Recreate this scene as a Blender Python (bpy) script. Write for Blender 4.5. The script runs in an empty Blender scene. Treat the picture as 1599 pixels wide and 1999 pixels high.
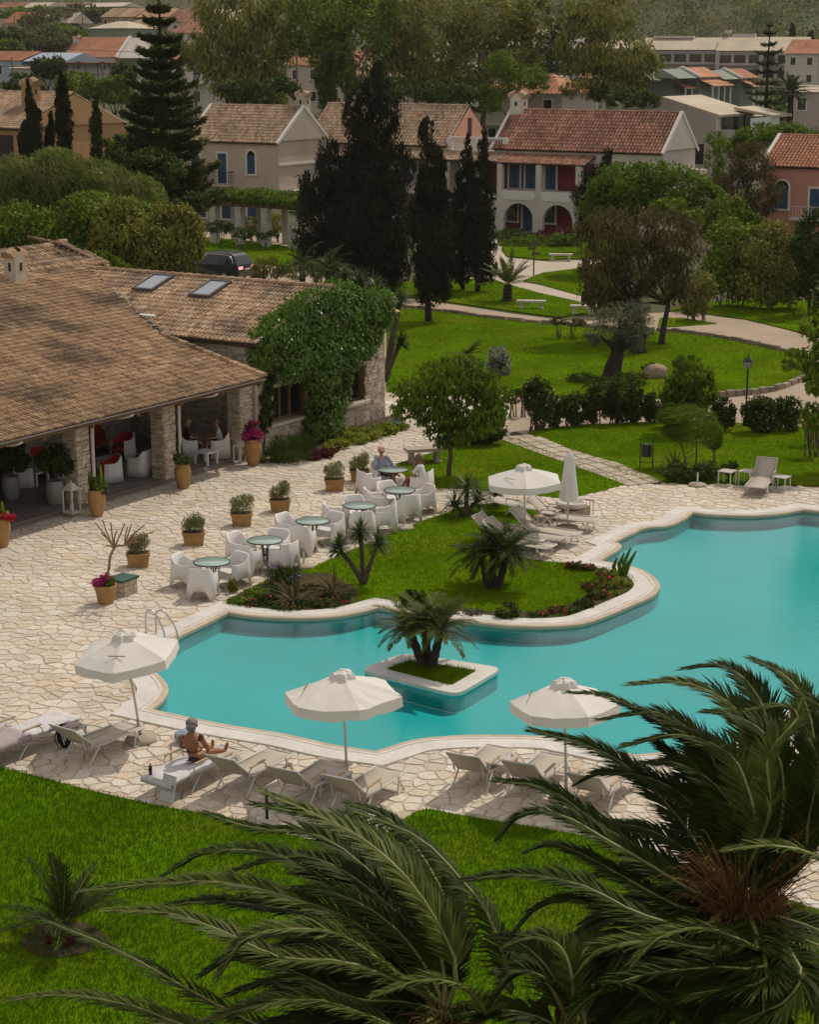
import bpy, bmesh, math, random
import numpy as np
from mathutils import Vector, Matrix
from mathutils.geometry import tessellate_polygon
R = math.radians
random.seed(7); NR = np.random.default_rng(7)
SC = bpy.context.scene
COL = SC.collection

# ------------------------------------------------------------------ camera, sky, sun, exposure
F_PX, TILT, EYE = 3650.0, R(13.9), 13.0          # focal length in photo pixels, tilt down, eye height
cd = bpy.data.cameras.new('camera'); cam = bpy.data.objects.new('camera', cd); COL.objects.link(cam)
cd.sensor_fit = 'VERTICAL'; cd.sensor_height = 24; cd.lens = 24 * F_PX / 1999
cd.clip_start = .3; cd.clip_end = 4000
cam.location = (0, 0, EYE); cam.rotation_euler = (R(90) - TILT, 0, 0)
SC.camera = cam
SUN_EL, SUN_AZ = R(54), R(42)                     # azimuth from +Y towards +X: behind and to the right
w = bpy.data.worlds.new('World'); SC.world = w; w.use_nodes = True
nt = w.node_tree; bg = nt.nodes['Background']
sk = nt.nodes.new('ShaderNodeTexSky'); sk.sky_type = 'NISHITA'; sk.sun_disc = False
sk.sun_elevation = SUN_EL; sk.sun_rotation = SUN_AZ; sk.air_density = 1.0; sk.dust_density = 1.6; sk.ozone_density = .5
sk.altitude = 20
veil = nt.nodes.new('ShaderNodeMix'); veil.data_type = 'RGBA'; veil.inputs[0].default_value = .5      # thin high cloud over the whole sky
nt.links.new(sk.outputs[0], veil.inputs[6]); veil.inputs[7].default_value = (9.0, 7.9, 6.6, 1)
nt.links.new(veil.outputs[2], bg.inputs[0]); bg.inputs[1].default_value = .14
sd = bpy.data.lights.new('sun', 'SUN'); sd.energy = 3.45; sd.angle = R(.53); sd.color = (1, .91, .77)
so = bpy.data.objects.new('sun', sd); COL.objects.link(so)
tosun = Vector((math.sin(SUN_AZ) * math.cos(SUN_EL), math.cos(SUN_AZ) * math.cos(SUN_EL), math.sin(SUN_EL)))
so.rotation_euler = tosun.to_track_quat('Z', 'Y').to_euler(); so.location = (20, 20, 60)
SC.view_settings.view_transform = 'Standard'; SC.view_settings.look = 'None'
SC.view_settings.gamma = 1; SC.view_settings.use_curve_mapping = False
SC.view_settings.exposure = -0.60
SC.cycles.max_bounces = 6; SC.cycles.transparent_max_bounces = 8; SC.cycles.diffuse_bounces = 3
SC.cycles.glossy_bounces = 3; SC.cycles.transmission_bounces = 4; SC.cycles.use_denoising = True
SC.cycles.caustics_reflective = False; SC.cycles.caustics_refractive = False

# ------------------------------------------------------------------ where things stand: from a point of the photo to a point of the place
CT, ST = math.cos(TILT), math.sin(TILT)
def ray(px, py):
    u = (px - 799.5) / F_PX; v = (py - 999.5) / F_PX
    return (u, CT - v * ST, -ST - v * CT)
def G(px, py, z=0.):
    d = ray(px, py); t = (z - EYE) / d[2]; return Vector((t * d[0], t * d[1], z))
def D(px, py, Y):
    d = ray(px, py); t = Y / d[1]; return Vector((t * d[0], Y, EYE + t * d[2]))
def ppm(v):                                       # pixels per metre at a point
    return F_PX / (v[1] * CT - (v[2] - EYE) * ST)
U2 = Vector((.530, .848)).normalized(); V2 = Vector((-U2.y, U2.x)); O2 = Vector((-5.05, 60.2))
def ST3(s, t, z=0.):                              # the restaurant's own axes: s along its front, t into the building
    p = O2 + U2 * s + V2 * t; return Vector((p.x, p.y, z))
UANG = math.atan2(U2.y, U2.x)

# ------------------------------------------------------------------ materials
def _rnd(N, L):
    oi = N.new('ShaderNodeObjectInfo'); ge = N.new('ShaderNodeNewGeometry')
    a = N.new('ShaderNodeMath'); a.operation = 'ADD'; L.new(oi.outputs['Random'], a.inputs[0]); L.new(ge.outputs['Random Per Island'], a.inputs[1])
    f = N.new('ShaderNodeMath'); f.operation = 'FRACT'; L.new(a.outputs[0], f.inputs[0]); return f.outputs[0]
def ramp(N, L, fac, cols):
    r = N.new('ShaderNodeValToRGB'); e = r.color_ramp.elements
    n = len(cols)
    while len(e) < n: e.new(.5)
    for i, c in enumerate(cols):
        e[i].position = i / max(1, n - 1); e[i].color = (*c, 1)
    L.new(fac, r.inputs[0]); return r.outputs[0]
def mul(N, L, a, b, fac=1.0):
    m = N.new('ShaderNodeMix'); m.data_type = 'RGBA'; m.blend_type = 'MULTIPLY'; m.inputs[0].default_value = fac
    L.new(a, m.inputs[6]); L.new(b, m.inputs[7]); return m.outputs[2]
def noise(N, L, scale, detail=3, co=None, rough=.6):
    n = N.new('ShaderNodeTexNoise'); n.inputs['Scale'].default_value = scale; n.inputs['Detail'].default_value = detail; n.inputs['Roughness'].default_value = rough
    if co is not None: L.new(co, n.inputs['Vector'])
    return n.outputs['Fac']
def rng_map(N, L, v, a, b, lo=.3, hi=.7):
    m = N.new('ShaderNodeMapRange'); m.inputs[1].default_value = lo; m.inputs[2].default_value = hi; m.inputs[3].default_value = a; m.inputs[4].default_value = b
    L.new(v, m.inputs[0]); return m.outputs[0]
MATS = {}
def mat(name, cols, rough=.75, metal=0., spec=.35, n1=(0, 0), n2=(0, 0), bump=(0, 0), transl=0., stain=None, coat=0., alpha=1., wob=False, sheen=0):
    """cols: base colours picked per piece (islands and objects); n1/n2: (scale, amount) of brightness noise; stain: (colour, scale, threshold)"""
    m = bpy.data.materials.new(name); m.use_nodes = True; N = m.node_tree.nodes; L = m.node_tree.links
    b = N['Principled BSDF']; b.inputs['Roughness'].default_value = rough; b.inputs['Metallic'].default_value = metal
    b.inputs['Specular IOR Level'].default_value = spec; b.inputs['Coat Weight'].default_value = coat
    if isinstance(cols[0], (int, float)): cols = [cols]
    if len(cols) > 1: c = ramp(N, L, _rnd(N, L), cols)
    else:
        q = N.new('ShaderNodeRGB'); q.outputs[0].default_value = (*cols[0], 1); c = q.outputs[0]
    tc = N.new('ShaderNodeNewGeometry').outputs['Position'] if wob is False else N.new('ShaderNodeTexCoord').outputs['Object']
    for sc_, am in (n1, n2):
        if sc_:
            v = rng_map(N, L, noise(N, L, sc_, 4, tc), 1 - am, 1 + am * .6)
            cc = N.new('ShaderNodeCombineColor'); [L.new(v, cc.inputs[i]) for i in range(3)]
            c = mul(N, L, c, cc.outputs[0])
    if stain:
        v = rng_map(N, L, noise(N, L, stain[1], 5, tc, .7), 0, 1, stain[2], stain[2] + .18)
        mx = N.new('ShaderNodeMix'); mx.data_type = 'RGBA'; L.new(v, mx.inputs[0]); L.new(c, mx.inputs[6]); mx.inputs[7].default_value = (*stain[0], 1); c = mx.outputs[2]
    L.new(c, b.inputs['Base Color'])
    if bump[0]:
        bp = N.new('ShaderNodeBump'); bp.inputs['Strength'].default_value = bump[1]; bp.inputs['Distance'].default_value = .02
        L.new(noise(N, L, bump[0], 4, tc), bp.inputs['Height']); L.new(bp.outputs[0], b.inputs['Normal'])
    if transl:
        t = N.new('ShaderNodeBsdfTranslucent'); L.new(c, t.inputs[0])
        ms = N.new('ShaderNodeMixShader'); ms.inputs[0].default_value = transl
        L.new(b.outputs[0], ms.inputs[1]); L.new(t.outputs[0], ms.inputs[2]); L.new(ms.outputs[0], N['Material Output'].inputs[0])
    MATS[name] = m; return m

# ------------------------------------------------------------------ mesh builder
def rotz(a): return Matrix.Rotation(a, 4, 'Z')
class MB:
    def __init__(s): s.v = []; s.f = []
    def add(s, vs, fs, M=None):
        k = len(s.v)
        s.v += [tuple(M @ Vector(p)) for p in vs] if M is not None else [tuple(p) for p in vs]
        s.f += [tuple(i + k for i in f) for f in fs]; return s
    def box(s, c, d, M=None, taper=1., rz=0.):
        x, y, z = d[0] / 2, d[1] / 2, d[2] / 2; t = taper
        vs = [(-x, -y, -z), (x, -y, -z), (x, y, -z), (-x, y, -z), (-x * t, -y * t, z), (x * t, -y * t, z), (x * t, y * t, z), (-x * t, y * t, z)]
        T = Matrix.Translation(c) @ rotz(rz)
        if M is not None: T = M @ T
        return s.add(vs, [(0, 3, 2, 1), (4, 5, 6, 7), (0, 1, 5, 4), (1, 2, 6, 5), (2, 3, 7, 6), (3, 0, 4, 7)], T)
    def bar(s, a, b, w, h=None, M=None):           # a square bar between two points
        a, b = Vector(a), Vector(b); h = h or w; d = (b - a); l = d.length
        q = d.to_track_quat('Z', 'Y').to_matrix().to_4x4()
        return s.box((0, 0, 0), (w, h, l), (M or Matrix()) @ Matrix.Translation((a + b) / 2) @ q)
    def tube(s, pts, r, n=6, M=None, cap=True):
        pts = [Vector(p) for p in pts]; m = len(pts)
        rs = r if isinstance(r, (list, tuple)) else [r] * m
        vs = []; fs = []; up = Vector((0, 0, 1)); prev = None
        for i, p in enumerate(pts):
            t = (pts[min(i + 1, m - 1)] - pts[max(i - 1, 0)]).normalized()
            if prev is None:
                a = t.orthogonal().normalized()
            else:
                a = (prev - t * prev.dot(t)); a = a.normalized() if a.length > 1e-6 else t.orthogonal().normalized()
            prev = a; b = t.cross(a)
            for k in range(n):
                th = 2 * math.pi * k / n; vs.append(p + (a * math.cos(th) + b * math.sin(th)) * rs[i])
        for i in range(m - 1):
            for k in range(n):
                k2 = (k + 1) % n; fs.append((i * n + k, i * n + k2, (i + 1) * n + k2, (i + 1) * n + k))
        if cap: fs.append(tuple(range(n - 1, -1, -1))); fs.append(tuple((m - 1) * n + k for k in range(n)))
        return s.add(vs, fs, M)
    def lathe(s, prof, n=14, c=(0, 0, 0), M=None, capb=True, capt=False):
        vs = []; fs = []
        for r, z in prof:
            for k in range(n):
                th = 2 * math.pi * k / n; vs.append((c[0] + r * math.cos(th), c[1] + r * math.sin(th), c[2] + z))
        for i in range(len(prof) - 1):
            for k in range(n):
                k2 = (k + 1) % n; fs.append((i * n + k, i * n + k2, (i + 1) * n + k2, (i + 1) * n + k))
        if capb: fs.append(tuple(range(n - 1, -1, -1)))
        if capt: fs.append(tuple((len(prof) - 1) * n + k for k in range(n)))
        return s.add(vs, fs, M)
    def quad(s, a, b, c, d): return s.add([a, b, c, d], [(0, 1, 2, 3)])
    def prism(s, poly, z0, z1, M=None):            # poly: counter-clockwise xy points
        n = len(poly); vs = [(p[0], p[1], z0) for p in poly] + [(p[0], p[1], z1) for p in poly]
        return s.add(vs, [tuple(range(n, 2 * n)), tuple(range(n - 1, -1, -1))] + [(i, (i + 1) % n, n + (i + 1) % n, n + i) for i in range(n)], M)
    def ball(s, c, r, n=10, m=6, M=None, jit=0.):
        rx, ry, rz = r if isinstance(r, (tuple, list)) else (r, r, r); vs = [(c[0], c[1], c[2] - rz)]; fs = []
        for i in range(1, m):
            ph = -math.pi / 2 + math.pi * i / m
            for k in range(n):
                th = 2 * math.pi * k / n; q = 1 + random.uniform(-jit, jit)
                vs.append((c[0] + rx * q * math.cos(ph) * math.cos(th), c[1] + ry * q * math.cos(ph) * math.sin(th), c[2] + rz * q * math.sin(ph)))
        vs.append((c[0], c[1], c[2] + rz)); T = len(vs) - 1
        for k in range(n):
            k2 = (k + 1) % n; fs.append((0, 1 + k2, 1 + k)); fs.append((T, T - n + k, T - n + k2))
            for i in range(m - 2): fs.append((1 + i * n + k, 1 + i * n + k2, 1 + (i + 1) * n + k2, 1 + (i + 1) * n + k))
        return s.add(vs, fs, M)
    def build(s, name, m, parent=None, smooth=False, loc=None, kind=None):
        me = bpy.data.meshes.new(name); me.from_pydata(s.v, [], s.f); me.update()
        return link(name, me, m, parent, smooth, loc, kind)
def link(name, me, m, parent=None, smooth=False, loc=None, kind=None):
    if m is not None and not me.materials: me.materials.append(MATS[m] if isinstance(m, str) else m)
    if smooth: me.polygons.foreach_set('use_smooth', [True] * len(me.polygons))
    o = bpy.data.objects.new(name, me); COL.objects.link(o)
    if parent is not None: o.parent = parent
    if loc is not None: o.location = loc
    if kind: o['kind'] = kind
    return o
def np_mesh(name, V, Fs, k):                       # V (n,3), Fs flat index array of k-gons
    me = bpy.data.meshes.new(name); V = np.asarray(V, np.float32).reshape(-1, 3); Fs = np.asarray(Fs, np.int32).reshape(-1)
    nf = len(Fs) // k
    me.vertices.add(len(V)); me.vertices.foreach_set('co', V.ravel())
    me.loops.add(len(Fs)); me.loops.foreach_set('vertex_index', Fs)
    me.polygons.add(nf); me.polygons.foreach_set('loop_start', np.arange(0, nf * k, k, dtype=np.int32))
    me.update(calc_edges=True); return me
def tag(o, label, cat, group=None):
    o['label'] = label; o['category'] = cat
    if group: o['group'] = group
    return o
def thing(name, loc=(0, 0, 0), rz=0., label=None, cat=None, group=None):
    o = bpy.data.objects.new(name, None); COL.objects.link(o); o.location = loc; o.rotation_euler = (0, 0, rz); o.empty_display_size = .2
    if label: tag(o, label, cat, group)
    return o
def kids(o): return list(o.children)
def dup(o, loc=None, rz=None, label=None, scale=None, parent=None):
    c = o.copy(); COL.objects.link(c)
    if parent is not None: c.parent = parent
    if loc is not None: c.location = loc
    if rz is not None: c.rotation_euler = (0, 0, rz)
    if scale is not None: c.scale = (scale,) * 3 if isinstance(scale, (int, float)) else scale
    if label: c['label'] = label
    for ch in kids(o): dup(ch, parent=c)
    return c
def structure(o): o['kind'] = 'structure'; return o
def smooth_line(pts, n=6, closed=False):           # Catmull-Rom
    P = [Vector(p) for p in pts]; m = len(P); out = []
    rngs = range(m if closed else m - 1)
    for i in rngs:
        if closed: a, b, c, d = P[(i - 1) % m], P[i], P[(i + 1) % m], P[(i + 2) % m]
        else: a, b, c, d = P[max(i - 1, 0)], P[i], P[i + 1], P[min(i + 2, m - 1)]
        for k in range(n):
            t = k / n; out.append(.5 * ((2 * b) + (c - a) * t + (2 * a - 5 * b + 4 * c - d) * t * t + (3 * b - a - 3 * c + d) * t ** 3))
    if not closed: out.append(P[-1])
    return out
def inside(p, poly):
    x, y = p[0], p[1]; r = False; n = len(poly); j = n - 1
    for i in range(n):
        xi, yi = poly[i][0], poly[i][1]; xj, yj = poly[j][0], poly[j][1]
        if (yi > y) != (yj > y) and x < (xj - xi) * (y - yi) / (yj - yi) + xi: r = not r
        j = i
    return r
def inside_np(X, Y, poly):
    r = np.zeros(len(X), bool); n = len(poly); j = n - 1
    for i in range(n):
        xi, yi = poly[i][0], poly[i][1]; xj, yj = poly[j][0], poly[j][1]
        c = ((yi > Y) != (yj > Y)) & (X < (xj - xi) * (Y - yi) / ((yj - yi) or 1e-9) + xi); r ^= c; j = i
    return r
def sheet(name, poly, z, m, holes=(), thick=0.):
    loops = [[Vector((p[0], p[1], z)) for p in poly]] + [[Vector((p[0], p[1], z)) for p in h] for h in holes]
    tris = tessellate_polygon(loops); vs = [p for l in loops for p in l]; b = MB()
    fs = []
    for t in tris:
        a, c, d = (vs[i] for i in t)
        fs.append(tuple(t) if (c - a).cross(d - a).z > 0 else tuple(reversed(t)))
    b.add(vs, fs)
    if thick:
        k = 0
        for l in loops:
            n = len(l)
            for i in range(n):
                p, q = l[i], l[(i + 1) % n]; b.quad(p, q, q - Vector((0, 0, thick)), p - Vector((0, 0, thick)))
    return b.build(name, m)
def ccw(poly):
    a = sum(poly[i - 1][0] * poly[i][1] - poly[i][0] * poly[i - 1][1] for i in range(len(poly)))
    return poly if a > 0 else poly[::-1]
def offset(poly, d):                               # outwards for ccw polygons, mitred and limited
    n = len(poly); out = []
    for i in range(n):
        a, b, c = (Vector(poly[(i + k) % n][:2]) for k in (-1, 0, 1))
        e1 = (b - a).normalized(); e2 = (c - b).normalized()
        n1 = Vector((e1.y, -e1.x)); n2 = Vector((e2.y, -e2.x)); m = n1 + n2
        if m.length < 1e-4: m = n1
        m.normalize(); k = 1 / max(.45, m.dot(n1)); out.append(b + m * d * k)
    return out
# ------------------------------------------------------------------ palette
mat('mortar', (.55, .455, .34), .95, n1=(1.2, .3), n2=(9, .25))
mat('paving', [(.62, .54, .44), (.70, .64, .55), (.55, .46, .36), (.66, .59, .50), (.60, .52, .42), (.69, .61, .50), (.60, .49, .35), (.68, .63, .56)], .8, spec=.3, n1=(.5, .14), n2=(14, .22), bump=(22, .35), stain=((.42, .31, .18), 1.1, .60))
mat('flagstone', [(.46, .38, .28), (.52, .45, .35), (.38, .31, .23)], .85, n2=(10, .3))
mat('coping_white', (.66, .63, .58), .6, n1=(1.4, .14), n2=(14, .12))
mat('coping_rim', (.54, .43, .32), .65, n1=(2, .2))
mat('drain_slot', (.30, .26, .21), .7)
mat('lawn', (.090, .175, .003), .9, spec=0, n1=(.35, .35), n2=(5, .35), stain=((.150, .165, .010), .22, .52))
mat('grass_near', [(.062, .155, .003), (.095, .215, .005), (.075, .175, .004), (.125, .235, .009)], .8, spec=0, transl=.30, n1=(.45, .4), stain=((.14, .185, .012), .5, .60))
mat('grass_far', [(.14, .24, .002), (.19, .27, .004), (.105, .20, .002), (.235, .27, .008)], .8, spec=0, transl=.30, n1=(.3, .45), stain=((.25, .235, .03), .22, .60))
mat('earth', (.085, .075, .030), .95, n1=(.12, .4), n2=(1.7, .4), stain=((.055, .072, .016), .05, .42))
mat('soil', (.075, .045, .028), .95, n1=(1.5, .4), n2=(14, .4))
mat('road', (.40, .31, .225), .9, n1=(.3, .15), n2=(9, .12), stain=((.30, .23, .16), .4, .55))
mat('plaza', (.50, .42, .33), .9, n1=(.3, .12), n2=(7, .1))
mat('kerb_stone', [(.22, .17, .12), (.33, .27, .19), (.16, .12, .09)], .9, n2=(14, .35))
mat('pool_tile', (.006, .62, .64), .5, n1=(.25, .10), n2=(16, .12))
def water_mat():
    m = bpy.data.materials.new('pool_water'); m.use_nodes = True; N = m.node_tree.nodes; L = m.node_tree.links
    N.remove(N['Principled BSDF'])
    tr = N.new('ShaderNodeBsdfTransparent'); tr.inputs[0].default_value = (.80, .97, .96, 1)
    gl = N.new('ShaderNodeBsdfGlossy'); gl.inputs['Roughness'].default_value = .025
    fr = N.new('ShaderNodeFresnel'); fr.inputs[0].default_value = 1.5
    g = N.new('ShaderNodeNewGeometry')
    mp = N.new('ShaderNodeMapping'); mp.inputs['Scale'].default_value = (1.0, 1.5, 1); mp.inputs['Rotation'].default_value = (0, 0, .5); L.new(g.outputs['Position'], mp.inputs[0])
    n1 = noise(N, L, 8.0, 4, mp.outputs[0], .6); n2 = noise(N, L, 1.2, 2, mp.outputs[0], .5)
    b1 = N.new('ShaderNodeBump'); b1.inputs['Strength'].default_value = .17; b1.inputs['Distance'].default_value = .035; L.new(n1, b1.inputs['Height'])
    b2 = N.new('ShaderNodeBump'); b2.inputs['Strength'].default_value = .10; b2.inputs['Distance'].default_value = .05; L.new(n2, b2.inputs['Height']); L.new(b1.outputs[0], b2.inputs['Normal'])
    L.new(b2.outputs[0], gl.inputs['Normal']); pass
    mx = N.new('ShaderNodeMixShader'); L.new(fr.outputs[0], mx.inputs[0]); L.new(tr.outputs[0], mx.inputs[1]); L.new(gl.outputs[0], mx.inputs[2])
    L.new(mx.outputs[0], N['Material Output'].inputs[0]); MATS['pool_water'] = m
water_mat()

# ------------------------------------------------------------------ the pool
def gp(l, z=0.): return [G(x, y, z).to_2d() for x, y in l]
secs = [
 [(444, 1198), (290, 1273), (262, 1288)],
 [(262, 1293), (285, 1304), (306, 1319), (322, 1337), (325, 1353), (314, 1371), (292, 1388)],
 [(292, 1388), (385, 1408), (460, 1422), (559, 1438), (648, 1458), (734, 1471)],
 [(734, 1471), (765, 1461), (798, 1451), (854, 1443), (948, 1439), (1059, 1442), (1110, 1450), (1240, 1478)],
 [(1240, 1478), (1330, 1470), (1420, 1458), (1480, 1432), (1530, 1395), (1600, 1388), (1900, 1388)],
 [(1950, 1200), (1900, 1035), (1700, 1012), (1569, 997)],
 [(1569, 997), (1524, 1005), (1487, 1008), (1450, 1009), (1393, 1007), (1352, 1003)],
 [(1352, 1003), (1328, 1019), (1300, 1029), (1258, 1033), (1228, 1046), (1198, 1060)],
 [(1198, 1060), (1209, 1064), (1211, 1070), (1200, 1079), (1169, 1097)],
 [(1169, 1097), (1200, 1103), (1240, 1111), (1268, 1123), (1284, 1138), (1286, 1151), (1270, 1167), (1225, 1187), (1183, 1205), (1148, 1217), (1113, 1223), (1050, 1226), (980, 1223), (903, 1214), (830, 1203), (775, 1194), (738, 1188)],
 [(738, 1188), (704, 1197), (666, 1204), (610, 1209), (535, 1208), (482, 1204), (444, 1198)]]
pool = []
for s in secs:
    l = smooth_line([(*p, 0) for p in gp(s)], 4 if len(s) > 3 else 1); pool += [Vector((p.x, p.y)) for p in (l[:-1] if len(s) != 3 else l[:-1])]
pool = ccw(pool)
rim = offset(pool, .11); outer = offset(pool, .62)
isl_px = [(790, 1275), (983, 1304), (893, 1357), (700, 1308)]
isl = ccw(gp(isl_px, .05))
def rounded(poly, r, n=4):
    out = []
    for i in range(len(poly)):
        a, b, c = (Vector(poly[(i + k) % len(poly)][:2]) for k in (-1, 0, 1))
        p, q = b + (a - b).normalized() * r, b + (c - b).normalized() * r
        for k in range(n + 1):
            t = k / n; out.append((1 - t) ** 2 * p + 2 * t * (1 - t) * b + t * t * q)
    return out
isl_out = rounded(isl, .34); isl_in = rounded(offset(isl, -.40), .12)
WZ = -.035
def ring(b, A, B, za, zb):
    n = len(A)
    for i in range(n):
        j = (i + 1) % n; b.quad((A[i][0], A[i][1], za), (B[i][0], B[i][1], zb), (B[j][0], B[j][1], zb), (A[j][0], A[j][1], za))
b = MB(); b.v = []
fl = sheet('pool_floor', pool, -.38, 'pool_tile', [isl_out]); structure(fl)
b = MB(); ring(b, pool, pool, -.38, .03); structure(b.build('pool_wall', 'pool_tile'))
structure(sheet('pool_water', pool, WZ, 'pool_water', [isl_out]))
rim0 = offset(pool, -.03)
b = MB(); ring(b, rim0, rim0, -.05, .03); ring(b, rim0, pool, .03, .055); ring(b, pool, rim, .055, .05); structure(b.build('pool_rim', 'coping_rim'))
slot = offset(pool, .17); slot2 = offset(pool, .20)
b = MB(); ring(b, rim, slot, .050, .050); ring(b, slot, slot, .05, .035); ring(b, slot, slot2, .035, .035); ring(b, slot2, slot2, .035, .05); ring(b, slot2, outer, .050, .046); ring(b, outer, outer, .046, -.02); structure(b.build('pool_coping', 'coping_white'))
# planter in the water
pl = thing('pool_planter', (*(isl[0] + isl[2]) / 2, 0) if False else ((isl[0] + isl[2]) / 2).to_3d(), 0, 'square white edged grass planter standing in the turquoise water', 'planter')
c0 = pl.location.copy()
def loc(poly): return [Vector((p[0] - c0.x, p[1] - c0.y)) for p in poly]
b = MB(); io, ii = loc(isl_out), loc(isl_in); nn = len(io)
i0 = [p * .992 for p in io]; ring(b, i0, i0, -.38, .0); b.build('planter_wall', 'pool_tile', pl); b = MB()
ring(b, io, io, -.01, .06)
for i in range(nn):
    j = (i + 1) % nn; b.quad((*io[i], .06), (*io[j], .06), (*ii[j], .06), (*ii[i], .06))
for i in range(nn):
    j = (i + 1) % nn; b.quad((*ii[i], .06), (*ii[j], .06), (*ii[j], -.02), (*ii[i], -.02))
b.build('planter_edge', 'coping_white', pl)
o = sheet('planter_turf', ii, .03, 'lawn'); o.parent = pl

# ------------------------------------------------------------------ ground, terrace, roads, lawns
veranda_st = [(-22, 0), (0, 0), (0, 9), (-22, 9)]
near_edge = [(-260, 1440), (-60, 1483), (0, 1497), (75, 1516), (150, 1536), (225, 1554), (300, 1571), (400, 1588), (480, 1602), (540, 1622), (620, 1640), (700, 1640), (760, 1622), (790, 1597), (815, 1583), (840, 1579), (900, 1591), (1000, 1607), (1080, 1620), (1150, 1633), (1250, 1660), (1330, 1690), (1500, 1745), (1900, 1850)]
terr_px = near_edge + [(2200, 1500), (2100, 1000), (1750, 962), (1599, 951), (1400, 946), (1270, 944), (1230, 943), (1110, 898), (1010, 858), (985, 846), (1000, 800), (990, 770), (830, 758), (752, 765)]
terr = gp(terr_px) + [ST3(8.0, 1).to_2d(), ST3(8, 0).to_2d(), ST3(-24, -.02).to_2d(), G(-260, 1300).to_2d()]
terr = ccw(terr)
ground_hole = offset(pool, .3)
# the ground: one sheet from under the camera to beyond the hills, flat to 150 m and gently rising after that
def terrain(x, y):
    r = max(0., y - 165.) / 250.
    left = max(0., min(1., (-x - 5) / 45.)) if y > 0 else 0
    return -.05 + r * 4.6 + left * max(0., y - 165.) * .022
NX = 41
xs = [-900 + 1800 * i / (NX - 1) for i in range(NX)]
lo = [Vector((xs[0], -20)), Vector((xs[-1], -20))] + [Vector((x, 165)) for x in reversed(xs)]
loops = [[Vector((p.x, p.y, -.05)) for p in lo], [Vector((p.x, p.y, -.05)) for p in ground_hole]]
vs = [p for l in loops for p in l]; gb = MB(); fs = []
for t in tessellate_polygon(loops):
    a, c, d = (vs[i] for i in t); fs.append(tuple(t) if (c - a).cross(d - a).z > 0 else tuple(reversed(t)))
gb.add(vs, fs)
ys = [165, 185, 205, 230, 260, 300, 350, 410, 480, 560, 650, 760, 900]
rows = [[(x, y, terrain(x, y)) for x in xs] for y in ys]
gb.add([p for r in rows for p in r], [(i * NX + k, i * NX + k + 1, (i + 1) * NX + k + 1, (i + 1) * NX + k) for i in range(len(ys) - 1) for k in range(NX - 1)])
structure(gb.build('ground', 'earth'))
terrace = structure(sheet('terrace', terr, 0., 'mortar', [offset(pool, .45)], thick=.05))

lawns_px = {
 'front': [(-300, 1425), (-60, 1486), (0, 1500), (75, 1519), (150, 1539), (225, 1557), (300, 1574), (400, 1591), (480, 1605), (540, 1626), (620, 1645), (700, 1645), (765, 1626), (795, 1598), (818, 1585), (840, 1582), (900, 1594), (1000, 1610), (1080, 1623), (1150, 1636), (1250, 1664), (1330, 1694), (1500, 1752), (1900, 1860), (2100, 2300), (-700, 2300)],
 'middle': [(432, 1183), (470, 1158), (520, 1134), (607, 1110), (680, 1078), (747, 1050), (820, 1020), (879, 1000), (905, 990), (960, 984), (1029, 982), (1057, 985), (1050, 1005), (1032, 1030), (1015, 1060), (1008, 1091), (1060, 1097), (1108, 1101), (1160, 1106), (1200, 1113), (1235, 1125), (1243, 1138), (1238, 1150), (1200, 1172), (1150, 1195), (1100, 1208), (1040, 1213), (970, 1210), (890, 1200), (800, 1186), (735, 1176), (715, 1173), (690, 1184), (640, 1194), (560, 1196), (490, 1192), (445, 1186)],
 'tree': [(772, 908), (800, 898), (845, 885), (868, 866), (930, 857), (985, 850), (1012, 860), (1110, 900), (1228, 944), (1175, 960), (1110, 975), (1040, 968), (960, 960), (880, 955), (845, 954), (800, 940)],
 'right': [(1030, 845), (1060, 838), (1150, 830), (1290, 824), (1430, 826), (1600, 836), (1900, 850), (2000, 960), (1750, 959), (1599, 948), (1400, 944), (1295, 944), (1255, 938), (1140, 892), (1060, 858)],
 'olive': [(755, 598), (840, 607), (960, 623), (1085, 635), (1180, 643), (1290, 648), (1341, 652), (1413, 662), (1484, 677), (1556, 693), (1590, 704), (1597, 716), (1588, 731), (1565, 742), (1513, 761), (1450, 770), (1393, 774), (1250, 780), (1100, 778), (1000, 772), (900, 768), (755, 766)],
 'cypress': [(640, 540), (760, 555), (850, 545), (960, 545), (1000, 558), (1060, 574), (1130, 589), (1150, 612), (1090, 619), (1040, 613), (900, 593), (800, 580), (640, 566)],
 'car': [(380, 462), (480, 470), (600, 488), (640, 510), (560, 520), (480, 514), (380, 506)],
 'bench': [(1022, 548), (1060, 533), (1130, 524), (1200, 520), (1200, 590), (1130, 576), (1060, 557)],
 'verge': [(1300, 607), (1341, 607), (1398, 616), (1456, 623), (1499, 633), (1542, 644), (1588, 656), (1700, 680), (1750, 600), (1500, 580), (1350, 595)],
 'wedge': [(1289, 622), (1330, 621), (1400, 632), (1330, 637), (1285, 640)],
 'hedge': [(975, 470), (1120, 452), (1250, 470), (1200, 500), (1060, 507), (990, 500)]}
LAWN = {}
for k, l in lawns_px.items():
    LAWN[k] = ccw(gp(l))
    structure(sheet('lawn', LAWN[k], .03, 'lawn', thick=.08))
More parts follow.
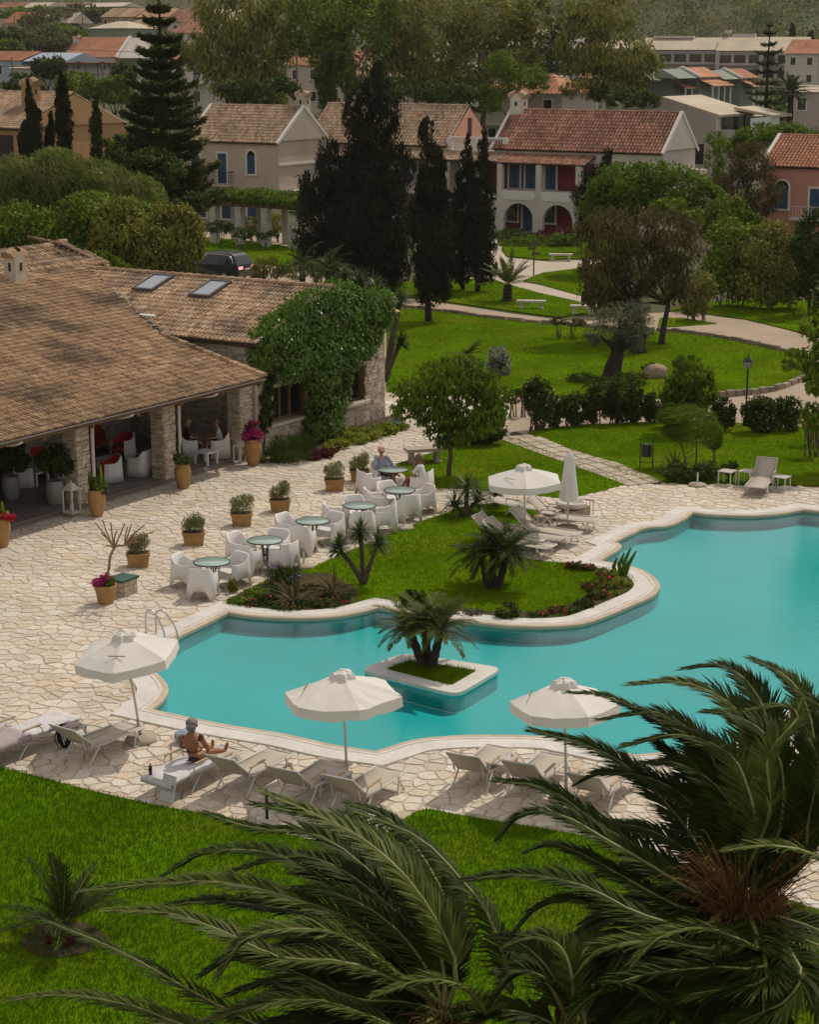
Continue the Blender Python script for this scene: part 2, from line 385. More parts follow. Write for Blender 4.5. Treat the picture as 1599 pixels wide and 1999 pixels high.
roads_px = {
 'drive': [(640, 566), (755, 577), (800, 583), (900, 596), (1000, 612), (1080, 622), (1150, 626), (1250, 612), (1341, 607), (1398, 617), (1456, 624), (1499, 634), (1542, 645), (1588, 657), (1800, 700), (1800, 850), (1599, 838), (1430, 828), (1290, 826), (1150, 832), (1030, 848), (985, 850), (900, 850), (740, 810), (740, 590), (640, 585)],
 'plaza': [(930, 465), (985, 468), (978, 488), (990, 502), (1060, 509), (1200, 506), (1200, 522), (1125, 526), (1060, 533), (1020, 550), (1060, 556), (1135, 577), (1135, 591), (1060, 574), (1000, 558), (960, 548), (900, 546), (880, 520)],
 'pergola_path': [(395, 452), (570, 455), (700, 470), (700, 490), (600, 487), (480, 470), (395, 463)],
 'car_lane': [(380, 506), (480, 514), (560, 521), (660, 535), (760, 556), (640, 566), (380, 540)]}
for k, l in roads_px.items():
    structure(sheet('road' if k in ('drive', 'car_lane') else 'path', ccw(gp(l)), -.012 if k == 'drive' else -.02 if k != 'car_lane' else -.016, 'plaza' if k == 'plaza' else 'road'))

# crazy paving: every stone its own slab between recessed joints
def voronoi(seeds, cell):
    grid = {}
    for i, p in enumerate(seeds): grid.setdefault((int(p[0] // cell), int(p[1] // cell)), []).append(i)
    out = []
    for i, p in enumerate(seeds):
        gx, gy = int(p[0] // cell), int(p[1] // cell)
        near = sorted(((seeds[j][0] - p[0]) ** 2 + (seeds[j][1] - p[1]) ** 2, j) for a in (-1, 0, 1) for c in (-1, 0, 1) for j in grid.get((gx + a, gy + c), ()) if j != i)[:14]
        s = cell * 1.2; poly = [(p[0] - s, p[1] - s), (p[0] + s, p[1] - s), (p[0] + s, p[1] + s), (p[0] - s, p[1] + s)]
        for d2, j in near:
            q = seeds[j]; mx, my = (p[0] + q[0]) / 2, (p[1] + q[1]) / 2; nx, ny = q[0] - p[0], q[1] - p[1]
            new = []; m = len(poly)
            for k in range(m):
                a, c = poly[k - 1], poly[k]
                da = (a[0] - mx) * nx + (a[1] - my) * ny; dc = (c[0] - mx) * nx + (c[1] - my) * ny
                if (da <= 0) != (dc <= 0):
                    t = da / (da - dc); new.append((a[0] + (c[0] - a[0]) * t, a[1] + (c[1] - a[1]) * t))
                if dc <= 0: new.append(c)
            poly = new
            if len(poly) < 3: break
        out.append(poly)
    return out
def shrink(poly, g):
    n = len(poly); a = [Vector(p) for p in poly]; c = sum(a, Vector((0, 0))) / n; res = []
    for i in range(n):
        e1 = (a[i] - a[i - 1]); e2 = (a[(i + 1) % n] - a[i])
        if e2.length < .035: continue
        res.append(a[i])
    if len(res) < 3: return None
    q = offset(res, -g)
    for p in q:
        if not inside(p, res): return None
    return q
cell = .315
x0, x1, y0, y1 = -18, 19, 26, 70
seeds = []
for ix in range(int((x1 - x0) / cell)):
    for iy in range(int((y1 - y0) / cell)):
        x = x0 + (ix + .5 * (iy % 2) + random.uniform(-.46, .46)) * cell; y = y0 + (iy + random.uniform(-.46, .46)) * cell
        if random.random() < .10: continue
        seeds.append((x, y))
SA = np.array(seeds)
ok = inside_np(SA[:, 0], SA[:, 1], terr) & ~inside_np(SA[:, 0], SA[:, 1], offset(pool, .32)) & (np.abs(SA[:, 0]) < .235 * SA[:, 1] + 5)
for k in ('front', 'middle', 'tree', 'right'): ok &= ~inside_np(SA[:, 0], SA[:, 1], offset(LAWN[k], -.18))
keep = set(np.nonzero(ok)[0].tolist())
cells = voronoi(seeds, cell * 1.6)
slabs = []
for i in keep:
    q = shrink(cells[i], random.uniform(.009, .018))
    if q and len(q) >= 3: slabs.append((seeds[i], q))
slabs.sort(key=lambda s: s[0][1] + (100 if abs(s[0][0]) > .222 * s[0][1] + .3 or s[0][0] > 6 + .05 * s[0][1] or s[0][1] < 29.5 else 0))
def slab(b, q, h):
    n = len(q); c = sum((Vector(p[:2]) for p in q), Vector((0, 0))) / n; tx, ty = random.uniform(-.006, .006), random.uniform(-.006, .006)
    lo_ = [(p[0], p[1], -.01) for p in q]; hi = []
    for p in q:
        d = Vector(p[:2]) - c; e = c + d * (1 - min(.25, .018 / max(.02, d.length))); hi.append((e.x, e.y, h + tx * d.x + ty * d.y))
    b.add(lo_ + hi, [tuple(range(n, 2 * n))] + [(k, (k + 1) % n, n + (k + 1) % n, n + k) for k in range(n)])
for p, q in slabs[:300]:
    b = MB(); slab(b, [(v[0] - p[0], v[1] - p[1]) for v in q], random.uniform(.012, .02)); o = b.build('paving_stone', 'paving', terrace, loc=(p[0], p[1], 0))
b = MB()
for p, q in slabs[300:]: slab(b, q, random.uniform(.012, .02))
b.build('paving_stones', 'paving', terrace, kind='stuff')

# flagstone path between the two lawns
path = structure(sheet('path', ccw(gp([(985, 848), (1005, 843), (1060, 856), (1140, 890), (1255, 936), (1300, 946), (1260, 950), (1225, 946), (1110, 901), (1012, 862)])), .004, 'soil'))
A, B_ = G(1000, 852), G(1262, 945); d = (B_ - A).normalized(); nrm = Vector((-d.y, d.x, 0)); Lp = (B_ - A).length
s = 0
while s < Lp:
    ln = random.uniform(.5, .8); w_ = 0
    for k in range(3):
        ww = random.uniform(.36, .5); b = MB(); c = A + d * (s + ln / 2) + nrm * (-.68 + w_ + ww / 2); w_ += ww + .04
        b.box((0, 0, 0), (ln - .04, ww, .05), rotz(math.atan2(d.y, d.x) + random.uniform(-.03, .03)), .96); b.build('flagstone', 'flagstone', path, loc=(c.x, c.y, .012 + random.uniform(0, .01)))
    s += ln
# low stone edging round the big lawn
def edging(line, label, step, h, stuffy=False):
    t = thing('stone_edging', line[0], 0, label, 'stone edging'); b = MB(); acc = 0
    for i in range(len(line) - 1):
        a, c = line[i], line[i + 1]; L = (c - a).length; k = max(1, int(L / step)); ang = math.atan2(c.y - a.y, c.x - a.x)
        for q in range(k):
            p = a.lerp(c, (q + .5) / k); ww = L / k * random.uniform(.86, .97); hh = h * random.uniform(.8, 1.15); dd = .26 * random.uniform(.85, 1.15)
            bb = b if stuffy else MB()
            M = Matrix.Translation(p - line[0]) @ rotz(ang + random.uniform(-.05, .05))
            bb.box((0, 0, hh / 2 - .05), (ww, dd, hh + .05), M, .86)
            if not stuffy: bb.build('stone', 'kerb_stone', t)
    if stuffy: b.build('stones', 'kerb_stone', t, kind='stuff')
edging(smooth_line([G(x, y) for x, y in [(1393, 775), (1450, 771), (1513, 762), (1565, 743), (1589, 732), (1598, 716)]], 4), 'pale stone edging curving along the lower right side of the olive lawn', .42, .22)
edging(smooth_line([G(x, y) for x, y in [(757, 597), (840, 606), (960, 622), (1085, 634), (1180, 642), (1281, 646), (1341, 651), (1413, 661), (1484, 676), (1556, 692), (1590, 703)]], 4), 'dark low stone edging between the drive and the olive lawn', .5, .2, True)

# blades on the lawns
def blades(name, polys, dens, h, wd, mt, ylim=(0, 400), z=.03):
    P = []
    for poly in polys:
        a = np.array([p[:2] for p in poly]); mn, mx = a.min(0), a.max(0); n = int((mx - mn).prod() * dens)
        q = NR.uniform(mn, mx, (n, 2)); k = inside_np(q[:, 0], q[:, 1], poly) & (np.abs(q[:, 0]) < .228 * q[:, 1] + 2.5) & (q[:, 1] > ylim[0]) & (q[:, 1] < ylim[1]); P.append(q[k])
    P = np.concatenate(P); n = len(P); th = NR.uniform(0, 2 * np.pi, n); hh = h * NR.uniform(.5, 1.3, n); ww = wd * NR.uniform(.6, 1.3, n)
    lean = NR.uniform(0, .7, n) * hh; la = NR.uniform(0, 2 * np.pi, n)
    V = np.zeros((n, 3, 3)); c, s_ = np.cos(th), np.sin(th)
    V[:, 0, 0] = P[:, 0] - c * ww; V[:, 0, 1] = P[:, 1] - s_ * ww; V[:, 1, 0] = P[:, 0] + c * ww; V[:, 1, 1] = P[:, 1] + s_ * ww
    V[:, 2, 0] = P[:, 0] + np.cos(la) * lean; V[:, 2, 1] = P[:, 1] + np.sin(la) * lean; V[:, :2, 2] = z - .005; V[:, 2, 2] = z + hh
    me = np_mesh(name, V.reshape(-1, 3), np.arange(n * 3), 3)
    return link(name, me, mt, kind='stuff')
blades('grass', [LAWN['front']], 950, .075, .008, 'grass_near', (19, 60))
blades('grass', [LAWN['middle']], 520, .06, .009, 'grass_far')
blades('grass', [LAWN[k] for k in ('tree', 'right')], 340, .05, .011, 'grass_far')
blades('grass', [LAWN[k] for k in ('olive',)], 150, .05, .016, 'grass_far')
blades('grass', [LAWN[k] for k in ('cypress', 'car', 'bench', 'verge', 'wedge', 'hedge')], 60, .06, .026, 'grass_far')
o = blades('planter_grass', [isl_in], 1200, .12, .008, 'grass_far', z=.03)
o.location = -c0; o.parent = pl
# ------------------------------------------------------------------ building materials
mat('clay_tile', [(.45, .30, .18), (.54, .38, .24), (.35, .23, .14), (.58, .43, .29), (.25, .17, .10), (.50, .33, .20), (.41, .27, .17), (.60, .46, .33)], .9, n1=(.55, .35), n2=(6, .3), stain=((.085, .062, .042), .45, .50))
mat('clay_tile_dark', [(.40, .26, .15), (.50, .34, .20), (.32, .20, .11), (.54, .38, .24), (.22, .145, .085), (.45, .29, .165)], .9, n1=(.4, .4), n2=(6, .3), stain=((.10, .070, .045), .35, .50))
mat('tile_bed', (.05, .032, .022), .95)
mat('villa_tile', [(.40, .27, .17), (.48, .34, .22), (.30, .19, .12), (.53, .40, .28), (.25, .16, .10)], .9, n1=(.4, .3))
mat('villa_tile_red', [(.34, .16, .10), (.42, .21, .13), (.26, .12, .08), (.46, .25, .16), (.20, .10, .07)], .9, n1=(.4, .35))
mat('orange_tile', [(.42, .18, .10), (.48, .23, .13), (.36, .15, .085)], .9, n1=(.5, .25))
mat('tan_roof', (.52, .44, .33), .9, n1=(.3, .15))
mat('ridge_tile', [(.38, .24, .15), (.46, .31, .20), (.28, .18, .11)], .9, n2=(6, .3))
mat('wall_stone', [(.48, .40, .30), (.58, .50, .40), (.38, .31, .22), (.63, .56, .46), (.52, .42, .30), (.46, .36, .25)], .92, n2=(9, .25), bump=(14, .3))
mat('stone_joint', (.30, .24, .17), .95, n1=(3, .3))
mat('veranda_floor', (.21, .175, .15), .5, n1=(.7, .15))  # floor darkened: shade under the veranda roof put into the colour
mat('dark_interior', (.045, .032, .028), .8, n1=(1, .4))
mat('window_wood', (.16, .085, .04), .6, n2=(20, .3))
mat('window_glass', (.015, .016, .018), .06, spec=.6)
mat('skylight_glass', (.30, .34, .38), .15, spec=.9)
mat('lead', (.10, .085, .08), .5)
mat('white_pipe', (.62, .57, .52), .45)
mat('gutter', (.075, .055, .045), .6)
mat('plaster_cream', (.52, .45, .36), .9, n1=(.4, .1), n2=(3, .08))
mat('plaster_white', (.60, .55, .48), .9, n1=(.4, .1))
mat('plaster_salmon', (.60, .28, .21), .9, n1=(.4, .12))
mat('plaster_pink', (.62, .33, .23), .9, n1=(.5, .1))
mat('plaster_red', (.19, .028, .028), .9, n1=(.5, .15))
mat('plaster_ochre', (.42, .25, .12), .9, n1=(.4, .15))
mat('plaster_green', (.24, .275, .225), .9, n1=(.4, .1))
mat('plaster_grey', (.47, .41, .37), .9, n1=(.3, .1))
mat('plaster_mauve', (.46, .39, .37), .9, n1=(.3, .1))
mat('plaster_blue', (.36, .42, .50), .9)
mat('white_trim', (.70, .67, .62), .7)
mat('shutter_blue', (.028, .075, .150), .6)
mat('dark_metal', (.025, .024, .024), .5, metal=.6)
mat('glass_rail', (.55, .62, .62), .1, spec=.8)
mat('wood_pole', (.13, .09, .065), .9, n2=(6, .3))

# ------------------------------------------------------------------ roofs of barrel tiles, laid tile by tile
def tile_mesh(wd, ln, seg=4, lift=.018):
    vs = []; fs = []
    for r_, y, z in ((wd * .5, 0, lift), (wd * .40, ln, 0)):
        for k in range(seg + 1):
            a = math.pi * k / seg; vs.append((r_ * math.cos(a), y, z + r_ * .95 * math.sin(a)))
    for k in range(seg): fs.append((k, k + 1, seg + 2 + k, seg + 1 + k))
    fs.append(tuple(range(seg, -1, -1)))
    return vs, fs
def tile_roof(parent, eave0, eave1, up, m, wd, ln, test=None, n_single=0, single_test=None, bed='tile_bed', jit=1.):
    """eave0->eave1 along the eave (seen from outside left to right), up = vector from the eave to the ridge"""
    e0, e1, up = Vector(eave0), Vector(eave1), Vector(up); ex = (e1 - e0); L = ex.length; ex.normalize(); H = up.length; uy = up.normalized(); nz = ex.cross(uy)
    M0 = Matrix((ex, uy, nz)).transposed().to_4x4()
    nc = int(L / wd); nr = int(math.ceil(H / (ln * .86))); wd2 = L / nc; ln2 = H / nr
    tv, tf = tile_mesh(wd2 * .86, ln2 * 1.16); tm = None; b = MB(); cnt = 0
    cellsn = [(r_, c) for r_ in range(nr) for c in range(nc)]
    for r_, c in cellsn:
        x = (c + .5) * wd2; y = r_ * ln2
        if test and not test(e0 + ex * x + uy * (y + ln2 * .5)): continue
        M = Matrix.Translation(e0 + ex * (x + random.uniform(-.008, .008) * jit) + uy * (y + random.uniform(-.015, .015) * jit) + nz * .012) @ M0 @ rotz(random.uniform(-.025, .025) * jit)
        if cnt < n_single and (single_test is None or single_test(x / L, r_)):
            if tm is None:
                tm = bpy.data.meshes.new('roof_tile'); tm.from_pydata(tv, [], tf); tm.materials.append(MATS[m])
            o = bpy.data.objects.new('roof_tile', tm); COL.objects.link(o); o.parent = parent; o.matrix_local = M; cnt += 1
        else: b.add(tv, tf, M)
    b.build('roof_tiles', m, parent, kind='stuff')
    return M0
def roof_bed(parent, pts, m='tile_bed', th=.10):
    b = MB(); n = len(pts); nn = (Vector(pts[1]) - Vector(pts[0])).cross(Vector(pts[2]) - Vector(pts[0])).normalized()
    if nn.z < 0: nn = -nn
    lo_ = [Vector(p) - nn * th for p in pts]; hi = [Vector(p) - nn * .002 for p in pts]
    b.add(hi + lo_, [tuple(range(n)), tuple(range(2 * n - 1, n - 1, -1))] + [(i, n + i, n + (i + 1) % n, (i + 1) % n) for i in range(n)])
    return b.build('roof_deck', m, parent)
def ridge_caps(parent, a, c, m='ridge_tile', r=.12, ln=.38, kind='stuff'):
    a, c = Vector(a), Vector(c); d = c - a; n = max(1, int(d.length / ln)); b = MB(); ang = d.to_track_quat('Y', 'Z').to_matrix().to_4x4()
    tv, tf = tile_mesh(r * 2, d.length / n * 1.12)
    for i in range(n): b.add(tv, tf, Matrix.Translation(a + d * (i / n) + Vector((0, 0, .0))) @ ang)
    return b.build('ridge_tiles', m, parent, kind=kind)
XZ = Matrix.Rotation(R(90), 4, 'X')                # (x, z, d) -> (x, -d, z)
def stone_face(parent, M, w_, h_, holes=(), sx=.21, sz=.118, proud=.04, top=None):
    """rubble courses on the plane y=0 of M (x right, z up, outside is -y)"""
    b = MB(); z = 0
    while z < h_ - .03:
        hz = min(sz * random.uniform(.75, 1.3), h_ - z); x = 0
        while x < w_ - .02:
            wx = min(sx * random.uniform(.55, 1.5), w_ - x); cx, cz = x + wx / 2, z + hz / 2
            hit = any(a < cx < c and d < cz < e for a, c, d, e in holes) or (top is not None and cz + hz * .3 > top(cx))
            if not hit:
                g = .012; p = proud * random.uniform(.5, 1.4)
                b.box((cx, -p / 2 + .01, cz), (wx - g, p + .02, hz - g), M @ Matrix.Translation((0, 0, random.uniform(-.006, .006))))
            x += wx
        z += hz
    return b.build('stones', 'wall_stone', parent, kind='stuff')

# ------------------------------------------------------------------ the restaurant
rest = thing('restaurant', (O2.x, O2.y, 0), UANG, 'low stone restaurant with open veranda and weathered clay tile roofs', 'restaurant')
WL, RIDGE_S, ZE, ZR = 7.8, 3.95, 3.78, 5.12
def roof_w(s): return ZE + (ZR - ZE) * (s + .4) / (RIDGE_S + .4) if s < RIDGE_S else ZR - (ZR - ZE) * (s - RIDGE_S) / (RIDGE_S + .4)
# gable front of the wing with two window openings
wins = [(.85, 2.95, .92, 2.15), (4.75, 6.55, .86, 2.15)]
b = MB()
def wall_with_holes(b, w_, h_, holes, th, M, top=None):
    xs_ = sorted({0, w_, *[v for h in holes for v in h[:2]]}); zs_ = sorted({0, h_, *[v for h in holes for v in h[2:]]})
    for i in range(len(xs_) - 1):
        for k in range(len(zs_) - 1):
            cx, cz = (xs_[i] + xs_[i + 1]) / 2, (zs_[k] + zs_[k + 1]) / 2
            if any(a < cx < c and d < cz < e for a, c, d, e in holes): continue
            b.box((cx, th / 2, cz), (xs_[i + 1] - xs_[i], th, zs_[k + 1] - zs_[k]), M)
wall_with_holes(b, WL, 3.6, wins, .42, Matrix())
b.prism([(0, 3.6), (WL, 3.6), (WL, roof_w(WL) - .12), (RIDGE_S, ZR - .12), (0, roof_w(0) - .12)], -.42, 0, XZ)
b.box((.21, 6.2, 1.8), (.42, 11.5, 3.6)); b.box((WL - .21, 6.2, 1.8), (.42, 11.5, 3.6))
b.build('wing_wall', 'stone_joint', rest)
stone_face(rest, Matrix(), WL, 5.0, wins, top=lambda x: roof_w(x) - .15)
stone_face(rest, Matrix.Translation((0, 6, 0)) @ rotz(-R(90)), 6, 3.6)
stone_face(rest, Matrix.Translation((WL, 0, 0)) @ rotz(R(90)), 10, 3.5)
for a, c, d, e in wins:
    wn = MB(); cx = (a + c) / 2
    for x in (a + .05, a + (c - a) * .36, a + (c - a) * .64, c - .05): wn.box((x, .24, (d + e) / 2), (.1, .10, e - d))
    wn.box((cx, .24, d + .05), (c - a - .2, .098, .1)); wn.box((cx, .24, e - .05), (c - a - .2, .098, .1))
    wf = wn.build('window', 'window_wood', rest)
    MB().box((cx, .27, (d + e) / 2), (c - a, .02, e - d)).build('pane', 'window_glass', wf)
    MB().box((cx, .02, d - .05), (c - a + .25, .30, .10)).build('sill', 'paving', wf)
# wing roof
slope_l = Vector((RIDGE_S + .4, 0, ZR - ZE))
def valley(p): return p.y < 3.5 + (p.x + .4) * (10.6 - 3.5) / (RIDGE_S + .6) if p.y > 3.5 or True else True
roof_bed(rest, [(-.4, -.35, ZE), (RIDGE_S, -.35, ZR), (RIDGE_S, 11.3, ZR), (-.4, 11.3, ZE)])
roof_bed(rest, [(RIDGE_S, -.35, ZR), (2 * RIDGE_S + .4, -.35, ZE), (2 * RIDGE_S + .4, 11.3, ZE), (RIDGE_S, 11.3, ZR)])
tile_roof(rest, (-.4, 11.0, ZE), (-.4, -.38, ZE), slope_l, 'clay_tile', .175, .38, test=lambda p: p.y < 3.7 + (p.x + .4) * 1.62, n_single=150, single_test=lambda u, r_: True)
tile_roof(rest, (2 * RIDGE_S + .4, -.38, ZE), (2 * RIDGE_S + .4, 11.0, ZE), Vector((-RIDGE_S - .4, 0, ZR - ZE)), 'clay_tile', .205, .40)
ridge_caps(rest, (RIDGE_S, -.42, ZR + .04), (RIDGE_S, 11.0, ZR + .04))
# skylights on the visible slope
for c in ((520, 300), (557, 411)):
    pass
def on_wing(px, py):
    d = Vector(ray(px, py)); o = Vector((0, 0, EYE)); Ri = rotz(-UANG) @ Matrix.Translation((-O2.x, -O2.y, 0))
    o = Ri @ o; d = Ri.to_3x3() @ d; k = (ZR - ZE) / (RIDGE_S + .4)
    t = (ZE + k * (o.x + .4) - o.z) / (d.z - k * d.x); return o + d * t
for px, py in ((300, 557), (411, 569)):
    p = on_wing(px, py); up = slope_l.normalized(); ex = Vector((0, -1, 0)); nz = ex.cross(up); M = Matrix.Translation(p + nz * .10) @ Matrix((ex, up, nz)).transposed().to_4x4()
    sky_l = MB()
    for x in (-.42, .42): sky_l.box((x, 0, 0), (.09, 1.34, .14), M)
    for y in (-.63, .63): sky_l.box((0, y, 0), (.75, .09, .14), M)
    s_ = sky_l.build('skylight', 'lead', rest); MB().box((0, 0, -.01), (.76, 1.2, .10), M).build('pane', 'skylight_glass', s_)
p = on_wing(288, 620); MB().box((0, 0, .08), (.12, .62, .06), Matrix.Translation(p) @ rotz(.1) @ Matrix.Rotation(-.3, 4, 'Y')).build('vent_flashing', 'white_trim', rest)
# main roof over the veranda: a long shallow slope
KM = .2
def zmain(t): return 2.84 + KM * (t + 1.1)
TR = 10.9
roof_bed(rest, [(-24, -1.1, zmain(-1.1)), (-1.0, -1.1, zmain(-1.1)), (-.45, 3.2, zmain(3.2)), (4.3, TR, zmain(TR)), (-24, TR, zmain(TR))])
mtest = lambda p: p.x < min(-.5, -1.0 + (p.y + 1.1) * .12) or (p.y > 3.5 and p.x < -.4 + (p.y - 3.5) * .618)
tile_roof(rest, (-24, -1.14, zmain(-1.14)), (4.6, -1.14, zmain(-1.14)), Vector((0, TR + 1.14, KM * (TR + 1.14))), 'clay_tile_dark', .155, .36, test=mtest, n_single=150, single_test=lambda u, r_: .42 < u and r_ < 4)
ridge_caps(rest, (-24, TR, zmain(TR) + .05), (4.3, TR, zmain(TR) + .05))
ridge_caps(rest, (-1.0, -1.15, zmain(-1.1) + .06), (-.5, 3.4, zmain(3.4) + .06), 'clay_tile_dark', .13)
# valley: mossy broken tile ends
b = MB()
for i in range(34):
    f = i / 33; p = Vector((-.4 + 4.6 * f, 3.5 + 7.4 * f, ZE + (ZR - ZE) * f + .05)); b.box((0, 0, 0), (.16, .24, .12), Matrix.Translation(p + Vector((random.uniform(-.05, .05), random.uniform(-.08, .08), 0))) @ rotz(random.uniform(0, 3)))
b.build('valley_tiles', 'lead', rest, kind='stuff')
# rear block: higher roof behind the main ridge with a hipped end
roof_bed(rest, [(-2, TR, 5.2), (5.3, TR, 5.2), (5.2, 12.6, 5.85), (-2, 12.6, 5.85)])
tile_roof(rest, (-24, TR - .1, 5.16), (5.5, TR - .1, 5.16), Vector((0, 2.0, .70)), 'clay_tile', .205, .40, test=lambda p: p.x > -30 and p.x > 1.8 - (p.y - 10.9) * 5 and p.x < 5.5 - (p.y - 10.9) * .1)
tile_roof(rest, (5.55, TR, 5.0), (7.6, 14.6, 4.9), Vector((-1.5, .9, .95)), 'clay_tile', .205, .40)
ridge_caps(rest, (2.0, 12.75, 5.62), (5.3, 12.8, 5.92)); ridge_caps(rest, (-8, 12.6, 5.4), (2.0, 12.75, 5.62))
b = MB(); b.box((-9, 14, 2.4), (30, 6, 4.8)); b.build('rear_block', 'stone_joint', rest)
# chimney with a little gabled hood
def chimney(parent, p, sx, sy, h, m='plaster_cream', rz_=0., rm='ridge_tile'):
    M = Matrix.Translation(p) @ rotz(rz_); b = MB(); b.box((0, 0, h / 2), (sx, sy, h), M)
    b.prism([(-sx / 2, h), (sx / 2, h), (0, h + .35 * sx)], -sy / 2, sy / 2, M @ XZ)
    c = b.build('chimney', m, parent); q = MB()
    for k in (-1, 1): q.box((0, k * (sy / 2 - .005), h * .72), (sx * .2, .04, h * .25), M); q.box((k * (sx / 2 - .005), 0, h * .72), (.04, sy * .2, h * .25), M)
    q.build('vent', 'dark_interior', c); t = MB()
    for k in (-1, 1): t.add(*tile_mesh(sy * 1.15, sx * .62, 4, .02), M @ Matrix.Translation((k * sx * .58, 0, h - .03)) @ Matrix.Rotation(k * .55, 4, 'Y') @ rotz(k * R(90)))
    t.build('cap', rm, c)
d0 = D(30, 548, 65.5); Ri = rotz(-UANG) @ Matrix.Translation((-O2.x, -O2.y, 0)); pch = Ri @ d0
chimney(rest, (pch.x, pch.y, zmain(pch.y) - .3), .55, .55, 1.15)
# gutter and downpipes
b = MB(); b.tube([(-24, -1.16, 2.80), (-1.0, -1.16, 2.80)], .045, 6); b.build('gutter', 'gutter', rest)
MB().box((-12.7, -.95, 2.72), (23.2, .30, .06)).build('fascia', 'window_wood', rest)
for s in (-12.6, -8.02, -4.02, -.12):
    b = MB(); b.tube(smooth_line([(s + .55, -1.16, 2.74), (s + .45, -.95, 2.66), (s + .1, -.28, 2.60), (s, -.08, 2.5), (s, -.08, .2)], 3) if s < -1 else [(s - .9, -1.1, 2.78), (s, -.12, 2.62), (s, -.1, .2)], .055, 7)
    b.build('downpipe', 'white_pipe', rest, True)
# pillars of stacked stone
for s0, s1 in ((-13.3, -12.7), (-8.66, -8.09), (-4.70, -4.13), (-.85, 0.0)):
    w_ = s1 - s0; b = MB(); b.box(((s0 + s1) / 2, .27, 1.4), (w_ - .05, .46, 2.75)); pil = b.build('pillar', 'stone_joint', rest)
    stone_face(pil, Matrix.Translation((s0, .03, .1)), w_, 2.62, sx=.2); stone_face(pil, Matrix.Translation((s0 + .02, .50, .1)) @ rotz(-R(90)), .48, 2.62, sx=.2)
    stone_face(pil, Matrix.Translation((s1 - .02, .03, .1)) @ rotz(R(90)), .48, 2.62, sx=.2)
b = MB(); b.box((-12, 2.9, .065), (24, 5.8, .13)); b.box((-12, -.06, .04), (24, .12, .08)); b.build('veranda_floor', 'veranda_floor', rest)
# rear wall of the veranda with dark glazed openings
b = MB(); wall_with_holes(b, 24, 3.1, [(2, 6, .2, 2.5), (7.5, 11.5, .2, 2.5), (13.5, 17.0, .2, 2.5), (20.5, 22.9, .95, 2.7)], .3, Matrix.Translation((-24, 5.4, 0))); b.build('back_wall', mat('shaded_plaster', (.13, .10, .08), .9, n1=(1, .3)), rest)  # dark plaster colour carries the shade deep inside the veranda
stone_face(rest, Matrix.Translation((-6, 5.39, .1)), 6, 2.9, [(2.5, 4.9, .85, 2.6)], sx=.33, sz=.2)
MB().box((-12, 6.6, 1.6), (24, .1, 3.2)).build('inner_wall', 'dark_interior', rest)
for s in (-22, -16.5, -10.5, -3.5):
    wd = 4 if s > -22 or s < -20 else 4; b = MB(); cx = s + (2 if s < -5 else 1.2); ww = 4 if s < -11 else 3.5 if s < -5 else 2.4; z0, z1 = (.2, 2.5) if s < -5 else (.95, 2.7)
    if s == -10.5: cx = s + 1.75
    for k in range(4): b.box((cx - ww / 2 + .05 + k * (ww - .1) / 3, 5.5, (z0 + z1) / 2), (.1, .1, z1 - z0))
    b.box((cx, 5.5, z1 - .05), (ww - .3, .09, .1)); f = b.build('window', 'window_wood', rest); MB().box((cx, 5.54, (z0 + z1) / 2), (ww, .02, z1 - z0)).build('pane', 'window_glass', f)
b = MB(); 
for k in range(9): b.tube([(-3.35 + k * .06, 5.32, 2.6), (-3.37 + k * .05, 5.3, 1.7), (-3.4 + k * .045, 5.33, 1.0)], .035, 5)
mat('curtain', (.30, .30, .24), .9); b.build('curtain', 'curtain', rest)
b = MB()
for s in range(-23, 0, 2): b.bar((s, -1.0, zmain(-1.0) - .22), (s, 5.2, zmain(5.2) - .22), .12, .14)
o = b.build('rafters', 'window_wood', rest, kind='stuff')

# ------------------------------------------------------------------ villas
VANG = UANG - R(90)                                # local x runs right and towards the camera, y to the back
def shuttered(parent, x, z, w_, h_, M, arch=False, m='shutter_blue', name='window', trim='white_trim', slats=True):
    b = MB(); t = .14
    b.box((x - w_ / 2 - t / 2, -.03, z + h_ / 2), (t, .08, h_), M); b.box((x + w_ / 2 + t / 2, -.03, z + h_ / 2), (t, .08, h_), M)
    b.box((x, -.045, z - .06), (w_ + 2 * t + .1, .13, .12), M)
    if arch:
        P = [(x + (w_ / 2 + t) * math.cos(a), z + h_ + (w_ / 2 + t) * math.sin(a)) for a in [math.pi * k / 8 for k in range(9)]]; Q = [(x + (w_ / 2) * math.cos(a), z + h_ + (w_ / 2) * math.sin(a)) for a in [math.pi * k / 8 for k in range(9)]]
        for k in range(8): b.prism([P[k], P[k + 1], Q[k + 1], Q[k]], -.01, .07, M @ XZ)
    else: b.box((x, -.03, z + h_ + t / 2), (w_ + 2 * t, .08, t), M)
    f = b.build(name, trim, parent)
    for k in (-1, 1):
        q = MB(); q.box((x + k * w_ / 4, -.012, z + h_ / 2), (w_ / 2 - .02, .05, h_ - .02), M)
        for i in range(3): q.box((x + k * w_ / 4, -.04, z + h_ * (i + .5) / 3), (w_ / 2 - .12, .02, h_ / 3 - .08), M)
        q.build('shutter', m, f)
    if arch:
        q = MB(); q.prism([(x + w_ / 2 * math.cos(a), z + h_ + w_ / 2 * math.sin(a)) for a in [math.pi * k / 8 for k in range(9)]], -.01, .02, M @ XZ); q.build('fanlight', 'window_glass', f)
    return f
